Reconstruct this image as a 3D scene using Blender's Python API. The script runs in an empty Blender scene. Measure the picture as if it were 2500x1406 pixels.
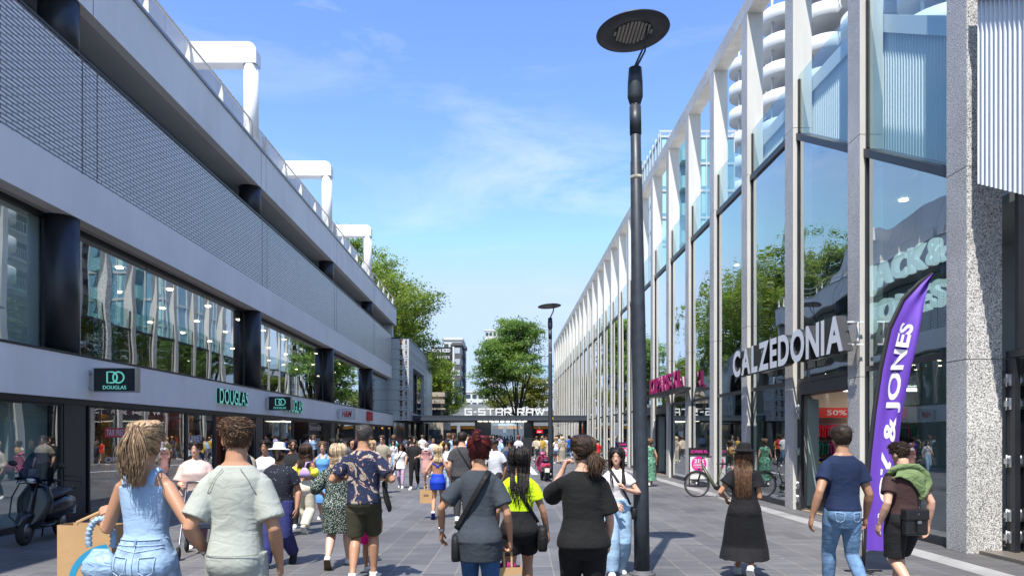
import bpy, math, random
import numpy as np
from mathutils import Vector, Matrix, noise
R = math.radians
random.seed(7)
sc = bpy.context.scene
col = sc.collection
# ------------------------------------------------------------ camera, sky, sun, exposure
F = 1800.0; CX = 1228.0; CY = 1062.0; CZ = 1.77          # focal length and vanishing point measured on the photograph
cam_d = bpy.data.cameras.new('camera'); cam = bpy.data.objects.new('camera', cam_d); col.objects.link(cam)
cam.location = (0, 0, CZ); cam.rotation_euler = (R(90), 0, 0)
cam_d.sensor_width = 36; cam_d.lens = F / 2500 * 36
cam_d.shift_x = (1250 - CX) / 2500; cam_d.shift_y = (CY - 703) / 2500
cam_d.clip_end = 3000; cam_d.clip_start = 0.05
sc.camera = cam
sun_dir = Vector((.188, .54, -1)).normalized()             # the way the light travels
sun_el = math.asin(-sun_dir.z); sun_rot = math.atan2(-sun_dir.x, -sun_dir.y)
w = bpy.data.worlds.new('World'); sc.world = w; w.use_nodes = True
nt = w.node_tree; nt.nodes.clear()
def N(nt, t, **kw):
    n = nt.nodes.new(t)
    for k, v in kw.items(): setattr(n, k, v)
    return n
out = N(nt, 'ShaderNodeOutputWorld'); bg = N(nt, 'ShaderNodeBackground'); sky = N(nt, 'ShaderNodeTexSky')
sky.sky_type = 'NISHITA'; sky.sun_disc = False; sky.sun_elevation = sun_el; sky.sun_rotation = sun_rot
sky.air_density = 1.0; sky.dust_density = 0.25; sky.ozone_density = 4.0; sky.altitude = 0
bg.inputs['Strength'].default_value = 0.15
tc = N(nt, 'ShaderNodeTexCoord'); mp = N(nt, 'ShaderNodeMapping'); mp.inputs['Scale'].default_value = (1.2, .7, 5.0)
mp.inputs['Rotation'].default_value = (0, R(-18), R(30)); mp.inputs['Location'].default_value = (4.1, -.8, .1)
n1 = N(nt, 'ShaderNodeTexNoise'); n1.inputs['Scale'].default_value = 2.1; n1.inputs['Detail'].default_value = 9; n1.inputs['Roughness'].default_value = .62; n1.inputs['Distortion'].default_value = .6
n2 = N(nt, 'ShaderNodeTexNoise'); n2.inputs['Scale'].default_value = 1.3; n2.inputs['Detail'].default_value = 2
r1 = N(nt, 'ShaderNodeMapRange'); r1.inputs['From Min'].default_value = .47; r1.inputs['From Max'].default_value = .80
r2 = N(nt, 'ShaderNodeMapRange'); r2.inputs['From Min'].default_value = .42; r2.inputs['From Max'].default_value = .68
mu = N(nt, 'ShaderNodeMath', operation='MULTIPLY'); mu2 = N(nt, 'ShaderNodeMath', operation='MULTIPLY'); mu2.inputs[1].default_value = 1.25
mx = N(nt, 'ShaderNodeMix', data_type='RGBA'); mx.inputs[7].default_value = (2.7, 3.0, 3.4, 1)
hs = N(nt, 'ShaderNodeHueSaturation'); hs.inputs['Saturation'].default_value = 1.14; hs.inputs['Value'].default_value = 1.0; hs.inputs['Hue'].default_value = .516
L = nt.links.new
L(tc.outputs['Generated'], mp.inputs[0]); L(mp.outputs[0], n1.inputs[0]); L(mp.outputs[0], n2.inputs[0])
L(n1.outputs[0], r1.inputs[0]); L(n2.outputs[0], r2.inputs[0]); L(r1.outputs[0], mu.inputs[0]); L(r2.outputs[0], mu.inputs[1])
L(mu.outputs[0], mu2.inputs[0]); L(mu2.outputs[0], mx.inputs[0]); L(sky.outputs[0], hs.inputs['Color']); mn = N(nt, 'ShaderNodeVectorMath', operation='MINIMUM'); mn.inputs[1].default_value = (1.8, 2.35, 3.2)   # keeps the horizon from burning out
L(hs.outputs[0], mn.inputs[0]); L(mn.outputs[0], mx.inputs[6])
L(mx.outputs[2], bg.inputs[0]); L(bg.outputs[0], out.inputs[0])
sun_d = bpy.data.lights.new('sun', 'SUN'); sun_d.energy = 3.0; sun_d.angle = R(.53); sun_d.color = (1, .955, .89)
sun = bpy.data.objects.new('sun', sun_d); col.objects.link(sun); sun.rotation_euler = sun_dir.to_track_quat('-Z', 'Y').to_euler(); sun.location = (-20, -40, 60)
sc.view_settings.view_transform = 'Standard'; sc.view_settings.look = 'None'; sc.view_settings.exposure = 1.27; sc.view_settings.gamma = 1
sc.cycles.use_denoising = True; sc.cycles.max_bounces = 9; sc.cycles.transparent_max_bounces = 24; sc.cycles.glossy_bounces = 4; sc.cycles.diffuse_bounces = 3
sc.cycles.caustics_reflective = False; sc.cycles.caustics_refractive = False; sc.cycles.sample_clamp_indirect = 6
def PX(px, Y): return (px - CX) * Y / F                    # a photograph column at depth Y, as metres
def PZ(py, Y): return CZ + (CY - py) * Y / F
# ------------------------------------------------------------ materials
MATS = {}
def hexc(h):
    h = h.lstrip('#'); c = [int(h[i:i+2], 16)/255 for i in (0, 2, 4)]
    return tuple(((x/12.92) if x <= .04045 else ((x+.055)/1.055)**2.4) for x in c)
def lin(c): return hexc(c) if isinstance(c, str) else tuple(c)
def mat(name, color, rough=.6, metal=0, spec=.5, bump=None, var=None, coat=0, emit=None, trans=0, sub=0, coords='Object'):
    """bump=(scale,strength,dist), var=(scale,amount) mottles the colour"""
    if name in MATS: return MATS[name]
    c = lin(color)
    m = bpy.data.materials.new(name); m.use_nodes = True; n = m.node_tree; p = n.nodes['Principled BSDF']
    p.inputs['Base Color'].default_value = (*c, 1); p.inputs['Roughness'].default_value = rough; p.inputs['Metallic'].default_value = metal
    p.inputs['Specular IOR Level'].default_value = spec
    if coat: p.inputs['Coat Weight'].default_value = coat; p.inputs['Coat Roughness'].default_value = .04
    if trans: p.inputs['Transmission Weight'].default_value = trans
    if sub: p.inputs['Subsurface Weight'].default_value = sub; p.inputs['Subsurface Radius'].default_value = (.012, .005, .003); p.inputs['Subsurface Scale'].default_value = 1
    if emit: p.inputs['Emission Color'].default_value = (*lin(emit[0]), 1); p.inputs['Emission Strength'].default_value = emit[1]
    t = n.nodes.new('ShaderNodeTexCoord')
    if var:
        q = n.nodes.new('ShaderNodeTexNoise'); q.inputs['Scale'].default_value = var[0]; q.inputs['Detail'].default_value = 6
        rr = n.nodes.new('ShaderNodeMapRange'); rr.inputs['From Min'].default_value = .3; rr.inputs['From Max'].default_value = .7
        rr.inputs['To Min'].default_value = 1 - var[1]; rr.inputs['To Max'].default_value = 1 + var[1]
        mm = n.nodes.new('ShaderNodeVectorMath'); mm.operation = 'SCALE'; mm.inputs[0].default_value = c
        n.links.new(t.outputs[coords], q.inputs[0]); n.links.new(q.outputs[0], rr.inputs[0]); n.links.new(rr.outputs[0], mm.inputs['Scale']); n.links.new(mm.outputs[0], p.inputs['Base Color'])
    if bump:
        q = n.nodes.new('ShaderNodeTexNoise'); q.inputs['Scale'].default_value = bump[0]; q.inputs['Detail'].default_value = 5
        b = n.nodes.new('ShaderNodeBump'); b.inputs['Strength'].default_value = bump[1]; b.inputs['Distance'].default_value = bump[2]
        n.links.new(t.outputs[coords], q.inputs[0]); n.links.new(q.outputs[0], b.inputs['Height']); n.links.new(b.outputs[0], p.inputs['Normal'])
    MATS[name] = m
    return m
def glass(name, tint=(.75, .85, .83), gain=1.6, base=.06, wave=.012, wscale=.7):
    """architectural pane: see-through, with a mirror coat that grows towards grazing angles and slightly wavy reflections"""
    if name in MATS: return MATS[name]
    m = bpy.data.materials.new(name); m.use_nodes = True; n = m.node_tree; n.nodes.clear()
    o = N(n, 'ShaderNodeOutputMaterial'); mi = N(n, 'ShaderNodeMixShader'); tr = N(n, 'ShaderNodeBsdfTransparent'); gl = N(n, 'ShaderNodeBsdfGlossy')
    tr.inputs[0].default_value = (*tint, 1); gl.inputs['Roughness'].default_value = 0.0; gl.inputs[0].default_value = (.93, .97, 1, 1)
    fr = N(n, 'ShaderNodeFresnel'); fr.inputs['IOR'].default_value = 1.52
    ma = N(n, 'ShaderNodeMath', operation='MULTIPLY_ADD'); ma.inputs[1].default_value = gain; ma.inputs[2].default_value = base; ma.use_clamp = True
    t = N(n, 'ShaderNodeTexCoord'); q = N(n, 'ShaderNodeTexNoise'); q.inputs['Scale'].default_value = wscale; q.inputs['Detail'].default_value = 1
    b = N(n, 'ShaderNodeBump'); b.inputs['Strength'].default_value = 1; b.inputs['Distance'].default_value = wave
    n.links.new(t.outputs['Object'], q.inputs[0]); n.links.new(q.outputs[0], b.inputs['Height']); n.links.new(b.outputs[0], gl.inputs['Normal'])
    ge = N(n, 'ShaderNodeNewGeometry'); iv = N(n, 'ShaderNodeMath', operation='SUBTRACT'); iv.inputs[0].default_value = 1; mm_ = N(n, 'ShaderNodeMath', operation='MULTIPLY')
    n.links.new(ge.outputs['Backfacing'], iv.inputs[1]); n.links.new(iv.outputs[0], mm_.inputs[0]); n.links.new(ma.outputs[0], mm_.inputs[1])   # only the outer skin of the pane mirrors
    n.links.new(fr.outputs[0], ma.inputs[0]); n.links.new(mm_.outputs[0], mi.inputs[0]); n.links.new(tr.outputs[0], mi.inputs[1]); n.links.new(gl.outputs[0], mi.inputs[2]); n.links.new(mi.outputs[0], o.inputs[0])
    MATS[name] = m
    return m
# ------------------------------------------------------------ mesh builder
class MB:
    def __init__(s): s.v = []; s.f = []; s.m = []; s.sm = []; s.cur = 0; s.smooth = False
    def add(s, vs, fs, m=None, smooth=None):
        o = len(s.v); s.v += [tuple(p) for p in vs]; s.f += [tuple(i + o for i in f) for f in fs]
        s.m += [s.cur if m is None else m] * len(fs); s.sm += [s.smooth if smooth is None else smooth] * len(fs); return s
    def box(s, x0, x1, y0, y1, z0, z1, m=None):
        if x0 > x1: x0, x1 = x1, x0
        if y0 > y1: y0, y1 = y1, y0
        if z0 > z1: z0, z1 = z1, z0
        return s.add([(x0,y0,z0),(x1,y0,z0),(x1,y1,z0),(x0,y1,z0),(x0,y0,z1),(x1,y0,z1),(x1,y1,z1),(x0,y1,z1)],
              [(0,3,2,1),(4,5,6,7),(0,1,5,4),(1,2,6,5),(2,3,7,6),(3,0,4,7)], m)
    def hexa(s, p, m=None):   # eight corners: bottom four, top four
        return s.add(p, [(0,3,2,1),(4,5,6,7),(0,1,5,4),(1,2,6,5),(2,3,7,6),(3,0,4,7)], m)
    def bar(s, p, q, w, h=None, up=(0,0,1), m=None):
        p, q = Vector(p), Vector(q); d = (q - p).normalized(); u = Vector(up)
        if abs(d.dot(u)) > .98: u = Vector((1,0,0))
        a = d.cross(u).normalized() * w / 2; b = a.cross(d).normalized() * (h or w) / 2
        return s.hexa([p-a-b, p+a-b, q+a-b, q-a-b, p-a+b, p+a+b, q+a+b, q-a+b], m)
    def prism(s, poly, axis, a, b, m=None):
        """poly of (u,v) pulled along axis from a to b; x: (y,z), y: (x,z), z: (x,y)"""
        k = len(poly); P = lambda u, v, t: {'x': (t,u,v), 'y': (u,t,v), 'z': (u,v,t)}[axis]
        return s.add([P(u,v,a) for u,v in poly] + [P(u,v,b) for u,v in poly],
              [tuple(range(k))[::-1], tuple(range(k, 2*k))] + [(i, (i+1)%k, k+(i+1)%k, k+i) for i in range(k)], m)
    def loft(s, rings, cap=True, m=None, smooth=True, closed=False):
        k = len(rings[0]); vs = [p for r in rings for p in r]; fs = []
        n = len(rings)
        for i in range(n if closed else n - 1):
            j2 = (i + 1) % n
            for j in range(k): fs.append((i*k+j, i*k+(j+1)%k, j2*k+(j+1)%k, j2*k+j))
        if cap and not closed: fs.append(tuple(range(k))[::-1]); fs.append(tuple((n-1)*k+j for j in range(k)))
        return s.add(vs, fs, m, smooth)
    def tube(s, pts, rad, seg=8, cap=True, m=None, flat=1.0, up=None, smooth=True, closed=False):
        pts = [Vector(p) for p in pts]; n = len(pts)
        rad = list(rad) if hasattr(rad, '__len__') else [rad] * n
        t = []
        for i in range(n):
            if closed: d = pts[(i+1)%n] - pts[i-1]
            else: d = pts[min(i+1, n-1)] - pts[max(i-1, 0)]
            t.append(d.normalized() if d.length > 1e-9 else Vector((0,0,1)))
        u = Vector(up) if up else (Vector((0,0,1)) if abs(t[0].z) < .9 else Vector((0,1,0)))
        rings = []
        for i in range(n):
            a = t[i].cross(u)
            if a.length < 1e-6: a = t[i].orthogonal()
            a.normalize(); b = a.cross(t[i]).normalized()
            if not up: u = b
            r = rad[i]
            rings.append([pts[i] + a*math.cos(2*math.pi*k/seg)*r + b*math.sin(2*math.pi*k/seg)*r*flat for k in range(seg)])
        return s.loft(rings, cap, m, smooth, closed)
    def lathe(s, prof, c=(0,0,0), seg=24, axis='z', m=None, smooth=True, arc=None):
        c = Vector(c); rings = []
        for r, h in prof:
            rr = []
            for k in range(seg):
                a = 2*math.pi*k/seg; x, y = r*math.cos(a), r*math.sin(a)
                rr.append(c + Vector({'z': (x,y,h), 'y': (x,h,-y), 'x': (h,x,y)}[axis]))
            rings.append(rr)
        return s.loft(rings, True, m, smooth)
    def ball(s, c, r, seg=16, rows=10, m=None, rot=None):
        c = Vector(c); r = (r, r, r) if not hasattr(r, '__len__') else r
        rings = []
        for i in range(rows + 1):
            p = math.pi * (i / rows) * .98 + .01*math.pi; rr = []
            for k in range(seg):
                a = 2*math.pi*k/seg
                v = Vector((r[0]*math.sin(p)*math.cos(a), r[1]*math.sin(p)*math.sin(a), -r[2]*math.cos(p)))
                rr.append(c + (rot @ v if rot else v))
            rings.append(rr)
        return s.loft(rings, True, m, True)
    def mesh(s, name, mats):
        me = bpy.data.meshes.new(name); me.from_pydata(s.v, [], s.f); me.update()
        for mm in (mats if isinstance(mats, (list, tuple)) else [mats]): me.materials.append(mm)
        me.polygons.foreach_set('material_index', s.m); me.polygons.foreach_set('use_smooth', s.sm); me.update()
        return me
    def build(s, name, mats, parent=None, world=True, bevel=0, fix=False):
        if not s.v: return None
        if world and parent:
            o = base_of(parent); s.v = [(x-o[0], y-o[1], z-o[2]) for x, y, z in s.v]
        me = s.mesh(name, mats)
        if fix:
            import bmesh
            bm = bmesh.new(); bm.from_mesh(me); bmesh.ops.recalc_face_normals(bm, faces=bm.faces); bm.to_mesh(me); bm.free()
        ob = bpy.data.objects.new(name, me); col.objects.link(ob); ob.parent = parent
        if bevel:
            b = ob.modifiers.new('bevel', 'BEVEL'); b.width = bevel; b.segments = 2; b.limit_method = 'ANGLE'; b.angle_limit = R(50)
        return ob
def base_of(o):
    v = Vector((0,0,0))
    while o: v += o.location; o = o.parent
    return v
def tag(o, label=None, cat=None, group=None, kind=None):
    if label: o['label'] = label
    if cat: o['category'] = cat
    if group: o['group'] = group
    if kind: o['kind'] = kind
    return o
def empty(name, loc, label, cat, group=None, rz=0):
    o = bpy.data.objects.new(name, None); col.objects.link(o); o.location = loc; o.rotation_euler = (0, 0, rz); o.empty_display_size = .3
    return tag(o, label, cat, group)
def struct(name, mb, m):
    o = mb.build(name, m); o['kind'] = 'structure'; return o
def part(name, parent, m, *boxes, bevel=0):
    mb = MB()
    for b in boxes: mb.box(*b)
    return mb.build(name, m, parent, bevel=bevel)
def copy_tree(o, parent=None):
    c = o.copy(); col.objects.link(c); c.parent = parent
    for ch in list(o.children): copy_tree(ch, c)
    return c
# ------------------------------------------------------------ lettering
def glyphs(s, bold=0.0):
    cu = bpy.data.curves.new('t', 'FONT'); cu.body = s; cu.extrude = .5; cu.offset = bold; cu.resolution_u = 4
    o = bpy.data.objects.new('t', cu); col.objects.link(o); dg = bpy.context.evaluated_depsgraph_get(); dg.update()
    me = bpy.data.meshes.new_from_object(o.evaluated_get(dg))
    v = [tuple(x.co) for x in me.vertices]; f = [tuple(p.vertices) for p in me.polygons]
    bpy.data.objects.remove(o); bpy.data.curves.remove(cu); bpy.data.meshes.remove(me)
    return v, f
def frame_pts(v, o, xd, yd, w, h, depth, x0, x1, y0, y1):
    o, xd, yd = Vector(o), Vector(xd), Vector(yd); nd = xd.cross(yd)
    return [o + xd*((x-x0)/(x1-x0)*w) + yd*((y-y0)/(y1-y0)*h) + nd*((z+.5)*depth) for x, y, z in v]
def lettering(s, parent, m, o, xd, yd, w, h, depth=.02, bold=.02, name='lettering', world=True, letters=False, side=None, slant=0):
    """text filling exactly w x h from corner o; faces xd x yd"""
    if not letters:
        v, f = glyphs(s, bold)
        if slant: v = [(x + slant*y, y, z) for x, y, z in v]
        xs = [p[0] for p in v]; ys = [p[1] for p in v]
        mb = MB(); mb.add(frame_pts(v, o, xd, yd, w, h, depth, min(xs), max(xs), min(ys), max(ys)), f)
        return mb.build(name, m, parent, world=world)
    gs = []; x = 0; allv = []
    for ch in s:
        if ch == ' ': x += .38; continue
        v, f = glyphs(ch, bold); a = min(p[0] for p in v); b = max(p[0] for p in v)
        v = [(p[0]-a+x, p[1], p[2]) for p in v]; x += b - a + .09; gs.append((v, f)); allv += v
    x1 = max(p[0] for p in allv); y0 = min(p[1] for p in allv); y1 = max(p[1] for p in allv)
    for v, f in gs:
        gy0 = min(p[1] for p in v); gy1 = max(p[1] for p in v)
        if side:
            mb = MB(); mb.add(frame_pts(v, o, xd, yd, w, h, depth, 0, x1, y0, y1), f, smooth=False)
            nd = Vector(xd).cross(Vector(yd))
            for i, fc in enumerate(mb.f):
                pts = [Vector(mb.v[k]) for k in fc]; nn = (pts[1]-pts[0]).cross(pts[2]-pts[1])
                if nn.length and abs(nn.normalized().dot(nd)) < .5: mb.m[i] = 1
            mb.build('letter', [m, side], parent, world=world)
        else:
            MB().add(frame_pts(v, o, xd, yd, w, h, depth, 0, x1, y0, y1), f).build('letter', m, parent, world=world)
# ------------------------------------------------------------ setting: paving
def paving_mat():
    m = bpy.data.materials.new('paving'); m.use_nodes = True; n = m.node_tree; p = n.nodes['Principled BSDF']
    t = N(n, 'ShaderNodeTexCoord'); mp = N(n, 'ShaderNodeMapping'); mp.inputs['Rotation'].default_value = (0, 0, R(91.4))
    b = N(n, 'ShaderNodeTexBrick'); b.offset = .5; b.inputs['Scale'].default_value = 1; b.inputs['Brick Width'].default_value = 1.05; b.inputs['Row Height'].default_value = .42
    b.inputs['Mortar Size'].default_value = .007; b.inputs['Mortar Smooth'].default_value = .1; b.inputs['Bias'].default_value = 0
    b.inputs['Color1'].default_value = (.098, .096, .098, 1); b.inputs['Color2'].default_value = (.138, .135, .136, 1); b.inputs['Mortar'].default_value = (.21, .19, .16, 1)
    q = N(n, 'ShaderNodeTexNoise'); q.inputs['Scale'].default_value = .35; q.inputs['Detail'].default_value = 9; q.inputs['Roughness'].default_value = .7
    r = N(n, 'ShaderNodeMapRange'); r.inputs['From Min'].default_value = .32; r.inputs['From Max'].default_value = .7; r.inputs['To Min'].default_value = .72; r.inputs['To Max'].default_value = 1.35
    q3 = N(n, 'ShaderNodeTexNoise'); q3.inputs['Scale'].default_value = 1; q3.inputs['Detail'].default_value = 6
    mp3 = N(n, 'ShaderNodeMapping'); mp3.inputs['Scale'].default_value = (1.1, 14, 1)
    r3 = N(n, 'ShaderNodeMapRange'); r3.inputs['From Min'].default_value = .3; r3.inputs['From Max'].default_value = .7; r3.inputs['To Min'].default_value = .74; r3.inputs['To Max'].default_value = 1.26
    v = N(n, 'ShaderNodeVectorMath', operation='SCALE'); v3 = N(n, 'ShaderNodeVectorMath', operation='SCALE')
    # chewing-gum spots and grit
    vo = N(n, 'ShaderNodeTexVoronoi'); vo.inputs['Scale'].default_value = 2.3
    rv = N(n, 'ShaderNodeMapRange'); rv.inputs['From Min'].default_value = .07; rv.inputs['From Max'].default_value = .05; rv.inputs['To Min'].default_value = 0; rv.inputs['To Max'].default_value = .55
    mx = N(n, 'ShaderNodeMix', data_type='RGBA'); mx.inputs[7].default_value = (.33, .33, .33, 1)
    q4 = N(n, 'ShaderNodeTexNoise'); q4.inputs['Scale'].default_value = .9; q4.inputs['Detail'].default_value = 8
    r4 = N(n, 'ShaderNodeMapRange'); r4.inputs['From Min'].default_value = .62; r4.inputs['From Max'].default_value = .74; r4.inputs['To Min'].default_value = 0; r4.inputs['To Max'].default_value = .62
    mx4 = N(n, 'ShaderNodeMix', data_type='RGBA'); mx4.inputs[7].default_value = (.05, .048, .045, 1)
    bu = N(n, 'ShaderNodeBump'); bu.inputs['Strength'].default_value = .35; bu.inputs['Distance'].default_value = .006; bu.invert = True
    q5 = N(n, 'ShaderNodeTexNoise'); q5.inputs['Scale'].default_value = 90; q5.inputs['Detail'].default_value = 3
    bu2 = N(n, 'ShaderNodeBump'); bu2.inputs['Strength'].default_value = .25; bu2.inputs['Distance'].default_value = .003
    k = n.links.new
    k(t.outputs['Object'], mp.inputs[0]); k(mp.outputs[0], b.inputs[0]); k(t.outputs['Object'], q.inputs[0]); k(q.outputs[0], r.inputs[0])
    k(t.outputs['Object'], mp3.inputs[0]); k(mp3.outputs[0], q3.inputs[0]); k(q3.outputs[0], r3.inputs[0])
    k(b.outputs[0], v.inputs[0]); k(r.outputs[0], v.inputs['Scale']); k(v.outputs[0], v3.inputs[0]); k(r3.outputs[0], v3.inputs['Scale'])
    k(t.outputs['Object'], vo.inputs[0]); k(vo.outputs['Distance'], rv.inputs[0]); k(rv.outputs[0], mx.inputs[0]); k(v3.outputs[0], mx.inputs[6])
    k(t.outputs['Object'], q4.inputs[0]); k(q4.outputs[0], r4.inputs[0]); k(r4.outputs[0], mx4.inputs[0]); k(mx.outputs[2], mx4.inputs[6])
    k(mx4.outputs[2], p.inputs['Base Color']); p.inputs['Roughness'].default_value = .62
    k(b.outputs['Fac'], bu.inputs['Height']); k(t.outputs['Object'], q5.inputs[0]); k(q5.outputs[0], bu2.inputs['Height']); k(bu.outputs[0], bu2.inputs['Normal']); k(bu2.outputs[0], p.inputs['Normal'])
    return m
g = MB(); g.add([(-600,-200,0),(600,-200,0),(600,1500,0),(-600,1500,0)], [(0,1,2,3)]); struct('ground', g, paving_mat())
g = MB(); g.add([(6.05,-10,.004),(6.45,-10,.004),(6.45,100,.004),(6.05,100,.004)], [(0,1,2,3)]); struct('drain_strip', g, mat('pale_slab', (.30,.295,.285), .7, var=(1.5,.25), bump=(40,.3,.003)))
g = MB(); g.add([(1.30,33.2,.004),(1.58,33.2,.004),(1.58,48,.004),(1.30,48,.004)], [(0,1,2,3)]); struct('painted_line', g, mat('road_paint', (.7,.7,.68), .6, var=(9,.2)))
# ------------------------------------------------------------ shared building materials
def granite_mat():
    m = bpy.data.materials.new('granite'); m.use_nodes = True; n = m.node_tree; p = n.nodes['Principled BSDF']
    t = N(n, 'ShaderNodeTexCoord'); q = N(n, 'ShaderNodeTexNoise'); q.inputs['Scale'].default_value = 70; q.inputs['Detail'].default_value = 3; q.inputs['Roughness'].default_value = .8
    c = N(n, 'ShaderNodeValToRGB'); e = c.color_ramp.elements
    e[0].position = .43; e[0].color = (.03, .03, .045, 1); e[1].position = .57; e[1].color = (.82, .80, .76, 1)
    a = c.color_ramp.elements.new(.475); a.color = (.46, .45, .44, 1)
    q2 = N(n, 'ShaderNodeTexNoise'); q2.inputs['Scale'].default_value = .8; q2.inputs['Detail'].default_value = 5
    r = N(n, 'ShaderNodeMapRange'); r.inputs['To Min'].default_value = .84; r.inputs['To Max'].default_value = 1.16; r.inputs['From Min'].default_value = .3; r.inputs['From Max'].default_value = .7
    v = N(n, 'ShaderNodeVectorMath', operation='SCALE'); k = n.links.new
    k(t.outputs['Object'], q.inputs[0]); k(q.outputs[0], c.inputs[0]); k(c.outputs[0], v.inputs[0]); k(t.outputs['Object'], q2.inputs[0]); k(q2.outputs[0], r.inputs[0]); k(r.outputs[0], v.inputs['Scale']); k(v.outputs[0], p.inputs['Base Color'])
    p.inputs['Roughness'].default_value = .55; return m
def brick_mat():
    m = bpy.data.materials.new('glazed_brick'); m.use_nodes = True; n = m.node_tree; p = n.nodes['Principled BSDF']
    t = N(n, 'ShaderNodeTexCoord'); s = N(n, 'ShaderNodeSeparateXYZ'); c = N(n, 'ShaderNodeCombineXYZ')
    b = N(n, 'ShaderNodeTexBrick'); b.offset = .5; b.inputs['Scale'].default_value = 1; b.inputs['Brick Width'].default_value = .31; b.inputs['Row Height'].default_value = .078
    b.inputs['Mortar Size'].default_value = .013; b.inputs['Mortar Smooth'].default_value = .05
    b.inputs['Color1'].default_value = (.72, .72, .72, 1); b.inputs['Color2'].default_value = (.80, .80, .79, 1); b.inputs['Mortar'].default_value = (.035, .035, .045, 1)
    k = n.links.new; k(t.outputs['Object'], s.inputs[0]); k(s.outputs[1], c.inputs[0]); k(s.outputs[2], c.inputs[1]); k(c.outputs[0], b.inputs[0]); k(b.outputs[0], p.inputs['Base Color'])
    bu = N(n, 'ShaderNodeBump'); bu.inputs['Strength'].default_value = .6; bu.inputs['Distance'].default_value = .01; bu.invert = True; k(b.outputs['Fac'], bu.inputs['Height']); k(bu.outputs[0], p.inputs['Normal'])
    p.inputs['Roughness'].default_value = .35; return m
granite = granite_mat(); brick = brick_mat()
plaster = mat('white_render', (.86, .84, .82), .75, bump=(25, .12, .004))
def streaks(m, c, lo=.86, hi=1.05):
    """rain streaks and soft blotches over a painted wall"""
    n = m.node_tree; p = n.nodes['Principled BSDF']; t = N(n, 'ShaderNodeTexCoord'); mp = N(n, 'ShaderNodeMapping'); mp.inputs['Scale'].default_value = (.9, .9, .16)
    q = N(n, 'ShaderNodeTexNoise'); q.inputs['Scale'].default_value = 1.6; q.inputs['Detail'].default_value = 7; q.inputs['Roughness'].default_value = .65
    q2 = N(n, 'ShaderNodeTexNoise'); q2.inputs['Scale'].default_value = .35; q2.inputs['Detail'].default_value = 5
    r = N(n, 'ShaderNodeMapRange'); r.inputs['From Min'].default_value = .3; r.inputs['From Max'].default_value = .68; r.inputs['To Min'].default_value = lo; r.inputs['To Max'].default_value = hi
    r2 = N(n, 'ShaderNodeMapRange'); r2.inputs['From Min'].default_value = .35; r2.inputs['From Max'].default_value = .65; r2.inputs['To Min'].default_value = .94; r2.inputs['To Max'].default_value = 1.03
    a = N(n, 'ShaderNodeMath', operation='MULTIPLY'); v = N(n, 'ShaderNodeVectorMath', operation='SCALE'); v.inputs[0].default_value = c; k = n.links.new
    k(t.outputs['Object'], mp.inputs[0]); k(mp.outputs[0], q.inputs[0]); k(t.outputs['Object'], q2.inputs[0]); k(q.outputs[0], r.inputs[0]); k(q2.outputs[0], r2.inputs[0]); k(r.outputs[0], a.inputs[0]); k(r2.outputs[0], a.inputs[1]); k(a.outputs[0], v.inputs['Scale']); k(v.outputs[0], p.inputs['Base Color'])
streaks(plaster, (.86, .84, .82), .93, 1.02)
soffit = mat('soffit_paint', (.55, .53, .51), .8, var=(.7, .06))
concrete = mat('pale_concrete', (.66, .645, .60), .75, bump=(18, .2, .004)); streaks(concrete, (.66, .645, .60), .78, 1.06)
dark = mat('dark_metal', (.022, .024, .03), .38, spec=.5, var=(3, .2))
black = mat('black_paint', (.012, .012, .014), .45)
steel = mat('brushed_steel', (.55, .56, .58), .3, metal=1)
whitem = mat('white_enamel', (.80, .80, .79), .3, var=(.6, .03))
railm = mat('rail_grey', (.62, .60, .55), .45)
paneg = mat('roof_panel', (.55, .56, .60), .4, var=(.4, .05))
gl_l = glass('shop_glass', (.84, .90, .88), 2.6, .12, .006, .5)
gl_r = glass('facade_glass', (.60, .74, .73), 2.2, .24, .020, .5); gl_rl = glass('ground_floor_glass', (.66, .78, .77), 2.0, .10, .006, .45)
gl_b = glass('balustrade_glass', (.80, .90, .90), 1.2, .03, .002, .5)
green_gl = mat('back_painted_glass', (.27, .33, .32), .12, spec=.5)
inner = mat('shop_wall', (.45, .42, .37), .8, var=(.8, .12))
innerc = mat('shop_ceiling', (.42, .41, .39), .8)
innerf = mat('shop_floor', (.16, .14, .12), .4)
lampm = mat('downlight', (1, .9, .7), .5, emit=((1, .82, .55), 9))
# ------------------------------------------------------------ left building
LX = -8.76
lb = empty('shopping_building', (-12, 27, 0), 'long pale shop building with brick band, black round columns and white roof frames', 'building')
Y0, Y1 = -9.0, 60.0
part('signage_band', lb, plaster, (LX, LX-.35, Y0, Y1, 2.52, 3.40))
part('band_coping', lb, dark, (LX+.012, LX-.9, Y0, Y1, 3.403, 3.45))
part('spandrel', lb, plaster, (LX, LX-.30, Y0, Y1-2, 6.24, 7.20))
part('brick_wall', lb, brick, (LX-.03, LX-.33, Y0, Y1-2, 7.20, 9.62))
part('wall_coping', lb, dark, (LX+.0, LX-.36, Y0, Y1-2, 9.625, 9.68))
part('fascia', lb, plaster, (LX, LX-.25, Y0, Y1+.6, 10.72, 12.05))
part('roof_coping', lb, mat('zinc_coping', (.30,.33,.38), .4, metal=.6), (LX+.05, LX-.5, Y0, Y1+.65, 12.053, 12.13))
part('end_pier', lb, plaster, (LX-.25, LX-2.6, Y1-.1, Y1+.6, 9.3, 12.05), (LX-1.7, LX+.9-.9, Y1-1.2, Y1-.9, 3.45, 8.7))
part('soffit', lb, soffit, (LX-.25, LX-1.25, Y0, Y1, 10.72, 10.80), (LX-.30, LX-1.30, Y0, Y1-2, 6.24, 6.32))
part('window_sill_wall', lb, soffit, (LX-.33, LX-1.2, Y0, Y1-2, 9.3, 9.6))
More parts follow.
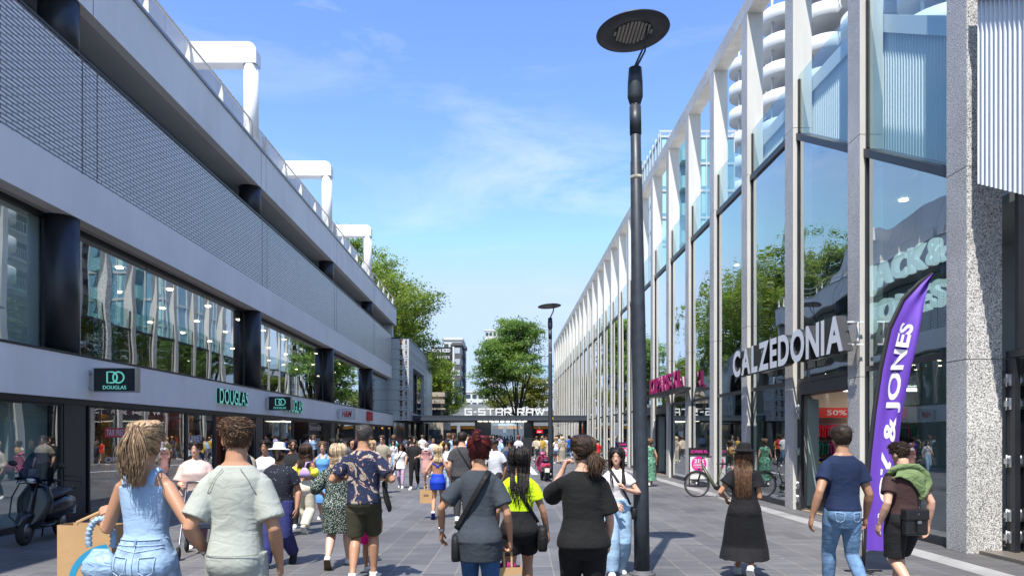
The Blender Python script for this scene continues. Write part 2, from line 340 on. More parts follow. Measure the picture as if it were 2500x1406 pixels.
part('roof_slab', lb, plaster, (LX-.5, -26, Y0, Y1, 11.2, 12.0))
part('floor_slab', lb, innerc, (LX-1.30, -26, Y0, Y1, 6.33, 7.1), (LX-.4, -26, Y0, Y1, 2.75, 3.39))
part('back_wall', lb, inner, (-18.4, -18.7, Y0, Y1, 0, 11.2))
part('end_wall', lb, plaster, (LX-.9, -26, Y1-.35, Y1-.05, 0, 8.6), (LX-.9, -26, Y0-.3, Y0, 0, 11.2))
part('shop_floor', lb, innerf, (LX-.2, -18.4, Y0, Y1, .004, .03), (LX-.95, -18.4, Y0, Y1, 3.392, 3.40))
part('ground_floor_ceiling', lb, innerc, (LX-.5, -18.4, Y0, Y1, 2.70, 2.745))
mb = MB()                                                   # joints in the fascia and brick wall above each column
for y in (15.2, 26.7, 38.2, 49.7):
    for dy in (0.0, .55): mb.box(LX+.003, LX-.1, y+dy, y+dy+.02, 10.73, 12.04)
    mb.box(LX-.024, LX-.1, y+.2, y+.225, 7.0, 9.6)
    mb.box(LX-.024, LX-.1, y+.75, y+.77, 7.21, 9.6)
mb.build('movement_joint', mat('joint', (.10,.10,.11), .8), lb)
for i, y in enumerate((3.7, 15.2, 26.7, 38.2, 49.7)):
    MB().lathe([(.37, 3.45), (.37, 6.24)], (LX-.385, y, 0), 32).build('column', dark, lb)
    MB().lathe([(.38, 9.6), (.38, 10.72)], (LX-.40, y, 0), 32).build('column', dark, lb)
    MB().box(LX-.06, LX-.5, y-.38, y+.38, .03, 2.52).build('ground_column', dark, lb)
# ribbon windows under the roof
gx = LX - 1.18
for a, b in ((Y0, 3.7), (3.7, 15.2), (15.2, 26.7), (26.7, 38.2), (38.2, 49.7), (49.7, 58)):
    f = MB(); n = 3
    f.box(gx+.05, gx-.05, a+.02, b-.02, 10.64, 10.72)
    for k in range(n+1):
        y = a + (b-a)*k/n; f.box(gx+.055, gx-.055, max(y-.035, a+.001), min(y+.035, b-.001), 9.6, 10.64)
    fr = f.build('ribbon_window', black, lb)
    p = MB(); p.box(gx, gx-.02, a+.05, b-.05, 9.6, 10.64); p.build('pane', green_gl, fr)
# first floor shop windows
gx = LX - .50
segs = [(Y0, 3.3, 'w'), (4.1, 14.88, 'g'), (15.52, 26.38, 'w'), (27.02, 37.88, 'w'), (38.52, 49.38, 'w'), (50.02, 59.5, 'w')]
for a, b, kd in segs:
    f = MB(); f.box(gx+.05, gx-.05, a, b, 6.14, 6.24); f.box(gx+.05, gx-.05, a, b, 3.451, 3.53)
    for y in (a, b): f.box(gx+.052, gx-.052, y-.04, y+.04, 3.531, 6.139)
    fr = f.build('shop_window', black, lb)
    p = MB(); p.box(gx, gx-.015, a+.04, b-.04, 3.53, 6.14); p.build('pane', gl_l, fr)
    j = MB()
    for k in (1, 2): y = a+(b-a)*k/3; j.box(gx+.004, gx-.02, y-.006, y+.006, 3.53, 6.14)
    j.build('glass_joint', black, fr)
part('column_reflection', lb, dark, (LX-.62, LX-1.0, 15.0, 15.5, 3.451, 6.235))  # dark box standing in for the round column's reflection in the pane
part('blind', lb, mat('grey_blind', (.82,.85,.84), .7), (gx-.10, gx-.13, 4.2, 15.0, 3.46, 6.2))
sparkle = bpy.data.materials.new('sequin_panel'); sparkle.use_nodes = True
_n = sparkle.node_tree; _p = _n.nodes['Principled BSDF']; _t = N(_n, 'ShaderNodeTexCoord'); _v = N(_n, 'ShaderNodeTexVoronoi'); _v.inputs['Scale'].default_value = 22
_c = N(_n, 'ShaderNodeValToRGB'); _c.color_ramp.elements[0].position = .55; _c.color_ramp.elements[0].color = (.02,.03,.03,1); _c.color_ramp.elements[1].position = .95; _c.color_ramp.elements[1].color = (.7,.72,.68,1)
_n.links.new(_t.outputs['Object'], _v.inputs[0]); _s = N(_n, 'ShaderNodeSeparateColor'); _n.links.new(_v.outputs['Color'], _s.inputs[0]); _n.links.new(_s.outputs[0], _c.inputs[0]); _n.links.new(_c.outputs[0], _p.inputs['Base Color']); _p.inputs['Roughness'].default_value = .4
part('glitter_panel', lb, sparkle, (gx-.35, gx-.39, 17.3, 18.4, 3.45, 5.9))
part('glitter_panel', lb, sparkle, (gx-.45, gx-.49, 35.2, 37.2, 3.45, 6.1))
mb = MB()
for Yl in range(17, 58, 3):
    for xl in (-10.4, -12.2, -14.2): mb.lathe([(.09, 6.29), (.09, 6.327)], (xl, Yl + (xl*7 % 1.3), 0), 12, smooth=False)
mb.build('downlight', lampm, lb)
mb = MB()
for Yl in range(14, 58, 2):
    for xl in (-9.9, -11.4): mb.box(xl-.25, xl+.25, Yl, Yl+.06, 2.67, 2.699)
mb.build('ceiling_light', lampm, lb)
mb = MB()
for k in range(3):
    for s in range(5): mb.box(-12.5-k*.9, -12.1-k*.9, 19+s*3.1, 21.2+s*3.1, 3.45+.35*k, 3.8+.35*k)
mb.build('display_plinth', mat('plinth', (.35,.33,.30), .5), lb)
# ground-floor shop fronts, opening by opening along the street
gx = LX - .10
fronts = [(4.0, 14.78, 'win'), (15.7, 20.6, 'poster'), (20.6, 22.6, 'win'), (22.6, 26.2, 'door'), (27.2, 31.0, 'red'), (31.0, 33.5, 'reddoor'), (33.5, 37.7, 'red2'), (38.7, 43.9, 'win'), (44.0, 49.2, 'win'), (50.2, 54.8, 'win'), (54.9, 59.6, 'win')]
red = mat('deep_red_wall', (.25, .02, .025), .5, var=(1, .25)); orange = mat('amber_wall', (.55, .25, .04), .5, var=(1.4, .35))
part('head_frame', lb, black, (gx+.07, gx-.1, Y0, Y1-.1, 2.40, 2.519))
part('plinth_strip', lb, black, (gx+.06, gx-.06, Y0, 22.6, .006, .12), (gx+.06, gx-.06, 27.2, 31, .006, .12), (gx+.06, gx-.06, 33.5, Y1-.2, .006, .12))
for a, b, kd in fronts:
    if 'door' in kd:
        d = part('doorway', lb, black, (gx+.05, gx-.08, a+.09, b-.09, 2.35, 2.39), (gx+.05, gx-.08, a, a+.09, .006, 2.39), (gx+.05, gx-.08, b-.09, b, .006, 2.39))
        part('door_leaf', d, mat('door_tint', (.02,.022,.025), .1), (gx-.02, gx-1.1, b-.16, b-.11, .03, 2.3))
        mb = MB(); mb.tube([(gx-.3, b-.20, .8), (gx-.3, b-.20, 1.6)], .018, 8); mb.build('door_handle', steel, d)
        continue
    f = MB(); f.box(gx+.04, gx-.05, a+.06, b-.06, 2.36, 2.39); f.box(gx+.04, gx-.05, a, a+.06, .12, 2.39); f.box(gx+.04, gx-.05, b-.06, b, .12, 2.39)
    fr = f.build('shop_window', black if a < 40 else dark, lb)
    p = MB(); p.box(gx, gx-.015, a+.06, b-.06, .12, 2.39); p.build('pane', gl_l, fr)
part('partition', lb, mat('pale_partition', (.62,.68,.67), .5), (gx-.3, gx-.35, 4.2, 14.9, .03, 2.7))
part('amber_display', lb, orange, (-10.2, -13.5, 24.2, 24.3, .03, 2.4), (-12, -12.1, 22, 26, .03, 2.4))
part('red_display', lb, red, (-10.6, -10.7, 27.3, 33.4, .03, 2.65), (-9.3, -9.36, 33.7, 36.6, .03, 2.6), (-10, -14, 31.4, 31.5, .03, 2.6))
part('red_display', lb, red, (-9.8, -13, 22.9, 23.0, 2.0, 2.69), (-9.6, -9.7, 17, 17.2, .03, 2.69))
part('shelf_rack', lb, mat('shelf_wood', (.22,.13,.07), .6, var=(3,.4)), *[(-11.2, -11.6, 16, 22, z, z+.04) for z in (.5, .95, 1.4, 1.85)], *[(-11.15, -11.65, y, y+.05, .03, 2.2) for y in (16, 18, 20, 22)])
# things on the roof: set-back panels, guard rails, portal frames (parts of the building)
mb = MB()
for k in range(43):
    y = -9 + k*1.52; mb.box(-11.2, -11.32, y+.012, y+1.508, 12.0, 15.85)
mb.build('roof_panel', paneg, lb)
for i, y in enumerate((3.7, 15.2, 26.7, 38.2, 49.7)):
    mb = MB(); r = .265; cx = LX - .36
    path = [(cx, y, 12.1), (cx, y, 14.7)]
    mb.tube([(cx, y, 12.1), (cx, y, 15.10)], r, 28, m=0)
    # beam with a rounded outer top corner
    poly = [(-11.3, 15.12), (cx+r, 15.12), (cx+r, 15.55)]
    for a in range(1, 8):
        t = a/8*math.pi/2; poly.append((cx+r-.33+.33*math.cos(t), 15.55+.33*math.sin(t)))
    poly += [(cx+r-.33, 15.88), (-11.3, 15.88)]
    mb.prism(poly, 'y', y-.26, y+.26)
    pf = mb.build('portal_frame', whitem, lb)
    MB().lathe([(r+.004, 15.10), (r+.004, 15.118)], (cx, y, 0), 28).build('weld_seam', mat('seam_grey', (.3,.3,.3), .7), pf)
    MB().lathe([(r+.12, 12.13), (r+.12, 12.16), (r+.02, 12.17)], (cx, y, 0), 24).build('base_flange', whitem, pf)
mb = MB(); rx = LX - .12
for a, b in ((-9, 3.2), (4.2, 14.7), (15.7, 26.1), (27.3, 37.7), (38.7, 49.2), (50.2, 59.8)):
    mb.tube([(rx, a, 12.15), (rx, a, 12.75), (rx, a+.15, 12.86), (rx, b-.15, 12.86), (rx, b, 12.75), (rx, b, 12.15)], .028, 8)
    n = int((b-a)/2.1)
    for k in range(n+1):
        y = a + .3 + (b-a-.6)*k/n; mb.prism([(rx-.24, 12.13), (rx+.03, 12.13), (rx+.02, 12.84), (rx-.02, 12.84)], 'y', y-.02, y+.02)
    if a > 50: mb.tube([(rx, a, 12.5), (rx, b, 12.5)], .02, 6)
mb.build('guard_rail', railm, lb)
# ------------------------------------------------------------ left shop signs
aqua = mat('aqua_letter', (.16, .55, .48), .4, emit=((.16,.6,.5), .25)); redl = mat('red_letter', (.62, .015, .03), .4)
def box_sign(px0, px1, py0, py1, label, kind):
    w_m = .92; Y = F * abs(LX) / (CX - px0); x0 = LX + .03; z0 = PZ(py1, Y); z1 = PZ(py0, Y)
    s = empty('box_sign', (LX, Y, z0), label, 'sign', 'projecting shop signs along the left facade')
    x1 = x0 + .08 + (px1-px0-8)*Y/F
    part('bracket', s, steel, (x0-.03, x0+.12, Y+.03, Y+.13, z0+.05, z0+.12), (x0-.03, x0+.12, Y+.03, Y+.13, z1-.12, z1-.05))
    part('sign_frame', s, steel, (x0+.08, x1, Y-.02, Y+.18, z0, z0+.018), (x0+.08, x1, Y-.02, Y+.18, z1-.018, z1), (x1-.018, x1, Y-.0205, Y+.181, z0+.018, z1-.018), (x0+.08, x0+.098, Y-.0205, Y+.181, z0+.018, z1-.018))
    bgm = mat('sign_black', (.012, .018, .02), .25) if kind == 'D' else mat('sign_white', (.75,.76,.78), .3)
    part('sign_panel', s, bgm, (x0+.098, x1-.018, Y, Y+.16, z0+.018, z1-.018))
    W = x1 - x0 - .116; H = z1 - z0; a = x0 + .098
    if kind == 'D':
        m = MB(); cx = a + W*.5; cz = z0 + H*.60; r = H*.22
        def ring(c, r, a0, a1, n=28): m.tube([(c + r*math.cos(t), Y-.014, cz + r*math.sin(t)) for t in [a0+(a1-a0)*i/n for i in range(n+1)]], .016, 6)
        ring(cx+r*.72, r, 0, 2*math.pi)
        ring(cx-r*.5, r, -math.pi/2, math.pi/2)
        m.tube([(cx-r*.5, Y-.014, cz+r), (cx-r*1.35, Y-.014, cz+r), (cx-r*1.35, Y-.014, cz-r), (cx-r*.5, Y-.014, cz-r)], .016, 6)
        m.build('monogram', aqua, s)
        lettering('DOUGLAS', s, aqua, (cx-W*.28, Y-.006, z0+H*.12), (1,0,0), (0,0,1), W*.56, H*.15, .01, .0)
    else: lettering('H&M', s, redl, (a+W*.16, Y-.008, z0+H*.2), (1,0,0), (0,0,1), W*.66, H*.6, .012, .02, slant=.22)
    return s
box_sign(215, 328, 897, 957, 'black box sign with aqua ring monogram, on the band above the parked scooter', 'D')
box_sign(648, 712, 967, 1002, 'smaller black box sign with aqua ring monogram, between two rows of aqua letters', 'D')
box_sign(823, 869, 997, 1023, 'white box sign with red slanted letters on the left facade', 'H')
sg = empty('letter_sign', (LX, 22.4, 2.8), 'row of aqua raised letters on the white band over the open shop door', 'sign', 'letter signs on the left band')
lettering('DOUGLAS', sg, aqua, (LX+.03, 22.5, 2.75), (0,1,0), (0,0,1), 2.5, .46, .09, .0, letters=True, side=black)
sg = empty('letter_sign', (LX, 29.4, 2.8), 'row of aqua raised letters half hidden behind the second black box sign', 'sign', 'letter signs on the left band')
lettering('DOUGLAS', sg, aqua, (LX+.03, 29.3, 2.72), (0,1,0), (0,0,1), 2.5, .50, .09, .0, letters=True, side=black)
sg = empty('letter_sign', (LX, 47.3, 2.8), 'red raised slanted letters on the far end of the left band', 'sign', 'letter signs on the left band')
lettering('H&M', sg, redl, (LX+.03, 47.2, 2.72), (0,1,0), (0,0,1), 1.6, .58, .12, .03, letters=True)
# window graphics: things stuck on or hung behind the glass
wl = mat('window_vinyl', (.62,.63,.68), .5); tr_ = mat('vinyl_red', (.45,.03,.05), .5); cream = mat('card_cream', (.60,.48,.36), .6)
gp = empty('window_lettering', (LX-.1, 17, 1), 'red TAX FREE strip with white letters on the ground floor glass', 'sign')
part('strip', gp, tr_, (gx+.004, gx+.010, 16.4, 18.1, 1.72, 1.94)); lettering('TAX FREE SHOPPING', gp, wl, (gx+.012, 16.45, 1.76), (0,1,0), (0,0,1), 1.6, .14, .004, .0)
gp = empty('window_lettering', (LX-.1, 17, 1), 'white number and words below the red strip on the glass', 'sign')
lettering('21%', gp, wl, (gx+.006, 17.1, 1.36), (0,1,0), (0,0,1), .75, .30, .004, .01); lettering('OP BIJNA', gp, wl, (gx+.006, 16.4, 1.12), (0,1,0), (0,0,1), 1.6, .16, .004, .0)
gp = empty('window_lettering', (LX-.1, 20.8, 1), 'white SUMMER BEAUTY letters on glass beside the open door', 'sign')
lettering('SUMMER', gp, wl, (gx+.006, 20.7, 1.60), (0,1,0), (0,0,1), 1.0, .17, .004, .0); lettering('BEAUTY', gp, wl, (gx+.006, 20.75, 1.38), (0,1,0), (0,0,1), .95, .17, .004, .0)
gp = empty('window_lettering', (LX-.1, 34.5, 1), 'pale serif word and white block words on dark red window', 'sign')
lettering('benefit', gp, mat('pale_pink', (.6,.45,.4), .5), (gx+.006, 33.8, 2.0), (0,1,0), (0,0,1), 2.1, .28, .004, .0); lettering('SUPER', gp, wl, (gx+.006, 34.7, 1.42), (0,1,0), (0,0,1), 1.0, .2, .004, .0); lettering('BENEFIT', gp, wl, (gx+.006, 34.7, 1.18), (0,1,0), (0,0,1), 1.0, .2, .004, .0)
def face_poster(name, label, x, y, z, w, h, bgc, skin, hairc, xd, hat=False):
    """a framed generic portrait: panel, hair, face, lips, eyes as thin layers"""
    s = empty(name, (x, y, z), label, 'poster'); xd = Vector(xd); up = Vector((0,0,1)); nd = xd.cross(up); o = Vector((x, y, z))
    def disc(cx, cz, rx, rz, d, m, nm):
        k = 26; vs = [o + xd*(cx+rx*math.cos(2*math.pi*i/k)) + up*(cz+rz*math.sin(2*math.pi*i/k)) + nd*d for i in range(k)]
        mb = MB(); mb.add(vs + [v + nd*.004 for v in vs], [tuple(range(k))[::-1], tuple(range(k, 2*k))] + [(i, (i+1)%k, k+(i+1)%k, k+i) for i in range(k)]); mb.build(nm, m, s)
    mb = MB(); c = [o, o+xd*w, o+xd*w-nd*.03, o-nd*.03]; mb.hexa(c + [p + up*h for p in c]); mb.build('backing', bgc, s)
    disc(w*.52, h*.58, w*.36, h*.34, .002, hairc, 'hair'); disc(w*.5, h*.52, w*.25, h*.28, .008, skin, 'face')
    lip = mat('poster_lip', (.35,.03,.05), .4)
    disc(w*.5, h*.36, w*.08, h*.028, .014, lip, 'lips'); disc(w*.40, h*.56, w*.05, h*.02, .014, black, 'eye'); disc(w*.60, h*.56, w*.05, h*.02, .014, black, 'eye'); disc(w*.5, h*.10, w*.30, h*.10, .005, skin, 'shoulders')
    return s
skp = mat('poster_skin', (.62,.36,.25), .6); blo = mat('poster_hair', (.62,.48,.34), .6)
face_poster('poster', 'large beauty poster of a blonde face behind the glass', -9.35, 17.6, .35, 1.7, 1.95, mat('poster_grey', (.35,.22,.2), .6), skp, blo, (0,1,0))
face_poster('poster', 'red poster with a dark haired face on the shop wall', -10.5, 27.9, 1.15, 1.5, 1.1, mat('poster_red', (.5,.08,.06), .6), mat('poster_skin_b', (.35,.16,.1), .6), black, (0,1,0))
s = empty('poster', (-10.2, 16.2, 3.5), 'tall black and olive fragrance poster upstairs with white letters', 'poster')
part('backing', s, mat('poster_olive', (.20,.22,.10), .6), (-9.95, -9.99, 17.1-.9, 17.25, 3.5, 5.8)); part('figure', s, black, (-9.935, -9.948, 16.2, 16.75, 3.5, 5.3))
lettering('BOSS', s, wl, (-9.93, 16.3, 5.35), (0,1,0), (0,0,1), .7, .2, .01, .01); lettering('BOSS', s, wl, (-9.93, 15.8, 4.15), (0,1,0), (0,0,1), 1.3, .42, .01, .0)
# ------------------------------------------------------------ right building
RX = 6.93; PY = 11.02; BAY = 3.30; NP = 28
rb = empty('arcade_building', (9, 60, 0), 'long glass shop building framed by tall speckled granite pillars, on the right', 'building')
BT = 14.20; BB = 13.74
def col_mesh(y, full, joints, D=.45):
    mb = MB(); zs = [0.0] + joints + [BB]
    for a, b in zip(zs[:-1], zs[1:]):
        a2 = a + (.012 if a > 0 else .004); k = len(mb.m)
        mb.box(RX, RX+D, y, y+.50, a2, b)
        if not full: mb.m[k+2] = 1; mb.m[k+4] = 1; mb.m[k+3] = 1   # -Y, +Y and inner faces are smooth cast concrete
    mb.box(RX+.02, RX+D-.02, y+.02, y+.48, .004, BB, 2)
    return mb
PD = {-2: .53, -1: .53, 0: .53}
darkj = mat('joint_fill', (.08,.08,.09), .9)
for i in range(-2, NP):
    y = PY + BAY*i
    up = {-2: 3.0, -1: 4.2, 0: 5.78, 1: 7.6, 2: 9.1}.get(i, 9.15)
    col_mesh(y, i <= 0, [2.9 if i < 3 else 4.85, up], PD.get(i, .45)).build('pillar', [granite, concrete, darkj], rb)
yb0, yb1 = PY-2*BAY, PY+BAY*(NP-1)+.5
mb = MB(); k = len(mb.m); mb.box(RX-.003, RX+.453, yb0, yb1, BB+.002, BT); mb.m[k] = 1; mb.build('top_beam', [granite, concrete], rb)
sx = RX + .13                                               # glass line just behind the pillar faces
def slope_z(y): return 9.12 - max(0, min(1, (18.1 - y)/1)) * 0 - max(0, 17.9 - y) * .50   # the stair line falls towards the camera
for i in range(-2, NP-1):
    ya, yb = PY+BAY*i+.50, PY+BAY*(i+1)
    za, zb = slope_z(ya), slope_z(yb)
    if i >= 0:
        f = MB()
        f.hexa([(sx-.06, ya, za-.16), (sx+.3, ya, za-.16), (sx+.3, yb, zb-.16), (sx-.06, yb, zb-.16), (sx-.06, ya, za), (sx+.3, ya, za), (sx+.3, yb, zb), (sx-.06, yb, zb)])
        zt = 3.0
        f.box(sx-.035, sx+.05, ya, yb, zt, zt+.10)
        f.box(sx-.034, sx+.05, ya, ya+.05, zt+.1, za-.17); f.box(sx-.034, sx+.05, yb-.05, yb, zt+.1, zb-.17)
        door = i in (1, 6, 7)
        if not door: f.box(sx-.035, sx+.05, ya+.0, yb-.0, .006, .13); f.box(sx-.034, sx+.05, ya, ya+.05, .13, zt); f.box(sx-.034, sx+.05, yb-.05, yb, .13, zt)
        fr = f.build('window_frame', dark, rb)
        p = MB(); p.hexa([(sx, ya+.05, zt+.1), (sx+.02, ya+.05, zt+.1), (sx+.02, yb-.05, zt+.1), (sx, yb-.05, zt+.1), (sx, ya+.05, za-.16), (sx+.02, ya+.05, za-.16), (sx+.02, yb-.05, zb-.16), (sx, yb-.05, zb-.16)])
        p.build('pane', gl_r, fr)
        if not door: p = MB(); p.box(sx, sx+.02, ya+.05, yb-.05, .13, zt); p.build('pane', gl_rl, fr)
        # glass balustrade above
        h = 1.28; top_a = max(za+h, 10.35 if i < 3 and i > 0 else za+h); top_b = max(zb+h, 10.35 if i < 3 and i > 0 else zb+h)
        if i == 0: top_a, top_b = 8.9, 10.3
        p = MB(); p.hexa([(sx, ya+.02, za+.02), (sx+.02, ya+.02, za+.02), (sx+.02, yb-.02, zb+.02), (sx, yb-.02, zb+.02), (sx, ya+.02, top_a), (sx+.02, ya+.02, top_a), (sx+.02, yb-.02, top_b), (sx, yb-.02, top_b)])
        p.build('balustrade_pane', gl_b, rb)
        part('balustrade_post', rb, dark, (sx-.02, sx+.05, yb-.045, yb-.005, zb, top_b-.1))
    # inner lining of the frame: back beam behind the pillars at terrace height
corr = mat('corrugated_metal', (.74,.77,.80), .45, metal=.1)
def corrugated(x, ya, yb, zb_a, zb_b, zt_a, zt_b, name='stair_screen', cap=True):
    n = int((yb-ya)/.024); mb = MB(); vs = []; d = .045
    for k in range(n+1):
        y = ya + (yb-ya)*k/n; t = k/n; xx = x + (d if (k//2) % 2 else 0)
        vs += [(xx, y, zb_a+(zb_b-zb_a)*t), (xx, y, zt_a+(zt_b-zt_a)*t)]
    fs = [(2*k, 2*k+2, 2*k+3, 2*k+1) for k in range(n)]
    mb.add(vs, fs, smooth=False); o = len(vs)
    mb.add([(v[0]+.06, v[1], v[2]) for v in vs], [f[::-1] for f in fs], smooth=False)
    if cap: mb.hexa([(x-.05, ya, zt_a), (x+.14, ya, zt_a), (x+.14, yb, zt_b), (x-.05, yb, zt_b), (x-.05, ya, zt_a+.34), (x+.14, ya, zt_a+.34), (x+.14, yb, zt_b+.34), (x-.05, yb, zt_b+.34)])
    return mb.build(name, corr, rb)
corrugated(RX-.03, PY-1.55, PY-.30, 4.80, 5.42, 7.45, 8.1, cap=True)
corrugated(RX+.52, PY+.55, 14.95, slope_z(PY+.55)-.1, slope_z(14.95)-.1, 8.0, 9.95)
corrugated(RX+.52, 15.05, 18.1, slope_z(15.05)-.1, slope_z(18.1)-.1, 9.95, 10.0); corrugated(RX+.52, 18.2, 22.4, 9.16, 9.16, 10.0, 10.0)
# floors, terrace, inner walls
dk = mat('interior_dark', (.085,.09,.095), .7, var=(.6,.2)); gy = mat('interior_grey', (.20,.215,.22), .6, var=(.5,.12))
part('terrace_slab', rb, concrete, (sx+.32, 22, 18.2, yb1, 8.80, 9.14))
part('shop_ceiling', rb, gy, (sx+.75, 17.9, PY, 14.2, 5.35, 5.5), (sx+.75, 17.9, 14.25, 18.0, 7.3, 7.42), (sx+.05, 17.9, 18.0, yb1, 8.70, 8.79))
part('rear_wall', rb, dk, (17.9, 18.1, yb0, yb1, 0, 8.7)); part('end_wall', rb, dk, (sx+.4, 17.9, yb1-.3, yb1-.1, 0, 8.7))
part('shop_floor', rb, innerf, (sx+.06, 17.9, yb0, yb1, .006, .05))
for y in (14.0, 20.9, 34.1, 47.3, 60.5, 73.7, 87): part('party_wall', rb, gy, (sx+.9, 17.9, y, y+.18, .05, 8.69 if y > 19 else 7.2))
part('mezzanine', rb, gy, (sx+2.2, 17.9, PY, yb1-.3, 2.95, 3.2))
mb = MB()
for i in range(4, 26): mb.lathe([(.10, 8.665), (.10, 8.697)], (8.2 + (i % 3)*1.3, 13.2+i*2.4+ (0 if i > 4 else 0), 0), 12, smooth=False)
for x, y in ((8.1, 17.0), (8.9, 15.6), (9.4, 17.3), (8.3, 14.9)): mb.lathe([(.10, 7.265), (.10, 7.297)], (x, y, 0), 12, smooth=False)
mb.build('downlight', lampm, rb)
# recessed grey corner bay nearest the camera
part('recess_wall', rb, granite, (RX+1.6, RX+1.8, yb0, PY+.2, 3.0, 13.7)); part('recess_soffit', rb, gy, (RX+.2, RX+1.8, yb0, PY+.4, 13.7, 13.8))
def hinge(parent, x, y, z):
    mb = MB(); mb.box(x-.02, x+.0, y-.03, y+.05, z, z+.17); mb.box(x-.05, x-.02, y+.02, y+.09, z+.045, z+.125); mb.tube([(x-.035, y+.05, z-.01), (x-.035, y+.05, z+.18)], .013, 8); mb.build('hinge', steel, parent)
def folding_door(y, z1, x, w):
    d = part('folding_door', rb, dark, (x-.03, x+.05, y, y+.12, .01, z1), (x-.03, x+.05, y+.13, y+.20, .01, z1))
    for z in (.18, .50, 1.30, 2.15, z1-.4):
        if z < z1 - .2: hinge(d, x-.03, y+.08, z)
    return d
folding_door(PY-.22, 2.9, RX+.60, .5); folding_door(PY-.22, 2.9, RX+.78, .5)
part('recess_door_frame', rb, dark, (RX+.57, RX+.67, PY-2.8, PY-.02, 2.915, 3.02), (RX+.95, RX+1.05, PY-2.8, PY-.3, .01, 2.9), (RX+.58, RX+.66, PY-.28, PY-.2, 3.03, 8))
part('recess_fin', rb, dark, (RX+.46, RX+.56, PY+.1, PY+.3, .01, 6))
for i in (1, 6, 7):
    ya, yb = PY+BAY*i+.50, PY+BAY*(i+1); z1 = 2.72
    fd = folding_door(yb-.24, z1, sx-.01, .5); folding_door(ya+.02, z1, sx+.06, .5)
    part('door_head', rb, dark, (sx-.04, sx+.3, ya, yb, z1, z1+.27))
    part('door_leaf', fd, mat('door_leaf_glass', (.33,.40,.38), .15), (sx+.1, sx+.36, yb-.30, yb-.27, .12, z1-.1))
    part('threshold', rb, mat('brass_strip', (.45,.34,.2), .4), (sx-.03, sx+.1, ya+.2, yb-.25, .0065, .02))
# shop interior seen through the open door beside the white letters
shop_wall = part('pegboard_wall', rb, mat('pegboard', (.58,.47,.38), .7), (7.9, 11.6, 19.15, 19.25, .05, 2.94))
sl = empty('wall_light', (8.6, 18.3, 2.55), 'bright box light at the top inside the open clothes shop', 'light'); part('light_box', sl, mat('shop_lightbox', (1,.95,.85), .5, emit=((1,.93,.8), 5)), (8.3, 10.4, 17.8, 18.0, 2.84, 2.9))
gcols = ['#d8203a', '#c81e4e', '#f0f0ee', '#1b6f63', '#14514e', '#b02a7a', '#e8c72c', '#5a2d82', '#1d1f2c', '#e66a8d', '#2b7d4f', '#8c1024']
for r_, z in enumerate((2.05, 1.62, 1.18, .74)):
    rk = empty('clothes_rail', (8.0, 18.9, z), ['top rail of red and green clothes on the shop wall', 'second rail of bright clothes on the shop wall', 'third rail of pink and dark clothes on the shop wall', 'lowest rail of mixed clothes on the shop wall'][r_], 'clothes rail', 'clothes rails inside the shop')
    mb = MB(); mb.tube([(8.0, 18.92, z), (11.4, 18.92, z)], .014, 6); mb.build('rail', steel, rk)
    for k in range(46):
        x = 8.03 + k*.073; c = gcols[int((k*.17 + r_*3 + random.random()*1.6)) % len(gcols)] if r_ else gcols[min(11, int(k/46*5 + random.random()*2))]
        mb = MB(); L_ = .30 + random.random()*.07
        mb.prism([(18.72, z-.10), (18.92, z-.02), (19.12, z-.10), (19.10, z-L_), (18.74, z-L_)], 'x', x, x+.03+random.random()*.02)
        mb.build('garment', mat('garment_'+c[1:], c, .8), rk)
for x, t, lb_ in ((8.05, '50%', 'red sale placard on the shop wall nearest the door leaf'), (9.35, '-50%', 'red minus fifty percent placard above the clothes rails')):
    s = empty('sale_placard', (x, 18.8, 2.4), lb_, 'sign', 'sale placards'); part('board', s, mat('sale_red', (.6,.02,.02), .5), (x, x+.95, 18.78, 18.8, 2.22, 2.47)); lettering(t, s, wl, (x+.2, 18.776, 2.28), (1,0,0), (0,0,1), .5, .13, .004, .01)
# big letters on the right facade
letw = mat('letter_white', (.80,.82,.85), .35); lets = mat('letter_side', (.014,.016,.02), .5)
s = empty('letter_sign', (6.6, 17.6, 3.4), 'huge white raised capital letters fixed in front of the glass facade', 'sign')
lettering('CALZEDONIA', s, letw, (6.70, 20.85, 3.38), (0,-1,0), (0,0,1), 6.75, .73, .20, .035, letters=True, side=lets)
part('rail', s, steel, (6.74, 6.78, 14.0, 20.9, 3.52, 3.56), (6.74, 6.78, 14.0, 20.9, 3.92, 3.96))
part('bracket', s, whitem, (6.62, 6.93, 14.16, 14.19, 3.50, 3.53), (6.62, 6.93, 14.16, 14.19, 3.93, 3.96), (6.80, 6.83, 14.155, 14.195, 3.532, 3.928))
mag = mat('magenta_letter', (.60,.02,.22), .4)
s = empty('letter_sign', (6.7, 30, 3.4), 'magenta raised letters on a dark ledge over shop doors', 'sign')
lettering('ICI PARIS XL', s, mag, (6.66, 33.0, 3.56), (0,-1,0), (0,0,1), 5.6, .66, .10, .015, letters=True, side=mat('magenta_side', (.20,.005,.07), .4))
part('ledge', s, dark, (6.50, 6.93, 27.2, 33.3, 3.44, 3.55))
s = empty('letter_sign', (7.3, 13, 4), 'pale aqua letters in two lines hanging inside the glass by the purple flag', 'sign')
pa = mat('glow_added_letter', (.62,.68,.68), .4, emit=((.50,.52,.53), .9))  # emission added to brighten the letters behind the reflecting glass
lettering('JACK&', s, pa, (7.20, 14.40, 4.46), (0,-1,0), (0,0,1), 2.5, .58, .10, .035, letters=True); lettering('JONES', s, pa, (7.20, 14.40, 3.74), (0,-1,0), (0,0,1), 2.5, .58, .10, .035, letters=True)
part('hanger_rail', s, steel, (7.2, 7.23, 11.7, 14.3, 5.08, 5.10))
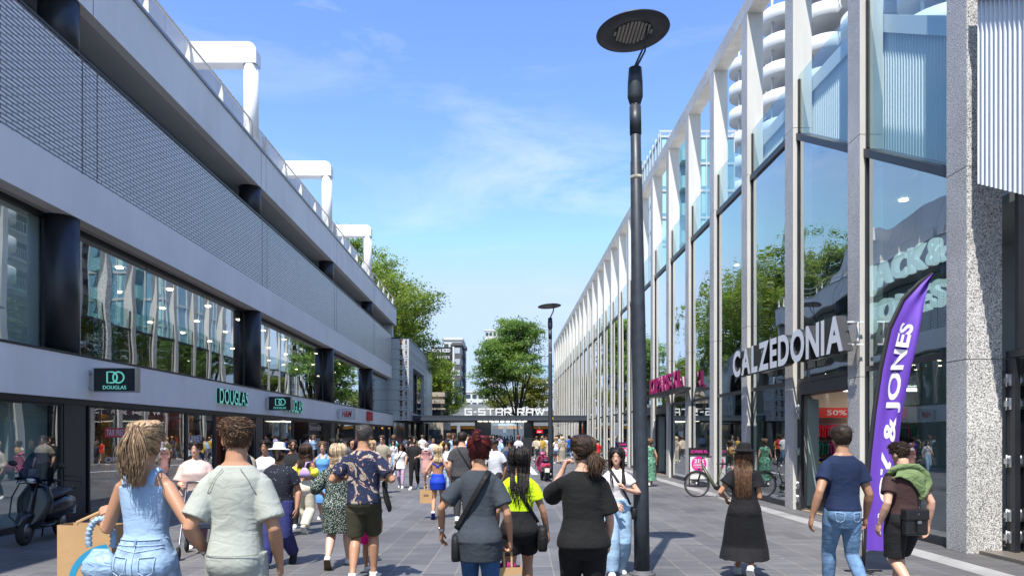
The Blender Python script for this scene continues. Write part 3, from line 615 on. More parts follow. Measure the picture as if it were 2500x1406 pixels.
# ------------------------------------------------------------ canopy across the street with kiosk and letters
cn = empty('street_canopy', (0, 61, 0), 'dark flat canopy spanning the street with white slatted ceiling lights', 'canopy')
part('roof_edge', cn, mat('canopy_dark', (.035,.042,.055), .4), (-7.45, 7.4, 60.9, 69, 3.10, 3.40)); part('fascia_band', cn, mat('canopy_grey', (.05,.06,.075), .4), (-6.9, 7.42, 60.84, 60.897, 2.98, 3.24))
part('underside', cn, black, (-7.4, 7.35, 60.95, 68.9, 2.96, 3.098))
mb = MB()
for k in range(9): mb.box(-2.1+k*.47, -1.78+k*.47, 60.95, 66, 2.93, 2.955)
mb.build('ceiling_light', mat('canopy_light', (1,.93,.8), .5, emit=((1,.9,.7), 1.6)), cn)
for x in (-7.1, 6.9, -2.35, 2.3): part('post', cn, black, (x, x+.3, 62.5, 62.8, .01, 2.95))
s = empty('letter_sign', (0, 61, 3.4), 'wide white block letters standing on the canopy roof', 'sign')
GL = {'G': [(1,1,0,1),(0,1,0,0),(0,0,1,0),(1,0,1,.52),(1,.52,.5,.52)], '-': [(.15,.5,.85,.5)], 'S': [(1,1,0,1),(0,1,0,.5),(0,.5,1,.5),(1,.5,1,0),(1,0,0,0)], 'T': [(0,1,1,1),(.5,1,.5,0)],
      'A': [(0,0,0,1),(0,1,1,1),(1,1,1,0),(0,.42,1,.42)], 'R': [(0,0,0,1),(0,1,1,1),(1,1,1,.45),(1,.45,0,.45),(.45,.45,1,0)], 'W': [(0,1,.25,0),(.25,0,.5,.7),(.5,.7,.75,0),(.75,0,1,1)]}
gx0 = PX(1134, 61)
for ch, wd in (('G',.62),('-',.3),('S',.62),('T',.62),('A',.62),('R',.62),(' ',.26),('R',.62),('A',.62),('W',.86)):
    if ch != ' ':
        mb = MB()
        for k, (a, b, c, d) in enumerate(GL[ch]):
            p_, q_ = Vector((gx0+.06+a*(wd-.12), 61.15+k*.002, 3.47+b*.48)), Vector((gx0+.06+c*(wd-.12), 61.15+k*.002, 3.47+d*.48)); e = (q_-p_).normalized()*.055
            mb.bar(p_-e, q_+e, .10+k*.002, .115, up=(0,1,0))
        mb.build('letter', whitem, s)
    gx0 += wd + .10
kk = empty('kiosk', (0, 63, 0), 'glass kiosk with dark corner blocks under the street canopy', 'kiosk')
part('corner_block', kk, dark, (-2.35, -1.0, 61.6, 66, .01, 2.9)); part('corner_block', kk, dark, (1.75, 2.45, 61.6, 66, .01, 2.9))
part('glass_front', kk, gl_l, (-1.0, 1.75, 61.75, 61.77, .1, 2.9)); part('screen', kk, mat('blue_screen', (.01,.03,.09), .3), (-.75, 1.0, 63, 63.1, .8, 2.0)); part('floor', kk, dk, (-1, 1.75, 61.7, 66, .01, .08))
# ------------------------------------------------------------ patterned building past the left one
pb = empty('patterned_building', (-10, 69, 0), 'white shop building clad in panels printed with small brown clothes icons', 'building')
pw = mat('cladding_white', (.50,.52,.54), .45, var=(.7,.06)); brn = mat('icon_brown', (.09,.045,.035), .6); scr = mat('mesh_screen', (.33,.38,.38), .35)
FX, BX, y0, y1, zt = -7.5, -8.25, 58.75, 78.0, 9.45
wn = (61.5, 70.0, 3.6, 7.4)
part('front_cladding', pb, pw, (FX, -9.6, y0, y0+.3, 2.95, zt))
part('side_cladding', pb, pw, (FX, FX-.3, y0+.3, wn[0], 2.95, zt), (FX, FX-.3, wn[1], y1, 2.95, zt), (FX, FX-.3, wn[0], wn[1], wn[3], zt), (FX, FX-.3, wn[0], wn[1], 2.95, wn[2]), (FX-.3, FX-1.5, wn[0], wn[0]+.1, wn[2], wn[3]), (FX-.3, FX-1.5, wn[0]+.1, wn[1], wn[3], wn[3]+.1))
part('mesh_cladding', pb, scr, (FX+.012, FX+.004, 72, y1, 3.4, zt-.3))
part('recess_back', pb, mat('recess_pink', (.24,.2,.19), .5), (FX-1.5, FX-1.6, wn[0]-1, wn[1]+1, wn[2]-.3, wn[3]+.3)); part('recess_post', pb, dark, (FX-.4, FX-.6, 67.5, 67.9, wn[2], wn[3]))
part('roof', pb, dark, (FX+.05, -20, y0-.02, y1, zt+.003, zt+.1)); part('core', pb, dk, (FX-1.7, -20, y0+.4, y1-.2, 0, zt-.05))
[part('ground_post', pb, black, (FX-.1, FX-.4, y, y+.3, .01, 2.95)) for y in (59.2, 63, 67, 71, 75)]; part('ground_glass', pb, green_gl, (FX-1.2, FX-1.25, y0, y1, .01, 2.95)); part('soffit', pb, black, (FX-.3, -10, y0, y1, 2.90, 2.949))
def icon(mb, kind, o, xd, s):
    up = Vector((0,0,1)); nd = Vector(xd).cross(up); o = Vector(o); xd = Vector(xd)
    P = {'shirt': [(-.3,.3),(-.5,.15),(-.4,.05),(-.28,.12),(-.25,-.3),(.25,-.3),(.28,.12),(.4,.05),(.5,.15),(.3,.3)],
         'skirt': [(-.15,.3),(.15,.3),(.38,-.3),(-.38,-.3)], 'boot': [(-.05,.3),(.1,.3),(.1,-.1),(.1,-.3),(-.3,-.3),(-.3,-.18),(-.05,-.08)],
         'dress': [(-.12,.35),(.12,.35),(.08,.1),(.28,-.35),(-.28,-.35),(-.08,.1)], 'heel': [(-.35,-.15),(-.35,-.25),(.1,-.15),(.25,-.25),(.3,.1),(.2,.1)],
         'trouser': [(-.15,.35),(.15,.35),(.2,-.35),(.05,-.35),(0,.1),(-.05,-.35),(-.2,-.35)]}[kind]
    k = len(P); vs = [o + xd*(u*s) + up*(v*s) + nd*.004 for u, v in P]
    mb.add(vs, [tuple(range(k))[::-1]], smooth=False); 
mb = MB()
rows = 8; rh = (zt-2.95)/rows; K = ['shirt', 'skirt', 'boot']; K2 = ['dress', 'trouser', 'heel']
for r_ in range(rows):
    for k in range(3):
        z = 2.95 + rh*(r_+1) - rh*(.18+.28*k)
        icon(mb, K[k], (FX-.62, y0-.002, z), (1,0,0), .36); icon(mb, K2[k], (FX-.22, y0-.002, z), (1,0,0), .34)
mb.build('icon_print', brn, pb)
mb = MB()
for r_ in range(rows):
    for k in range(3):
        z = 2.95 + rh*(r_+1) - rh*(.18+.28*k)
        for c in range(32):
            y = y0 + .45 + c*.42
            if wn[0]-.2 < y < wn[1]+.2 and wn[2]-.1 < z < wn[3]+.1: continue
            icon(mb, (K if c % 2 else K2)[k], (FX+.002, y, z), (0,1,0), .30)
mb.build('icon_print', mat('icon_grey', (.26,.24,.23), .6), pb)
mb = MB()
for r_ in range(1, rows): mb.box(FX+.004, FX-.02, y0, y1, 2.95+rh*r_-.012, 2.95+rh*r_+.012); mb.box(FX-2, FX, y0-.004, y0+.02, 2.95+rh*r_-.012, 2.95+rh*r_+.012)
mb.build('panel_joint', mat('joint_grey', (.16,.16,.17), .8), pb)
# ------------------------------------------------------------ buildings beyond
winm = mat('far_window', (.05,.07,.09), .12); winb = mat('blue_window', (.10,.26,.36), .08, spec=.8); cwhite = mat('tower_white', (.62,.62,.61), .6, var=(.15,.05))
def block(name, label, x0, x1, y0, y1, h, wall, pane=winm, nx=6, nz=6, z0=0, strip=False, side=True, cat='building', extra=None):
    b = empty(name, ((x0+x1)/2, (y0+y1)/2, 0), label, cat)
    part('wall', b, wall, (x0, x1, y0, y1, z0, h)); part('roof', b, wall, (x0-.2, x1+.2, y0-.2, y1+.2, h+.003, h+.5))
    dz = (h-z0)/nz; mb = MB()
    for r_ in range(nz):
        za, zb = z0+dz*(r_+.28), z0+dz*(r_+.78)
        if strip: mb.box(x0+.4, x1-.4, y0-.05, y0+.05, za, zb)
        else:
            dx = (x1-x0)/nx
            for k in range(nx): mb.box(x0+dx*(k+.15), x0+dx*(k+.85), y0-.05, y0+.05, za, zb)
        if side:
            dy = (y1-y0)/6
            for k in range(6):
                for xx in (x0, x1): mb.box(xx-.05, xx+.05, y0+dy*(k+.15), y0+dy*(k+.85), za, zb)
    mb.build('window', pane, b); return b
# blue glass residential tower
bt = empty('glass_tower', (21, 85, 0), 'tall blue glass apartment tower with balconies behind the pillar row', 'building')
bx0, bx1, by0, by1, bh = 16.0, 23.5, 75.0, 92.0, 32.2
part('core', bt, mat('tower_glass', (.16,.34,.46), .08, spec=.9), (bx0, bx1, by0, by1, 0, bh))
g1 = mat('tower_frame', (.50,.54,.56), .4); mb = MB()
for k in range(12):
    z = bh - k*2.75; mb.box(bx0-.08, bx1+.08, by0-.08, by1+.08, z-.22, z+.02)
for k in range(9):
    x = bx0 + (bx1-bx0)*k/8; mb.box(x-.05, x+.05, by0-.13, by0+.05, 1, bh+.4)
for k in range(12):
    y = by0 + .5 + (by1-by0-.5)*k/11; mb.box(bx0-.12, bx0+.05, y-.05, y+.05, 1, bh+.4)
mb.box(bx0-.15, bx1+.1, by0-.15, by0-.05, bh+.3, bh+.5); mb.build('frame', g1, bt)
mb = MB()
for k in range(1, 11):
    z = bh - k*2.75
    for xa, xb in ((17.9, 19.1), (21.2, 22.6)): mb = MB(); mb.box(xa, xb, by0-1.3, by0-.14, z-.2, z); mb.box(xa, xa+.04, by0-1.3, by0-.14, z, z+1); mb.box(xa+.04, xb, by0-1.3, by0-1.26, z, z+1); mb.build('balcony', mat('teal_glass', (.18,.38,.42), .1), bt)
mb = MB()
for k in range(0, 11):
    z = bh - k*2.75 - 1.9
    for x in (16.2, 17.1, 19.3, 20.2): part('curtain', bt, mat('curtain_teal', (.35,.62,.62), .8), (x, x+.4, by0-.02, by0+.03, z-.5, z+1.5))
# white tower with stacks of round balconies
rt = empty('apartment_tower', (38, 70, 0), 'white apartment tower with stacked round white balconies, top right', 'building')
part('body', rt, cwhite, (31.6, 46, 44, 92.5, 0, 47.0))
mb = MB()
for k in range(15):
    z = 4 + k*3.0; mb.box(31.54, 31.62, 44.2, 92.3, z+.9, z+2.7); mb.box(31.7, 45.8, 43.94, 44.02, z+.9, z+2.7)
mb.build('window', winm, rt)
balm = mat('balcony_white', (.58,.60,.62), .5); slabm = mat('balcony_soffit', (.50,.49,.48), .7)
for (x, y, r) in ((29.9, 91, 2.5), (30.2, 80.5, 2.6), (30.0, 70, 2.6), (29.6, 59.5, 2.7), (29.4, 50, 2.9)):
    for k in range(15):
        z = 4.6 + k*3.0; mb = MB(); mb.lathe([(r-.05, z-.25), (r, z-.2), (r, z+1.05), (r-.12, z+1.05), (r-.12, z), (.01, z)], (x+.6, y, 0), 30); mb.lathe([(.01, z-.26), (r-.06, z-.26)], (x+.6, y, 0), 30, m=1) if False else None
        mb.build('balcony', balm, rt)
    mb = MB()
    for k in range(15): z = 4.6+k*3.0; mb.tube([(x-r+1.5, y-.8, z+.0), (x-r+1.5, y-.8, z+2.74)], .13, 8)
    mb.build('balcony_post', balm, rt)
for yy in (75.3, 64.8, 54.8): 
    mb = MB()
    for k in range(15): z = 4.6+k*3.0; mb.box(30.6, 31.6, yy-2.6, yy+2.6, z-.25, z); 
    mb.build('gallery_slab', balm, rt)
    mb = MB()
    for k in range(15):
        z = 4.6+k*3.0
        for q in range(14): mb.box(30.62, 30.66, yy-2.5+q*.38, yy-2.46+q*.38, z, z+1.0)
        mb.box(30.6, 30.68, yy-2.6, yy+2.6, z+1.0, z+1.06)
    mb.build('gallery_rail', cwhite, rt)
mb = MB()                                                   # dark trellis screen on the near flank
for k in range(14): mb.box(27.0+k*.28, 27.05+k*.28, 41.9, 41.95, 28, 45)
for k in range(26): mb.box(27, 30.7, 41.952, 41.98, 28+k*.66, 28.06+k*.66)
mb.build('trellis', black, rt)
part('near_wing', rt, cwhite, (27, 46, 42, 43.9, 0, 27.9)); part('near_floor', rt, balm, (26.5, 34, 41, 43.9, 45.1, 46.3))
block('office_tower', 'white tower far down the street with a dark front wing, above the left trees', PX(1082,140), PX(1128,140), 140, 150, PZ(830,140), cwhite, nx=3, nz=6)
db = block('apartment_block', 'dark brick block with small white framed windows beside the fitness billboard', PX(1106,132), PX(1126,132), 132, 139, PZ(843,132), mat('dark_brick', (.10,.095,.10), .7), mat('pale_pane', (.42,.47,.52), .3), nx=1, nz=9)
block('apartment_block', 'narrow dark slate block right of the brick block', PX(1126.5,136), PX(1136,136), 136, 139.5, PZ(851,136), mat('slate_wall', (.07,.08,.11), .6), winm, nx=1, nz=8)
bb = empty('billboard', (PX(1082,128), 128, 0), 'dark fitness billboard with white capitals above the trees', 'sign')
x0, x1 = PX(1052,128), PX(1105,128); part('board', bb, mat('board_black', (.02,.022,.025), .5), (x0, x1, 128, 129, PZ(880,128), PZ(847,128))); part('post', bb, dark, (x0+.3, x1-.3, 128.2, 128.8, 0, PZ(880.3,128))); part('frame', bb, cwhite, (x1+.01, x1+.3, 127.9, 129.1, 0, PZ(846,128)))
lettering('JOHN REED', bb, letw, (x0+.1, 127.95, PZ(862,128)), (1,0,0), (0,0,1), x1-x0-.5, .75, .04, .02); lettering('FITNESS', bb, letw, (x0+.4, 127.95, PZ(875,128)), (1,0,0), (0,0,1), x1-x0-.9, .42, .04, .0)
block('office_building', 'wide white office building with ribbon windows closing the street', PX(1136,200), PX(1345,200), 200, 215, PZ(958,200), mat('office_white', (.60,.60,.59), .6), winm, nx=14, nz=6, side=False)
block('office_building', 'upper white office slab with short windows at the right of the street end', PX(1290,206), PX(1352,206), 208, 222, PZ(935,208), cwhite, winm, nx=5, nz=12, side=False)
block('glass_office', 'pale blue glass office beyond the honey coloured tree', PX(1292,230), PX(1352,230), 230, 245, PZ(893,230), mat('pale_glass_wall', (.28,.42,.52), .15), mat('pale_glass_pane', (.40,.58,.68), .1), nx=12, nz=14, side=False)
block('office_tower', 'slim pale tower peeking over the left side of the feathery tree', PX(1184,270), PX(1222,270), 270, 280, PZ(808,270), cwhite, winm, nx=4, nz=16, side=False)
st = block('stone_building', 'old sandstone shop building with a cornice under the left trees', -12.5, PX(1082,84), 84, 96, PZ(968,84), mat('sandstone', (.38,.33,.26), .8, var=(.8,.15)), winm, nx=3, nz=2)
part('cornice', st, mat('sandstone', (.38,.33,.26)), (-12.8, PX(1086,84), 83.6, 84.0, PZ(985,84), PZ(975,84)), (-12.9, PX(1088,84), 83.4, 84.0, PZ(1000,84), PZ(996,84)))
fs = empty('shop_row', (0, 112, 0), 'dark shop row with an amber fascia seen under the canopy', 'building')
part('wall', fs, mat('shop_row_grey', (.22,.24,.26), .7, var=(.3,.3)), (-14, PX(1215,112), 112, 118, 3.2, 6.5)); part('wall', fs, mat('shop_row_grey', (.22,.24,.26)), (PX(1290,112), 9, 112, 118, 3.2, 5.5))
part('dark_front', fs, black, (-14, 9, 113, 118, 0, 3.2)); part('amber_fascia', fs, mat('amber', (.72,.30,.03), .5), (-14, 9, 112.4, 112.9, 2.75, 3.15))
part('pier', fs, mat('shop_row_grey', (.22,.24,.26)), *[(x, x+.5, 112, 112.3, 0, 3.19) for x in (-11, -7, -3.5, 0, 4, 8)])
s = empty('hanging_sign', (PX(1317,88), 88, 2.6), 'small red hanging shop sign right of the kiosk', 'sign'); part('board', s, mat('sign_red', (.75,.01,.04), .4), (PX(1310,88), PX(1325,88), 88, 88.1, PZ(1057,88), PZ(1048.5,88))); part('hanger', s, steel, (PX(1317,88)-.03, PX(1317,88)+.03, 88.03, 88.07, PZ(1048.3,88), 3.1))
part('mark', s, letw, (PX(1312,88), PX(1321,88), 87.98, 87.995, PZ(1055,88), PZ(1053,88)))
part('side_arm', s, steel, (PX(1317,88), 9.5, 88.03, 88.07, 3.1, 3.14))
# ------------------------------------------------------------ trees
bark = mat('bark', (.055,.045,.035), .9, var=(4,.3), bump=(12,.5,.02))
def leafmat(name, c, c2):
    m = bpy.data.materials.new(name); m.use_nodes = True; n = m.node_tree; n.nodes.clear(); o = N(n, 'ShaderNodeOutputMaterial')
    mi = N(n, 'ShaderNodeMixShader'); mi.inputs[0].default_value = .38; d = N(n, 'ShaderNodeBsdfPrincipled'); d.inputs['Roughness'].default_value = .5; d.inputs['Base Color'].default_value = (*c, 1); t = N(n, 'ShaderNodeBsdfTranslucent'); t.inputs[0].default_value = (*c2, 1)
    n.links.new(d.outputs[0], mi.inputs[1]); n.links.new(t.outputs[0], mi.inputs[2]); n.links.new(mi.outputs[0], o.inputs[0]); return m
LM = {'plane': [leafmat('leaf_plane_a', (0.125,0.198,0.031), (0.374,0.520,0.052)), leafmat('leaf_plane_b', (0.073,0.130,0.021), (0.208,0.343,0.031)), leafmat('leaf_plane_c', (0.166,0.218,0.031), (0.437,0.499,0.062))],
      'locust': [leafmat('leaf_locust_a', (0.138,0.230,0.057), (0.345,0.552,0.103)), leafmat('leaf_locust_b', (0.098,0.172,0.052), (0.230,0.414,0.092)), leafmat('leaf_locust_c', (0.184,0.276,0.069), (0.414,0.598,0.103))],
      'gold': [leafmat('leaf_gold_a', (.16,.19,.03), (.34,.38,.05)), leafmat('leaf_gold_b', (.11,.15,.03), (.25,.3,.05)), leafmat('leaf_gold_c', (.2,.21,.04), (.4,.4,.06))]}
def tree(label, base, lobes, kind, nclump, nleaf, leaf, trunk_r, spread, seed, fork=None, name='broadleaf_tree', stretch=1.0):
    rnd = np.random.RandomState(seed); t = empty(name, base, label, 'tree', 'trees down the street'); B = Vector(base)
    fk = B + Vector(fork if fork else (0, 0, 3.5)); mb = MB()
    mb.tube([B, B + (fk-B)*.5 + Vector((.1,0,0)), fk], [trunk_r*1.15, trunk_r*.95, trunk_r*.8], 10)
    cl = []
    vol = [l[3]*l[4]*l[5] for l in lobes]; tot = sum(vol)
    for l, vv in zip(lobes, vol):
        c = Vector(l[:3]); k = max(4, int(nclump*vv/tot))
        mid = fk.lerp(c, .5) + Vector(rnd.normal(0, .35, 3)); mb.tube([fk - Vector((0,0,.4)), mid, c], [trunk_r*.5, trunk_r*.3, trunk_r*.12], 7)
        for _ in range(k):
            d = rnd.normal(0, 1, 3); d /= np.linalg.norm(d); rr = (.35 + .65*rnd.rand()**.5)
            p = c + Vector((d[0]*l[3]*rr, d[1]*l[4]*rr, d[2]*l[5]*rr)); cl.append(p)
            if rnd.rand() < .4:
                q = c.lerp(p, .55) + Vector(rnd.normal(0, .2, 3)); mb.tube([c.lerp(fk, .25*rnd.rand()), q, p], [trunk_r*.14, trunk_r*.09, .02], 5, smooth=False)
    mb.build('trunk', bark, t)
    C = np.array([tuple(p) for p in cl]); n = len(C)*nleaf
    cen = np.repeat(C, nleaf, 0); size = np.repeat(rnd.uniform(.6, 1.3, len(C)), nleaf)[:, None]
    off = rnd.normal(0, 1, (n, 3)); off[:, 2] *= .55; off *= spread*size
    if kind != 'plane': off[:, 2] -= .35*spread*np.abs(rnd.normal(0, 1, n))
    P = cen + off; nm = rnd.normal(0, 1, (n, 3)); nm[:, 2] = np.abs(nm[:, 2]) + .5; nm /= np.linalg.norm(nm, axis=1)[:, None]
    a = np.cross(nm, rnd.normal(0, 1, (n, 3))); a /= np.linalg.norm(a, axis=1)[:, None]; b = np.cross(nm, a)
    s = (leaf*rnd.uniform(.6, 1.25, n))[:, None]; V = np.stack([P - a*s*stretch, P - b*s*.5 + nm*s*.12, P + a*s*stretch, P + b*s*.5 + nm*s*.12], 1).reshape(-1, 3) - np.array(base)
    me = bpy.data.meshes.new('crown'); me.vertices.add(4*n); me.vertices.foreach_set('co', V.ravel()); me.loops.add(4*n); me.loops.foreach_set('vertex_index', np.arange(4*n)); me.polygons.add(n)
    me.polygons.foreach_set('loop_start', np.arange(0, 4*n, 4)); me.polygons.foreach_set('loop_total', np.full(n, 4)); me.update()
    for mm in LM[kind]: me.materials.append(mm)
    ci = np.repeat(rnd.choice(3, len(C), p=[.5, .27, .23]), nleaf); flip = rnd.rand(n) < .25; ci[flip] = rnd.choice(3, flip.sum())
    me.polygons.foreach_set('material_index', ci.astype(np.int32)); me.update(); me.validate()
    o = bpy.data.objects.new('crown', me); col.objects.link(o); o.parent = t; return t
tree('tallest plane tree rising behind the end of the left building', (-14.5, 74, 0), [(-16.5,74,13,4.2,4,4.5), (-14,75,18,3.6,3.6,3.4), (-10.8,73,14.5,3.6,4,3.2), (-9.6,75,10.5,3.4,3.6,3.0), (-14.5,74,9,4.5,4,3), (-15.2,74,21.2,1.8,2,1.7), (-17.8,73,17.5,2.6,3,3), (-7.8,74,15.2,1.8,2,1.9), (-19.5,74,19.8,2.5,2.6,2.4)], 'plane', 640, 95, .14, .38, .50, 3, fork=(0,0,6), name='plane_tree')
tree('smaller plane tree hanging over the sandstone building', (-8.6, 88, 0), [(-8.4,88,7.3,2.6,2.6,2.6), (-6.6,88,6.1,1.9,2,1.9), (-7.6,88,9.3,2.0,2,1.7), (-9.8,88,8.5,2.4,2.4,2.4), (-7.1,87,4.6,1.5,1.5,.9)], 'plane', 230, 80, .14, .26, .42, 5, fork=(0,0,4), name='plane_tree')
Yt = 78
L_ = [(PX(a,Yt), Yt+dy, PZ(b,Yt), r, r, rz) for a, b, r, rz, dy in [(1262,820,2.3,1.7,0), (1240,850,2.4,1.6,1), (1205,862,1.9,1.3,-1), (1290,850,1.6,1.6,1), (1220,900,2.3,1.5,0), (1180,895,1.4,1.2,0), (1270,895,2.1,1.4,-1), (1170,925,1.1,.8,0), (1300,905,.9,.9,1), (1200,945,1.7,.8,0), (1248,792,1.5,1.0,0), (1286,800,1.2,1.2,0), (1190,965,1.0,.5,0), (1310,815,.6,1.0,0)]]
tree('feathery dark green tree standing in the middle behind the block letters', (PX(1272,Yt), Yt, 0), L_, 'locust', 330, 120, .105, .24, .36, 9, fork=(-.4,0,3.3), name='locust_tree', stretch=1.5)
Yt = 92
L_ = [(PX(a,Yt), Yt, PZ(b,Yt), r, r, rz) for a, b, r, rz in [(1300,935,2.0,1.0), (1320,960,1.4,.9), (1285,970,2.2,1.0), (1240,965,1.9,.9), (1215,985,1.7,.7), (1310,985,1.6,.6), (1325,925,.8,.6), (1290,910,.9,.6)]]
tree('low golden green tree behind the feathery one', (PX(1285,Yt), Yt, 0), L_, 'gold', 170, 50, .13, .22, .34, 12, fork=(0,0,2.6), name='honey_locust_tree', stretch=1.4)
tree('broad plane tree on the left whose crown shows mostly in the glass facade', (-15, 96, 0), [(-16,96,10,4.5,5,4), (-14,90,15,4,4,4), (-15,100,16,4.5,4,4), (-13,96,12,3,4,3), (-15,86,17.5,4,4,4), (-14.5,94,20,3.5,5,3.5), (-14.5,104,18,3.5,4,4)], 'plane', 420, 46, .2, .35, .6, 15, fork=(0,0,6), name='plane_tree')
# ------------------------------------------------------------ lamp posts
lampg = mat('lamp_grey', (.030,.038,.050), .45, var=(9,.25), bump=(30,.15,.002)); lens = mat('lamp_lens', (.42,.40,.36), .35)
def lamp(x, y, label, lean=(-.09, 0)):
    s = empty('street_lamp', (x, y, 0), label, 'street lamp', 'lamp posts with round heads')
    lx, ly = lean; P = lambda z: (x + lx*z/6.0, y + ly*z/6.0, z)
    mb = MB(); mb.tube([P(0), P(1.0), P(3.0), P(5.25), P(5.26), P(5.98)], [.100, .098, .090, .072, .066, .066], 24); mb.build('pole', lampg, s)
    mb = MB(); mb.lathe([(.17, .0), (.17, .012), (.115, .02), (.105, .05)], (x, y, .004), 24); mb.build('base_plate', mat('base_ring', (.10,.10,.11), .6), s)
    mb = MB(); mb.tube([P(5.6), P(5.95)], [.074, .074], 20); mb.build('collar', lampg, s)
    MB().tube([P(5.02), P(5.07)], [.0755, .0752], 20).build('tape_remnant', mat('tape_pale', (.35,.33,.28), .8, var=(25,.6)), s)
    mb = MB(); c = Vector(P(5.98)); mb.lathe([(.068, 0), (.098, .10), (.095, .28), (.082, .46), (.070, .455), (.082, .28), (.02, .1)], c, 20); mb.build('cup', lampg, s)
    D = c + Vector((-.03, 0, .93)); rot = Matrix.Rotation(R(-4), 3, 'Y') @ Matrix.Rotation(R(-2), 3, 'X')
    h = MB(); 
    for pr in ([(.01, .035), (.2, .045), (.40, .03), (.462, .006), (.466, -.006), (.455, -.016), (.27, -.022), (.25, -.005), (.01, -.005)],): h.lathe(pr, (0,0,0), 48)
    h.v = [tuple(D + rot @ Vector(v)) for v in h.v]; h.build('lamp_head', lampg, s)
    h = MB()
    for i in range(-5, 6):
        for j in range(-8, 9):
            if (i*.046)**2 + (j*.028)**2 < .235**2: h.ball((i*.046, j*.028, -.012), (.021, .0125, .012), 8, 4)
    h.v = [tuple(D + rot @ Vector(v)) for v in h.v]; h.build('led_lens', lens, s)
    mb = MB()
    for dx, tx in ((-.022, .16), (.022, .20)):
        e = D + rot @ Vector((tx, -.14 if dx < 0 else .10, -.01)); mb.tube([c + Vector((dx, -.05, -.12)), c + Vector((dx*.6, -.06, .46)), c.lerp(e, .75) + Vector((.01,0,.02)), e], [.014, .014, .012, .012], 8)
    mb.build('arm', lampg, s); return s
lamp(1.775, 9.4, 'tall dark lamp post with round head, nearest the camera')
lamp(1.90, 29.4, 'smaller looking dark lamp post behind the parked pink scooter', (-.02, 0))
part('yellow_tag', [o for o in col.objects if o.name.startswith('street_lamp.')][0], mat('tag_yellow', (.8,.6,.02), .5), (1.98, 2.0, 29.36, 29.44, PZ(1024,29.4), PZ(1018,29.4)))
# ------------------------------------------------------------ feather flag
fl = empty('feather_flag', (4.69, 9.6, 0), 'tall purple feather flag with white letters by the granite pillar', 'flag')
purp = mat('flag_purple', (.135,.05,.44), .65, sub=0, bump=(3,.3,.02)); fy = 9.6
S_ = F/fy
ctl = [(2112,1342),(2113,1240),(2122,1120),(2134,1010),(2150,900),(2172,800),(2205,730),(2245,690),(2277,667)]
rgt = [(2196,1346),(2197,1240),(2200,1120),(2207,1010),(2220,900),(2236,820),(2252,755),(2266,705),(2277,667)]
def P2(px, py, d=0): return Vector((PX(px, fy), fy + d, PZ(py, fy)))
rows_ = 48; colsn = 14; vs = []; mbf = MB(); mbf.smooth = True
for i in range(rows_+1):
    t = i/rows_*(len(ctl)-1); k = min(int(t), len(ctl)-2); u = t-k
    l = P2(*ctl[k]).lerp(P2(*ctl[k+1]), u); r = P2(*rgt[k]).lerp(P2(*rgt[k+1]), u)
    for j in range(colsn+1):
        s_ = j/colsn; p = l.lerp(r, s_); p.y += .05*math.sin(s_*5+i*.22)*s_ + .035*math.sin(s_*9 - i*.11)*s_; vs.append(p)
fs_ = [(i*(colsn+1)+j, i*(colsn+1)+j+1, (i+1)*(colsn+1)+j+1, (i+1)*(colsn+1)+j) for i in range(rows_) for j in range(colsn)]
mbf.add(vs, fs_); mbf.build('cloth', purp, fl)
pts = [P2(a, b) for a, b in [(2107,1396)] + ctl]; mb = MB(); mb.tube(pts, [.016]*2+[.026, .03, .032, .032, .032, .03, .028, .016], 8, flat=.5, up=(0,1,0)); mb.build('pole_sleeve', mat('sleeve_black', (.012,.012,.015), .7), fl)
mb = MB(); mb.tube([(4.69, fy, .0), (4.69, fy, .55)], .016, 8); mb.box(4.45, 4.93, fy-.02, fy+.02, .004, .02); mb.box(4.67, 4.71, fy-.24, fy+.24, .0215, .035); mb.build('ground_stand', black, fl)
vg, fg = glyphs('JACK & JONES', .03); xs = [p[0] for p in vg]; ys = [p[1] for p in vg]; mbt = MB()
def flag_map(u, v):   # u along the flag from the foot (0..1), v across
    t = (.035 + u*.63)*(len(ctl)-1); k = min(int(t), len(ctl)-2); q = t-k
    l = P2(*ctl[k]).lerp(P2(*ctl[k+1]), q); r = P2(*rgt[k]).lerp(P2(*rgt[k+1]), q); i = t/(len(ctl)-1)*rows_
    s_ = .36 + v*.52; p = l.lerp(r, s_); p.y += .05*math.sin(s_*5+i*.22)*s_ + .035*math.sin(s_*9 - i*.11)*s_; return p
keep = [f for f in fg if all(vg[k][2] > .4 for k in f)]
tv = [flag_map((x-min(xs))/(max(xs)-min(xs)), 1-(y-min(ys))/(max(ys)-min(ys))) + Vector((0, -.006, 0)) for x, y, z in vg]
mbt.add(tv, keep); mbt.build('lettering', mat('flag_white', (.75,.75,.8), .7), fl)
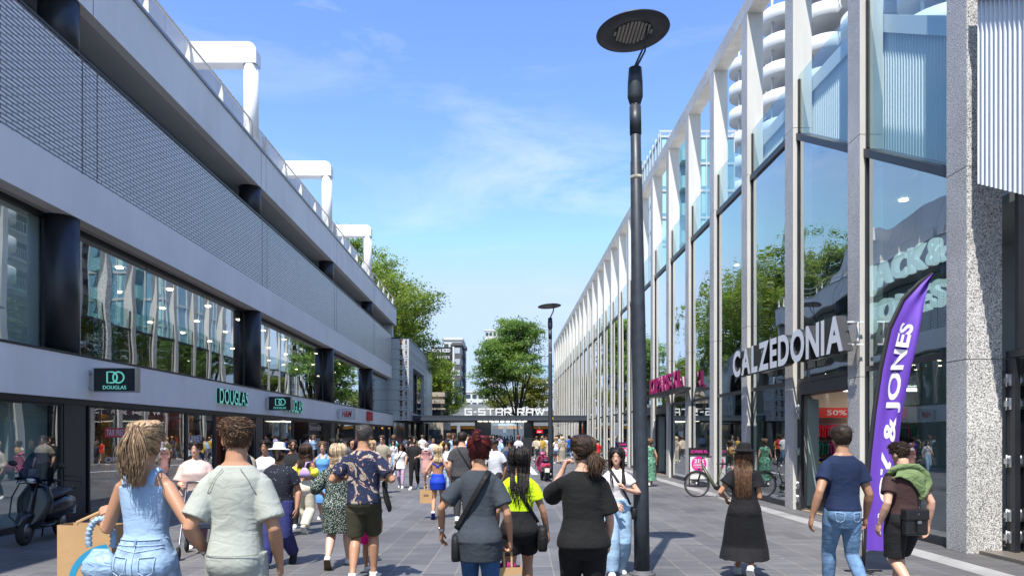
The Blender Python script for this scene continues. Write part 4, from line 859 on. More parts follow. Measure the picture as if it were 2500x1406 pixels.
# ------------------------------------------------------------ pavement signs
def aboard(x, y, w, h, label):
    s = empty('pavement_sign', (x, y, 0), label, 'sign', 'pavement signs by the glass facade')
    part('frame', s, black, (x-w/2, x-w/2+.035, y, y+.05, .05, h), (x+w/2-.035, x+w/2, y, y+.05, .05, h), (x-w/2+.036, x+w/2-.036, y, y+.05, .22, .26))
    part('header', s, black, (x-w/2, x+w/2, y-.02, y+.06, h+.002, h+.26)); part('foot', s, black, (x-w/2-.03, x+w/2+.03, y-.22, y+.28, .006, .05))
    part('panel', s, mat('panel_white', (.78,.78,.78), .4), (x-w/2+.036, x+w/2-.036, y+.01, y+.04, .262, h-.002))
    c = Vector((x, y+.004, .26+(h-.26)*.64)); r = w*.38; mb = MB(); mb.lathe([(r, 0), (r, .004)], c, 32, axis='y', smooth=False); mb.build('pink_disc', mat('pink_disc', (.72,.03,.30), .5), s)
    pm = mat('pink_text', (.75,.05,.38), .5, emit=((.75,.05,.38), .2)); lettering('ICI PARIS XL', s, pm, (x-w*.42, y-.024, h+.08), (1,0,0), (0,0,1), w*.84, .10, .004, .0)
    lettering('21%', s, letw, (x-w*.24, y-.002, c.z+r*.1), (1,0,0), (0,0,1), w*.5, r*.55, .004, .03); lettering('KORTING', s, letw, (x-w*.27, y-.002, c.z-r*.30), (1,0,0), (0,0,1), w*.54, r*.25, .004, .03); lettering('op bijna alles', s, letw, (x-w*.22, y-.002, c.z-r*.6), (1,0,0), (0,0,1), w*.44, r*.2, .004, .0)
    lettering('actie', s, pm, (x+w*.08, y+.008, .26+(h-.26)*.30), (1,0,0), (0,0,1), w*.25, .05, .003, .0)
aboard(PX(1710,25.4)-.05, 25.4, .68, 1.08, 'black pavement sign with pink disc behind the parked bicycle')
aboard(PX(1523,42), 42, .70, 1.12, 'farther black pavement sign with pink disc, left of the big lamp post')
# ------------------------------------------------------------ scooters
rub = mat('tyre_rubber', (.02,.02,.02), .85, bump=(60,.4,.004)); gloss = mat('gloss_anthracite', (.010,.011,.018), .25, coat=.35); alu = mat('alloy', (.22,.22,.24), .4, metal=1)
seatm = mat('seat_vinyl', (.02,.02,.024), .5); chrome = mat('chrome', (.7,.7,.72), .1, metal=1); lamp_g = mat('headlight_glass', (.55,.56,.5), .08, spec=.8)
def scooter(loc, rz, label, paint, shield=True, taill=True):
    s = empty('motor_scooter', loc, label, 'scooter', rz=rz); kw = dict(world=False)
    for y, nm in ((.64, 'front_wheel'), (-.62, 'rear_wheel')):
        mb = MB(); mb.lathe([(.12,-.03),(.15,-.05),(.20,-.055),(.232,-.035),(.24,0),(.232,.035),(.20,.055),(.15,.05),(.12,.03)], (0,y,.24), 32, axis='x'); wl_ = mb.build(nm, rub, s, **kw)
        mb = MB(); mb.lathe([(.03,-.06),(.125,-.045),(.125,.045),(.03,.06)], (0,y,.24), 20, axis='x')
        for k in range(5): a = k*2*math.pi/5; mb.bar((0,y,.24), (0,y+.12*math.cos(a),.24+.12*math.sin(a)), .05, .035, up=(1,0,0))
        mb.build('rim', alu, wl_, **kw)
    def lf(rings, nm, m, seg=18, p=2.4, par=s):   # rings: (y, z, halfwidth, halfheight)
        mb = MB(); R_ = []
        for (y, z, a, b) in rings:
            rr = []
            for k in range(seg):
                t = 2*math.pi*k/seg; c, si = math.cos(t), math.sin(t); rr.append((a*abs(c)**(2/p)*(1 if c > 0 else -1), y, z + b*abs(si)**(2/p)*(1 if si > 0 else -1)))
            R_.append(rr)
        mb.loft(R_); return mb.build(nm, m, par, fix=True, **kw)
    lf([(.90,.34,.02,.02),(.86,.40,.06,.05),(.76,.47,.085,.05),(.64,.50,.09,.045),(.50,.47,.08,.06),(.42,.40,.05,.06)], 'front_fender', paint)
    mb = MB()                                                # leg shield: curved sheet, broad at the shoulders
    R_ = []
    for i in range(13):
        t = i/12; z = .28 + .68*t; w_ = .13 + .15*math.sin(min(1,t*1.35)*math.pi*.62) - (.11*max(0,t-.7)/.3); yf = .50 - .16*t
        rr = [(w_*math.sin(a), yf + .13*math.cos(a)*(1) - .05, z) for a in [(-1+2*k/14)*1.45 for k in range(15)]]
        rr += [(p[0]*.92, p[1]-.03, p[2]) for p in rr[::-1]]; R_.append(rr)
    mb.loft(R_); mb.build('leg_shield', paint, s, fix=True, **kw)
    mb = MB(); mb.tube([(0,.60,.38),(0,.57,.55),(0,.50,.75),(0,.46,.92)], [.03,.045,.045,.05], 10); mb.build('horn_cover', paint, s, **kw)
    lf([(.40,.30,.14,.03),(.20,.27,.16,.03),(-.05,.27,.15,.035),(-.2,.3,.12,.05)], 'floorboard', black)
    lf([(-.05,.45,.07,.12),(-.15,.50,.13,.17),(-.32,.53,.20,.20),(-.52,.55,.22,.19),(-.72,.57,.19,.15),(-.88,.60,.12,.09),(-.94,.62,.05,.04)], 'rear_cowl', paint)
    lf([(.02,.66,.06,.03),(-.08,.73,.12,.05),(-.30,.765,.15,.06),(-.50,.79,.145,.065),(-.72,.79,.12,.055),(-.80,.78,.07,.03)], 'seat', seatm)
    mb = MB(); mb.tube([(0,.64,.24),(0,.50,.62),(0,.43,1.0)], .03, 8); mb.tube([(.055,.66,.22),(.06,.58,.45)], .018, 6); mb.build('fork', alu, s, **kw)
    lf([(.58,1.02,.05,.045),(.52,1.03,.115,.07),(.44,1.03,.12,.07),(.36,1.02,.08,.04)], 'headset', paint)
    lf([(.60,1.035,.02,.02),(.585,1.035,.075,.04),(.55,1.035,.085,.045)], 'headlight', lamp_g)
    mb = MB(); mb.tube([(-.34,.32,1.04),(-.2,.38,1.05),(0,.44,1.04),(.2,.38,1.05),(.34,.32,1.04)], .017, 8)
    for q in (-1,1): mb.tube([(q*.24,.36,1.05),(q*.35,.315,1.04)], .024, 8)
    hb = mb.build('handlebar', black, s, **kw)
    for q in (-1,1):
        mb = MB(); mb.tube([(q*.22,.39,1.06),(q*.27,.42,1.18),(q*.34,.40,1.26)], .008, 6); mb.ball((q*.37,.40,1.29), (.075,.02,.045), 14, 8); mb.build('mirror', black, s, **kw)
    if shield:
        mb = MB(); vs = []
        for i in range(13):
            t = i/12; z = 1.03 + .46*t; w_ = .27*(1-t**3*.55); 
            for k in range(13): a = (-1+2*k/12); vs.append((w_*math.sin(a*1.2)/.93 if True else 0, .60 - .16*t - .13*a*a, z - .10*(a*a)*(1-t)))
        fs = [(i*13+k, i*13+k+1, (i+1)*13+k+1, (i+1)*13+k) for i in range(12) for k in range(12)]
        mb.add(vs, fs, smooth=True); mb.build('windshield', glass('smoked_screen', (.22,.27,.42), 1.4, .06, .002, 1), s, **kw)
    mb = MB(); mb.tube([(-.06,.66,.30),(-.26,.62,.45),(-.29,.52,.75),(-.22,.46,.97),(-.05,.50,1.0)], .012, 8); mb.tube([(.06,.66,.30),(.26,.62,.45),(.29,.52,.75),(.22,.46,.97),(.05,.50,1.0)], .012, 8); mb.build('crash_bar', black, s, **kw)
    mb = MB()
    for q in (-.12,-.04,.04,.12): mb.tube([(q,-.74,.83),(q,-.98,.86)], .008, 6)
    mb.tube([(-.14,-.74,.83),(-.15,-.98,.86),(-.15,-1.0,1.02),(.15,-1.0,1.02),(.15,-.98,.86),(.14,-.74,.83)], .010, 6); mb.tube([(-.15,-.99,.94),(.15,-.99,.94)], .008, 6); mb.build('rack', black, s, **kw)
    mb = MB(); mb.tube([(-.10,-.2,.22),(-.14,-.28,.02)], .014, 6); mb.tube([(.10,-.2,.22),(.14,-.28,.02)], .014, 6); mb.build('stand', black, s, **kw)
    mb = MB(); mb.tube([(.13,-.35,.22),(.15,-.6,.25),(.16,-.9,.28)], [.03,.05,.055], 10); mb.build('exhaust', alu, s, **kw)
    if taill:
        mb = MB(); mb.box(-.07,.07,-.975,-.94,.62,.67); mb.build('tail_light', mat('tail_red', (.6,.01,.01), .2), s, **kw)
        mb = MB(); mb.box(-.09,.09,-.99,-.975,.36,.52); mb.build('number_plate', mat('plate_pale', (.75,.75,.7), .4), s, **kw)
        mb = MB(); mb.tube([(0,-.90,.6),(0,-.96,.38)], .06, 8, flat=.3); mb.build('plate_holder', black, s, **kw)
    return s
sc1 = scooter((-7.80, 12.50, 0), R(180-17), 'dark glossy motor scooter with tall smoked windshield parked by the left shop window', gloss)
sc1.rotation_euler = (0, R(-4), R(180+8))
pinkp = mat('pink_paint', (.50,.06,.16), .25, coat=.6)
scooter((PX(1328,29.0), 29.0, 0), R(4), 'pink motor scooter seen from behind, parked beside the second lamp post', pinkp, shield=False)
# ------------------------------------------------------------ bicycle
def bicycle(loc, rz, label):
    s = empty('bicycle', loc, label, 'bicycle', rz=rz); kw = dict(world=False); r = .345; ol = mat('olive_frame', (.06,.07,.035), .35, coat=.3)
    for x, nm in ((-.56, 'front_wheel'), (.54, 'rear_wheel')):
        mb = MB(); mb.tube([(x + r*math.cos(2*math.pi*k/40), 0, .36 + r*math.sin(2*math.pi*k/40)) for k in range(40)], .02, 8, closed=True, up=(0,1,0)); w_ = mb.build(nm, rub, s, **kw)
        mb = MB(); mb.tube([(x + (r-.035)*math.cos(2*math.pi*k/40), 0, .36 + (r-.035)*math.sin(2*math.pi*k/40)) for k in range(40)], .010, 6, closed=True, up=(0,1,0))
        for k in range(28): a = k*2*math.pi/28; mb.tube([(x+.02*math.cos(a+.6), .02*(-1)**k, .36+.02*math.sin(a+.6)), (x+(r-.03)*math.cos(a), 0, .36+(r-.03)*math.sin(a))], .0022, 3, smooth=False)
        mb.lathe([(.07,-.03),(.07,.03)], (x,0,.36), 16, axis='y'); mb.build('rim', alu, w_, **kw)
        mb = MB(); mb.tube([(x + (r+.035)*math.cos(a), 0, .36 + (r+.035)*math.sin(a)) for a in [R(20+ i*14) for i in range(11)]], .026, 6, flat=.3, up=(0,1,0)); mb.build('mudguard', black, s, **kw)
    mb = MB(); mb.tube([(-.40,0,.88),(-.08,0,.33),(-.02,0,.29)], [.035,.05,.05], 10); mb.tube([(-.02,0,.29),(.13,0,.84)], .022, 8); mb.tube([(.10,0,.74),(.54,0,.36)], .013, 6); mb.tube([(-.02,0,.30),(.54,0,.36)], .014, 6); mb.tube([(-.42,0,.96),(-.385,0,.82)], .026, 8); mb.build('frame', ol, s, **kw)
    mb = MB(); mb.tube([(-.37,0,.88),(-.10,0,.42)], .022, 8); mb.build('battery', black, s, **kw)
    mb = MB()
    for q in (-.05,.05): mb.tube([(-.40,q*.6,.82),(-.46,q,.68),(-.56,q,.36)], .015, 6)
    mb.build('fork', black, s, **kw)
    mb = MB(); mb.tube([(-.42,0,.95),(-.44,0,1.08),(-.40,0,1.12)], .016, 8); mb.tube([(-.26,-.28,1.16),(-.38,-.2,1.13),(-.42,0,1.11),(-.38,.2,1.13),(-.26,.28,1.16)], .012, 8)
    for q in (-1,1): mb.tube([(-.20,q*.29,1.17),(-.31,q*.25,1.15)], .018, 8)
    mb.build('handlebar', black, s, **kw)
    mb = MB(); mb.tube([(.12,0,.80),(.155,0,.93)], .014, 8); mb.build('seat_post', black, s, **kw)
    mb = MB(); mb.ball((.20,0,.96), (.10,.085,.032), 14, 8); mb.ball((.08,0,.955), (.10,.035,.022), 12, 6); mb.build('saddle', black, s, **kw)
    mb = MB(); mb.lathe([(.09,-.05),(.09,.05)], (0,0,.29), 20, axis='y'); mb.bar((0,-.07,.29), (.10,-.07,.16), .02, .02); mb.box(.06,.15,-.17,-.075,.14,.165); mb.bar((0,.07,.29), (-.10,.07,.42), .02, .02); mb.box(-.15,-.06,.075,.17,.41,.435); mb.build('crank', black, s, **kw)
    mb = MB(); mb.tube([(.06,-.04,.28),(-.06,-.22,.01)], .011, 6); mb.build('kickstand', alu, s, **kw)
    mb = MB()
    for q in (-.06,.06): mb.tube([(.25,q,.76),(.78,q,.76),(.56,q,.38)], .008, 5)
    for x in (.35,.5,.65): mb.tube([(x,-.06,.76),(x,.06,.76)], .006, 5)
    mb.build('rack', black, s, **kw)
    mb = MB(); mb.ball((-.50,0,.80), (.04,.03,.03), 10, 6); mb.build('headlight', black, s, **kw); return s
bicycle((PX(1750,21.1), 21.1, 0), R(-4), 'olive electric bicycle parked in front of the pink disc sign')
# ------------------------------------------------------------ people: one continuous body each, clothes and hair as its children
def cloth(name, c, rough=.85, weave=900, crease=.28, var=.08, scale=5):
    if name in MATS: return MATS[name]
    m = mat(name, c, rough, spec=.25, var=(scale, var)); n = m.node_tree; p = n.nodes['Principled BSDF']; p.inputs['Sheen Weight'].default_value = .02
    t = N(n, 'ShaderNodeTexCoord'); mp = N(n, 'ShaderNodeMapping'); mp.inputs['Scale'].default_value = (1, 1, 1.9); q = N(n, 'ShaderNodeTexNoise'); q.inputs['Scale'].default_value = 7; q.inputs['Detail'].default_value = 3; q.inputs['Distortion'].default_value = 1.4
    b = N(n, 'ShaderNodeBump'); b.inputs['Strength'].default_value = crease; b.inputs['Distance'].default_value = .03
    q2 = N(n, 'ShaderNodeTexNoise'); q2.inputs['Scale'].default_value = weave; b2 = N(n, 'ShaderNodeBump'); b2.inputs['Strength'].default_value = .12; b2.inputs['Distance'].default_value = .001
    k = n.links.new; k(t.outputs['Object'], mp.inputs[0]); k(mp.outputs[0], q.inputs[0]); k(q.outputs[0], b.inputs['Height']); k(t.outputs['Object'], q2.inputs[0]); k(q2.outputs[0], b2.inputs['Height']); k(b.outputs[0], b2.inputs['Normal']); k(b2.outputs[0], p.inputs['Normal'])
    return m
def dotted(name, c, d, scale, lo, hi, distort=0):
    m = cloth(name, c); n = m.node_tree; p = n.nodes['Principled BSDF']; t = N(n, 'ShaderNodeTexCoord'); v = N(n, 'ShaderNodeTexVoronoi'); v.inputs['Scale'].default_value = scale
    r = N(n, 'ShaderNodeMapRange'); r.inputs['From Min'].default_value = lo; r.inputs['From Max'].default_value = hi; r.inputs['To Min'].default_value = 1; r.inputs['To Max'].default_value = 0
    mx = N(n, 'ShaderNodeMix', data_type='RGBA'); mx.inputs[6].default_value = (*lin(c), 1); mx.inputs[7].default_value = (*lin(d), 1); k = n.links.new
    k(t.outputs['Object'], v.inputs[0]); k(v.outputs['Distance'], r.inputs[0]); k(r.outputs[0], mx.inputs[0]); k(mx.outputs[2], p.inputs['Base Color']); return m
def floral(name):
    m = cloth(name, (.018,.025,.06)); n = m.node_tree; p = n.nodes['Principled BSDF']; k = n.links.new; t = N(n, 'ShaderNodeTexCoord')
    q = N(n, 'ShaderNodeTexNoise'); q.inputs['Scale'].default_value = 5; q.inputs['Detail'].default_value = 3; q.inputs['Distortion'].default_value = 2.2
    c = N(n, 'ShaderNodeValToRGB'); c.color_ramp.elements[0].position = .56; c.color_ramp.elements[0].color = (.018,.025,.06,1); c.color_ramp.elements[1].position = .575; c.color_ramp.elements[1].color = (.55,.30,.22,1)
    for pos, cc in ((.60, (.42,.40,.30)), (.625, (.10,.17,.17)), (.65, (.60,.46,.38)), (.70, (.35,.13,.10))): e = c.color_ramp.elements.new(pos); e.color = (*cc, 1)
    v = N(n, 'ShaderNodeTexVoronoi'); v.inputs['Scale'].default_value = 34; r = N(n, 'ShaderNodeMapRange'); r.inputs['From Min'].default_value = .16; r.inputs['From Max'].default_value = .12; r.inputs['To Max'].default_value = .6
    mx = N(n, 'ShaderNodeMix', data_type='RGBA'); mx.inputs[7].default_value = (.22,.27,.36,1)
    k(t.outputs['Object'], q.inputs[0]); k(q.outputs[0], c.inputs[0]); k(t.outputs['Object'], v.inputs[0]); k(v.outputs['Distance'], r.inputs[0]); k(r.outputs[0], mx.inputs[0]); k(c.outputs[0], mx.inputs[6]); k(mx.outputs[2], p.inputs['Base Color']); return m
SK = {k: mat('skin_'+k, v, .48, spec=.4, sub=.12, var=(7, .06), bump=(140, .10, .001)) for k, v in dict(fair=(.62,.36,.26), tan=(.46,.24,.145), olive=(.40,.21,.13), brown=(.16,.075,.045), pale=(.66,.42,.32)).items()}
def hairm(name, c): return mat('hair_'+name, c, .55, spec=.3, var=(30, .45), bump=(90, .5, .004))
HR = {'black': hairm('black', (.012,.010,.010)), 'dark': hairm('dark', (.028,.018,.013)), 'brown': hairm('brown', (.07,.038,.022)), 'lbrown': hairm('lbrown', (.16,.095,.055)), 'blond': hairm('blond', (.42,.29,.16)), 'blond2': hairm('blond2', (.20,.13,.08)), 'pale': hairm('pale', (.58,.46,.32)), 'red': hairm('red', (.13,.015,.012)), 'red2': hairm('red2', (.045,.008,.010)), 'auburn': hairm('auburn', (.20,.055,.035)), 'grey': hairm('grey', (.10,.09,.085)), 'brown2': hairm('brown2', (.13,.065,.035))}
MT = [(.44,.070,.060,-.004),(.47,.092,.066,-.006),(.50,.100,.070,-.010),(.53,.100,.068,-.010),(.57,.093,.062,-.004),(.62,.088,.058,.002),(.67,.092,.060,.004),(.72,.100,.064,.003),(.77,.103,.062,0),(.795,.102,.054,-.004),(.813,.093,.046,-.006),(.829,.076,.040,-.006),(.843,.052,.037,-.006),(.857,.036,.034,-.004),(.90,.033,.035,.006)]
FT = [(.44,.074,.062,-.004),(.47,.098,.070,-.008),(.50,.108,.074,-.012),(.53,.106,.070,-.010),(.57,.088,.060,-.002),(.62,.073,.052,.004),(.67,.077,.055,.006),(.72,.086,.066,.012),(.77,.092,.058,.004),(.795,.093,.046,-.002),(.813,.083,.040,-.004),(.829,.063,.034,-.004),(.843,.042,.031,-.004),(.857,.030,.029,-.002),(.90,.027,.029,.006)]
def interp(T, z):
    if z <= T[0][0]: return T[0][1:]
    for a, b in zip(T[:-1], T[1:]):
        if z <= b[0]:
            t = (z-a[0])/(b[0]-a[0]); t = t*t*(3-2*t) if False else t
            return tuple(a[i] + (b[i]-a[i])*t for i in range(1, len(a)))
    return T[-1][1:]
HT = [(0,.34,.72,.05),(.07,.52,.86,.10),(.16,.66,.90,.20),(.28,.79,.90,.50),(.40,.88,.90,.76),(.50,.93,.92,.90),(.60,.97,.97,.98),(.70,1.0,.99,1.02),(.80,.96,.93,1.0),(.88,.84,.78,.86),(.94,.63,.57,.64),(.98,.38,.34,.38),(1.0,.08,.08,.08)]
def fused(mb, voxel, name='fused', smooth=3, wr=None):
    """weld overlapping solids into one continuous skin"""
    me = bpy.data.meshes.new(name); me.from_pydata(mb.v, [], mb.f); me.update(); o = bpy.data.objects.new(name, me); col.objects.link(o)
    import bmesh
    bm = bmesh.new(); bm.from_mesh(me); bmesh.ops.recalc_face_normals(bm, faces=bm.faces); bm.to_mesh(me); bm.free()
    r = o.modifiers.new('r', 'REMESH'); r.mode = 'VOXEL'; r.voxel_size = voxel; s = o.modifiers.new('s', 'SMOOTH'); s.factor = .5; s.iterations = smooth
    dg = bpy.context.evaluated_depsgraph_get(); out_ = bpy.data.meshes.new_from_object(o.evaluated_get(dg)); bpy.data.objects.remove(o); bpy.data.meshes.remove(me)
    n = len(out_.vertices); co = np.empty(n*3, np.float32); out_.vertices.foreach_get('co', co); co = co.reshape(-1, 3)
    if wr:
        amp, seed, mode = wr; nr = np.empty(n*3, np.float32); out_.vertices.foreach_get('normal', nr); nr = nr.reshape(-1, 3); so = Vector((seed*3.1, seed*1.7, seed*.9))
        d = np.empty(n, np.float32)
        for i, c in enumerate(co):
            x, y, z = float(c[0]), float(c[1]), float(c[2])
            if mode == 'v': q = noise.noise(Vector((x*9, y*9, z*1.6)) + so) + .4*noise.noise(Vector((x*20, y*20, z*4)) + so)
            else:
                w1 = noise.noise(Vector((x*2.5, y*2.5, z*2.5)) + so)*1.3; q = (1-abs(noise.noise(Vector((x*2.4+w1, y*2.4, z*5.5+x*3.5*((seed % 2)*2-1)+w1)) + so))*2.2)*.65 + 1.0*noise.noise(Vector((x*4, y*4, z*3.2)) + so) + .3*noise.noise(Vector((x*11, y*11, z*12)) + so)
            d[i] = q
        co = co + nr*(d*amp)[:, None]; out_.vertices.foreach_set('co', co.ravel()); out_.update()
    out_.polygons.foreach_set('use_smooth', np.ones(len(out_.polygons), bool)); return out_
def obj_from(me, name, m, parent):
    me.name = name; me.materials.clear(); me.materials.append(m); o = bpy.data.objects.new(name, me); col.objects.link(o); o.parent = parent; return o
def ik(a, t, l1, l2, pole):
    a, t = Vector(a), Vector(t); d = t - a; L_ = d.length
    if L_ > (l1+l2)*.995: t = a + d*((l1+l2)*.995/L_); d = t-a; L_ = d.length
    c = (l1*l1 + L_*L_ - l2*l2)/(2*L_); h = math.sqrt(max(l1*l1 - c*c, 0)); u = d.normalized(); p = Vector(pole); p = (p - u*p.dot(u)).normalized()
    return a + u*c + p*h, t
POSES = {
 'walkL': dict(fl=(-.05,.15,.040,0), fr=(.05,-.16,.092,48), al=(-.13,-.07,.50), ar=(.13,.12,.52)),
 'walkR': dict(fr=(.05,.15,.040,0), fl=(-.05,-.16,.092,48), ar=(.13,-.07,.50), al=(-.13,.12,.52)),
 'stepL': dict(fl=(-.05,.09,.040,0), fr=(.05,-.10,.060,22), al=(-.135,.0,.49), ar=(.135,.04,.49)),
 'stepR': dict(fr=(.05,.09,.040,0), fl=(-.05,-.10,.060,22), ar=(.135,.0,.49), al=(-.135,.04,.49)),
 'stand': dict(fl=(-.06,.0,.040,0), fr=(.06,.02,.040,0), al=(-.135,.02,.485), ar=(.135,.02,.485))}
class Body: pass
def person(px, Y, top, rz, label, sex='m', skin='tan', hair=('short', 'dark'), pose='walkL', heavy=1.0, clothes=(), res=None, head=(0, 0), lean=0, X=None, H=None, group='people in the street', near=False, feet='white', shoe2=None, face=None, hold=True, over=None, fatleg=1.0, shoes=True, cap_h=0, wid=1.0):
    H = H or (CZ + (CY-top)*Y/F) - .012 - cap_h; X = PX(px, Y) if X is None else X
    root = empty('person', (X, Y, 0), label, 'person', group, rz=R(rz)); B = Body(); B.root = root; B.H = H; B.sex = sex
    P = dict(POSES[pose]); P.update(over or {}); T = [(t[0], t[1]*(wid if t[0] < .835 else 1), *t[2:]) for t in (MT if sex == 'm' else FT)]; vox = res or (.0075 if Y < 11 else .011 if Y < 20 else .017)
    seg = 20 if Y < 20 else 12
    fl, fr = P['fl'], P['fr']; spread = max(abs(fl[1]), abs(fr[1])); hipz = .535 - spread*spread*.62 - P.get('drop', 0); dz = hipz - .53
    hs = .052; ln = lean
    def sp(z): return Vector((0, ln*(z-.5)*H, (z+dz)*H))     # point on the spine at a height fraction
    B.sp = sp; B.T = T; B.heavy = heavy
    def tor(z, e=0):
        w_, d_, yo = interp(T, z); k = 1 + (heavy-1)*(max(0, min(1, (0.80-z)/.10)) + .9*math.exp(-((z-.645)/.05)**2) - .25*max(0, min(1, (.56-z)/.08))); k2 = 1 + (heavy-1)*.6
        return w_*H*max(k, k2 if z < .83 else 1)+e, d_*H*(1+(k-1)*1.1)+e, yo*H
    B.tor = tor
    def ring(z, e=0, p=2.35, sg=None, xo=0):
        a, b, yo = tor(z, e); c = sp(z); sg = sg or seg; r = []
        for k in range(sg):
            t = 2*math.pi*k/sg; cx, sy = math.cos(t), math.sin(t); r.append(c + Vector((xo + a*abs(cx)**(2/p)*(1 if cx > 0 else -1), yo + b*abs(sy)**(2/p)*(1 if sy > 0 else -1), 0)))
        return r
    B.ring = ring
    body = MB(); zs = [.487]+[t[0] for t in T if t[0] > .487]; low = [[Vector((q.x*k_, q.y*k_, q.z-dz_*H)) for q in ring(.487)] for k_, dz_ in ((.50,.030),(.76,.016))]; body.loft(low + [ring(z) for z in zs])
    shx = wid*(.095 if sex == 'm' else .083)*H*(1+(heavy-1)*.35); hipx = wid*.050*H*(1+(heavy-1)*.6)
    J = {}
    for s, nm, f, a in ((-1, 'l', fl, P['al']), (1, 'r', fr, P['ar'])):
        hip = sp(.515) + Vector((s*hipx, 0, 0)); ank = Vector((f[0]*H, f[1]*H, f[2]*H)); kn, ank = ik(hip, ank, .245*H, .246*H, (s*.06, 1, 0)); J['hip'+nm] = hip; J['kn'+nm] = kn; J['an'+nm] = ank
        sh = sp(.783) + Vector((s*shx, -.004*H, 0)); wr = Vector((a[0]*H, a[1]*H + ln*(a[2]-.5)*H, (a[2]+dz)*H)); el, wr = ik(sh, wr, .168*H, .150*H, P.get('pole'+nm, (s*.45, -1, -.15))); J['sh'+nm] = sh; J['el'+nm] = el; J['wr'+nm] = wr
        lk = fatleg*(1+(heavy-1)*.7)
        body.tube([hip+Vector((0,0,.03*H)), hip.lerp(kn,.25), hip.lerp(kn,.6), kn+Vector((0,0,.02*H)), kn, kn.lerp(ank,.25)+Vector((0,-.008*H,0)), kn.lerp(ank,.5)+Vector((0,-.004*H,0)), kn.lerp(ank,.82), ank], [r*H*lk for r in (.046,.051,.041,.033,.0315,.0345,.030,.0205,.0195)], 14)
        ak = 1+(heavy-1)*.9; mk = 1 if sex == 'm' else .86
        body.ball(sh+Vector((-s*.006*H,0,-.002*H)), .031*H*mk*(1+(heavy-1)*.5), 14, 8)
        body.tube([sh, sh.lerp(el,.3), sh.lerp(el,.65), el, el.lerp(wr,.22), el.lerp(wr,.55), el.lerp(wr,.88), wr], [r*H*ak*mk for r in (.030,.0295,.0265,.0225,.0245,.0215,.0155,.0150)], 14)
        # foot
        p_ = R(f[3]); fw = Vector((s*.12, 1, 0)).normalized(); d = (fw*math.cos(p_) + Vector((0,0,-math.sin(p_)))); up = (fw*math.sin(p_) + Vector((0,0,math.cos(p_)))); sd = d.cross(up)
        def fring(t, w_, zt, zb, e=0):
            c = ank + d*t*H; r = []
            for k in range(14):
                q = 2*math.pi*k/14; z_ = (zt if math.sin(q) > 0 else -zb)*abs(math.sin(q)); r.append(c + sd*(w_*H+e)*math.cos(q) + up*(z_*H + (e if math.sin(q) > 0 else -e*.5)) - up*.022*H)
            return r
        FR = [(-.034,.012,.012,.012),(-.028,.019,.024,.016),(-.005,.021,.035,.016),(.03,.022,.026,.016),(.065,.026,.012,.016),(.09,.025,.006,.014),(.108,.016,.002,.010)]
        body.loft([fring(*q) for q in FR]); J['foot'+nm] = (fring, FR, ank, d, up, sd)
        # hand: palm fused with the arm, fingers rooted in it
        hd = (P.get('hd'+nm) and Vector(P['hd'+nm]).normalized()) or ((wr-el).normalized()*.6 + Vector((0,.15,-1))*.4).normalized()
        pn = Vector(P.get('pn'+nm, (-s, 0, 0))); pn = (pn - hd*pn.dot(hd)).normalized(); th = Vector(P.get('th'+nm, (0, 1, .1))); th = (th - hd*th.dot(hd) - pn*th.dot(pn)).normalized()
        PL = .052*H; R_ = []
        for t, w_, k_ in ((-.006,.0135,.011),(.012,.019,.0115),(.035,.0235,.0105),(.052,.0225,.009)):
            c = wr + hd*t*H; R_.append([c + th*w_*H*math.cos(q) + pn*k_*H*math.sin(q) for q in [2*math.pi*k/12 for k in range(12)]])
        body.loft(R_)
        J['hand'+nm] = (wr, hd, pn, th, PL); J['grip'+nm] = wr + hd*(.060*H) + pn*.018*H
    hy, hp = head; c0 = sp(.868) + Vector((0, .004*H, 0)); rot = Matrix.Rotation(R(hy), 3, 'Z') @ Matrix.Rotation(R(hp), 3, 'X')
    HW, HD, HH = .0445*H, .057*H, .132*H
    def hpt(az, t, inf=0):
        w_, f_, b_ = interp(HT, max(0, min(1, t))); x = math.sin(az); y = math.cos(az); dd = (HD*f_ if y > 0 else HD*b_)
        return c0 + rot @ Vector((x*(HW*w_+inf), y*(dd+inf) + .006*H, t*HH + (inf*max(0, (t-.6)/.4) if t > .6 else 0)))
    B.hpt = hpt; B.rot = rot; B.c0 = c0; B.J = J; B.HW, B.HD, B.HH = HW, HD, HH
    body.loft([[hpt(-2*math.pi*k/22, t) for k in range(22)] for t in [i/16 for i in range(17)]])
    body.tube([sp(.835)+Vector((0,-.006*H,0)), sp(.865), c0 + rot @ Vector((0, -.006*H, .035*H))], [.036*H*(1 if sex=='m' else .8), .031*H*(1 if sex=='m' else .84), .031*H*(1 if sex=='m' else .86)], 16)
    def hloc(x, y, t): return c0 + rot @ Vector((x*HW, y*HD, t*HH))
    B.hloc = hloc
    body.tube([hloc(0,.90,.54), hloc(0,1.05,.42), hloc(0,1.15,.37), hloc(0,.98,.34)], [.005*H,.0065*H,.0080*H,.005*H], 8)
    for s in (-1, 1): body.ball(hloc(s*1.00, -.02, .45), (.006*H, .013*H, .021*H), 10, 6, rot=rot @ Matrix.Rotation(R(s*-18), 3, 'Z'))
    body.ball(hloc(0,.83,.20), (.017*H,.009*H,.008*H), 10, 5, rot=rot)
    me = fused(body, vox, 'body', 2)
    bo = obj_from(me, 'body', SK[skin], root); B.body = bo
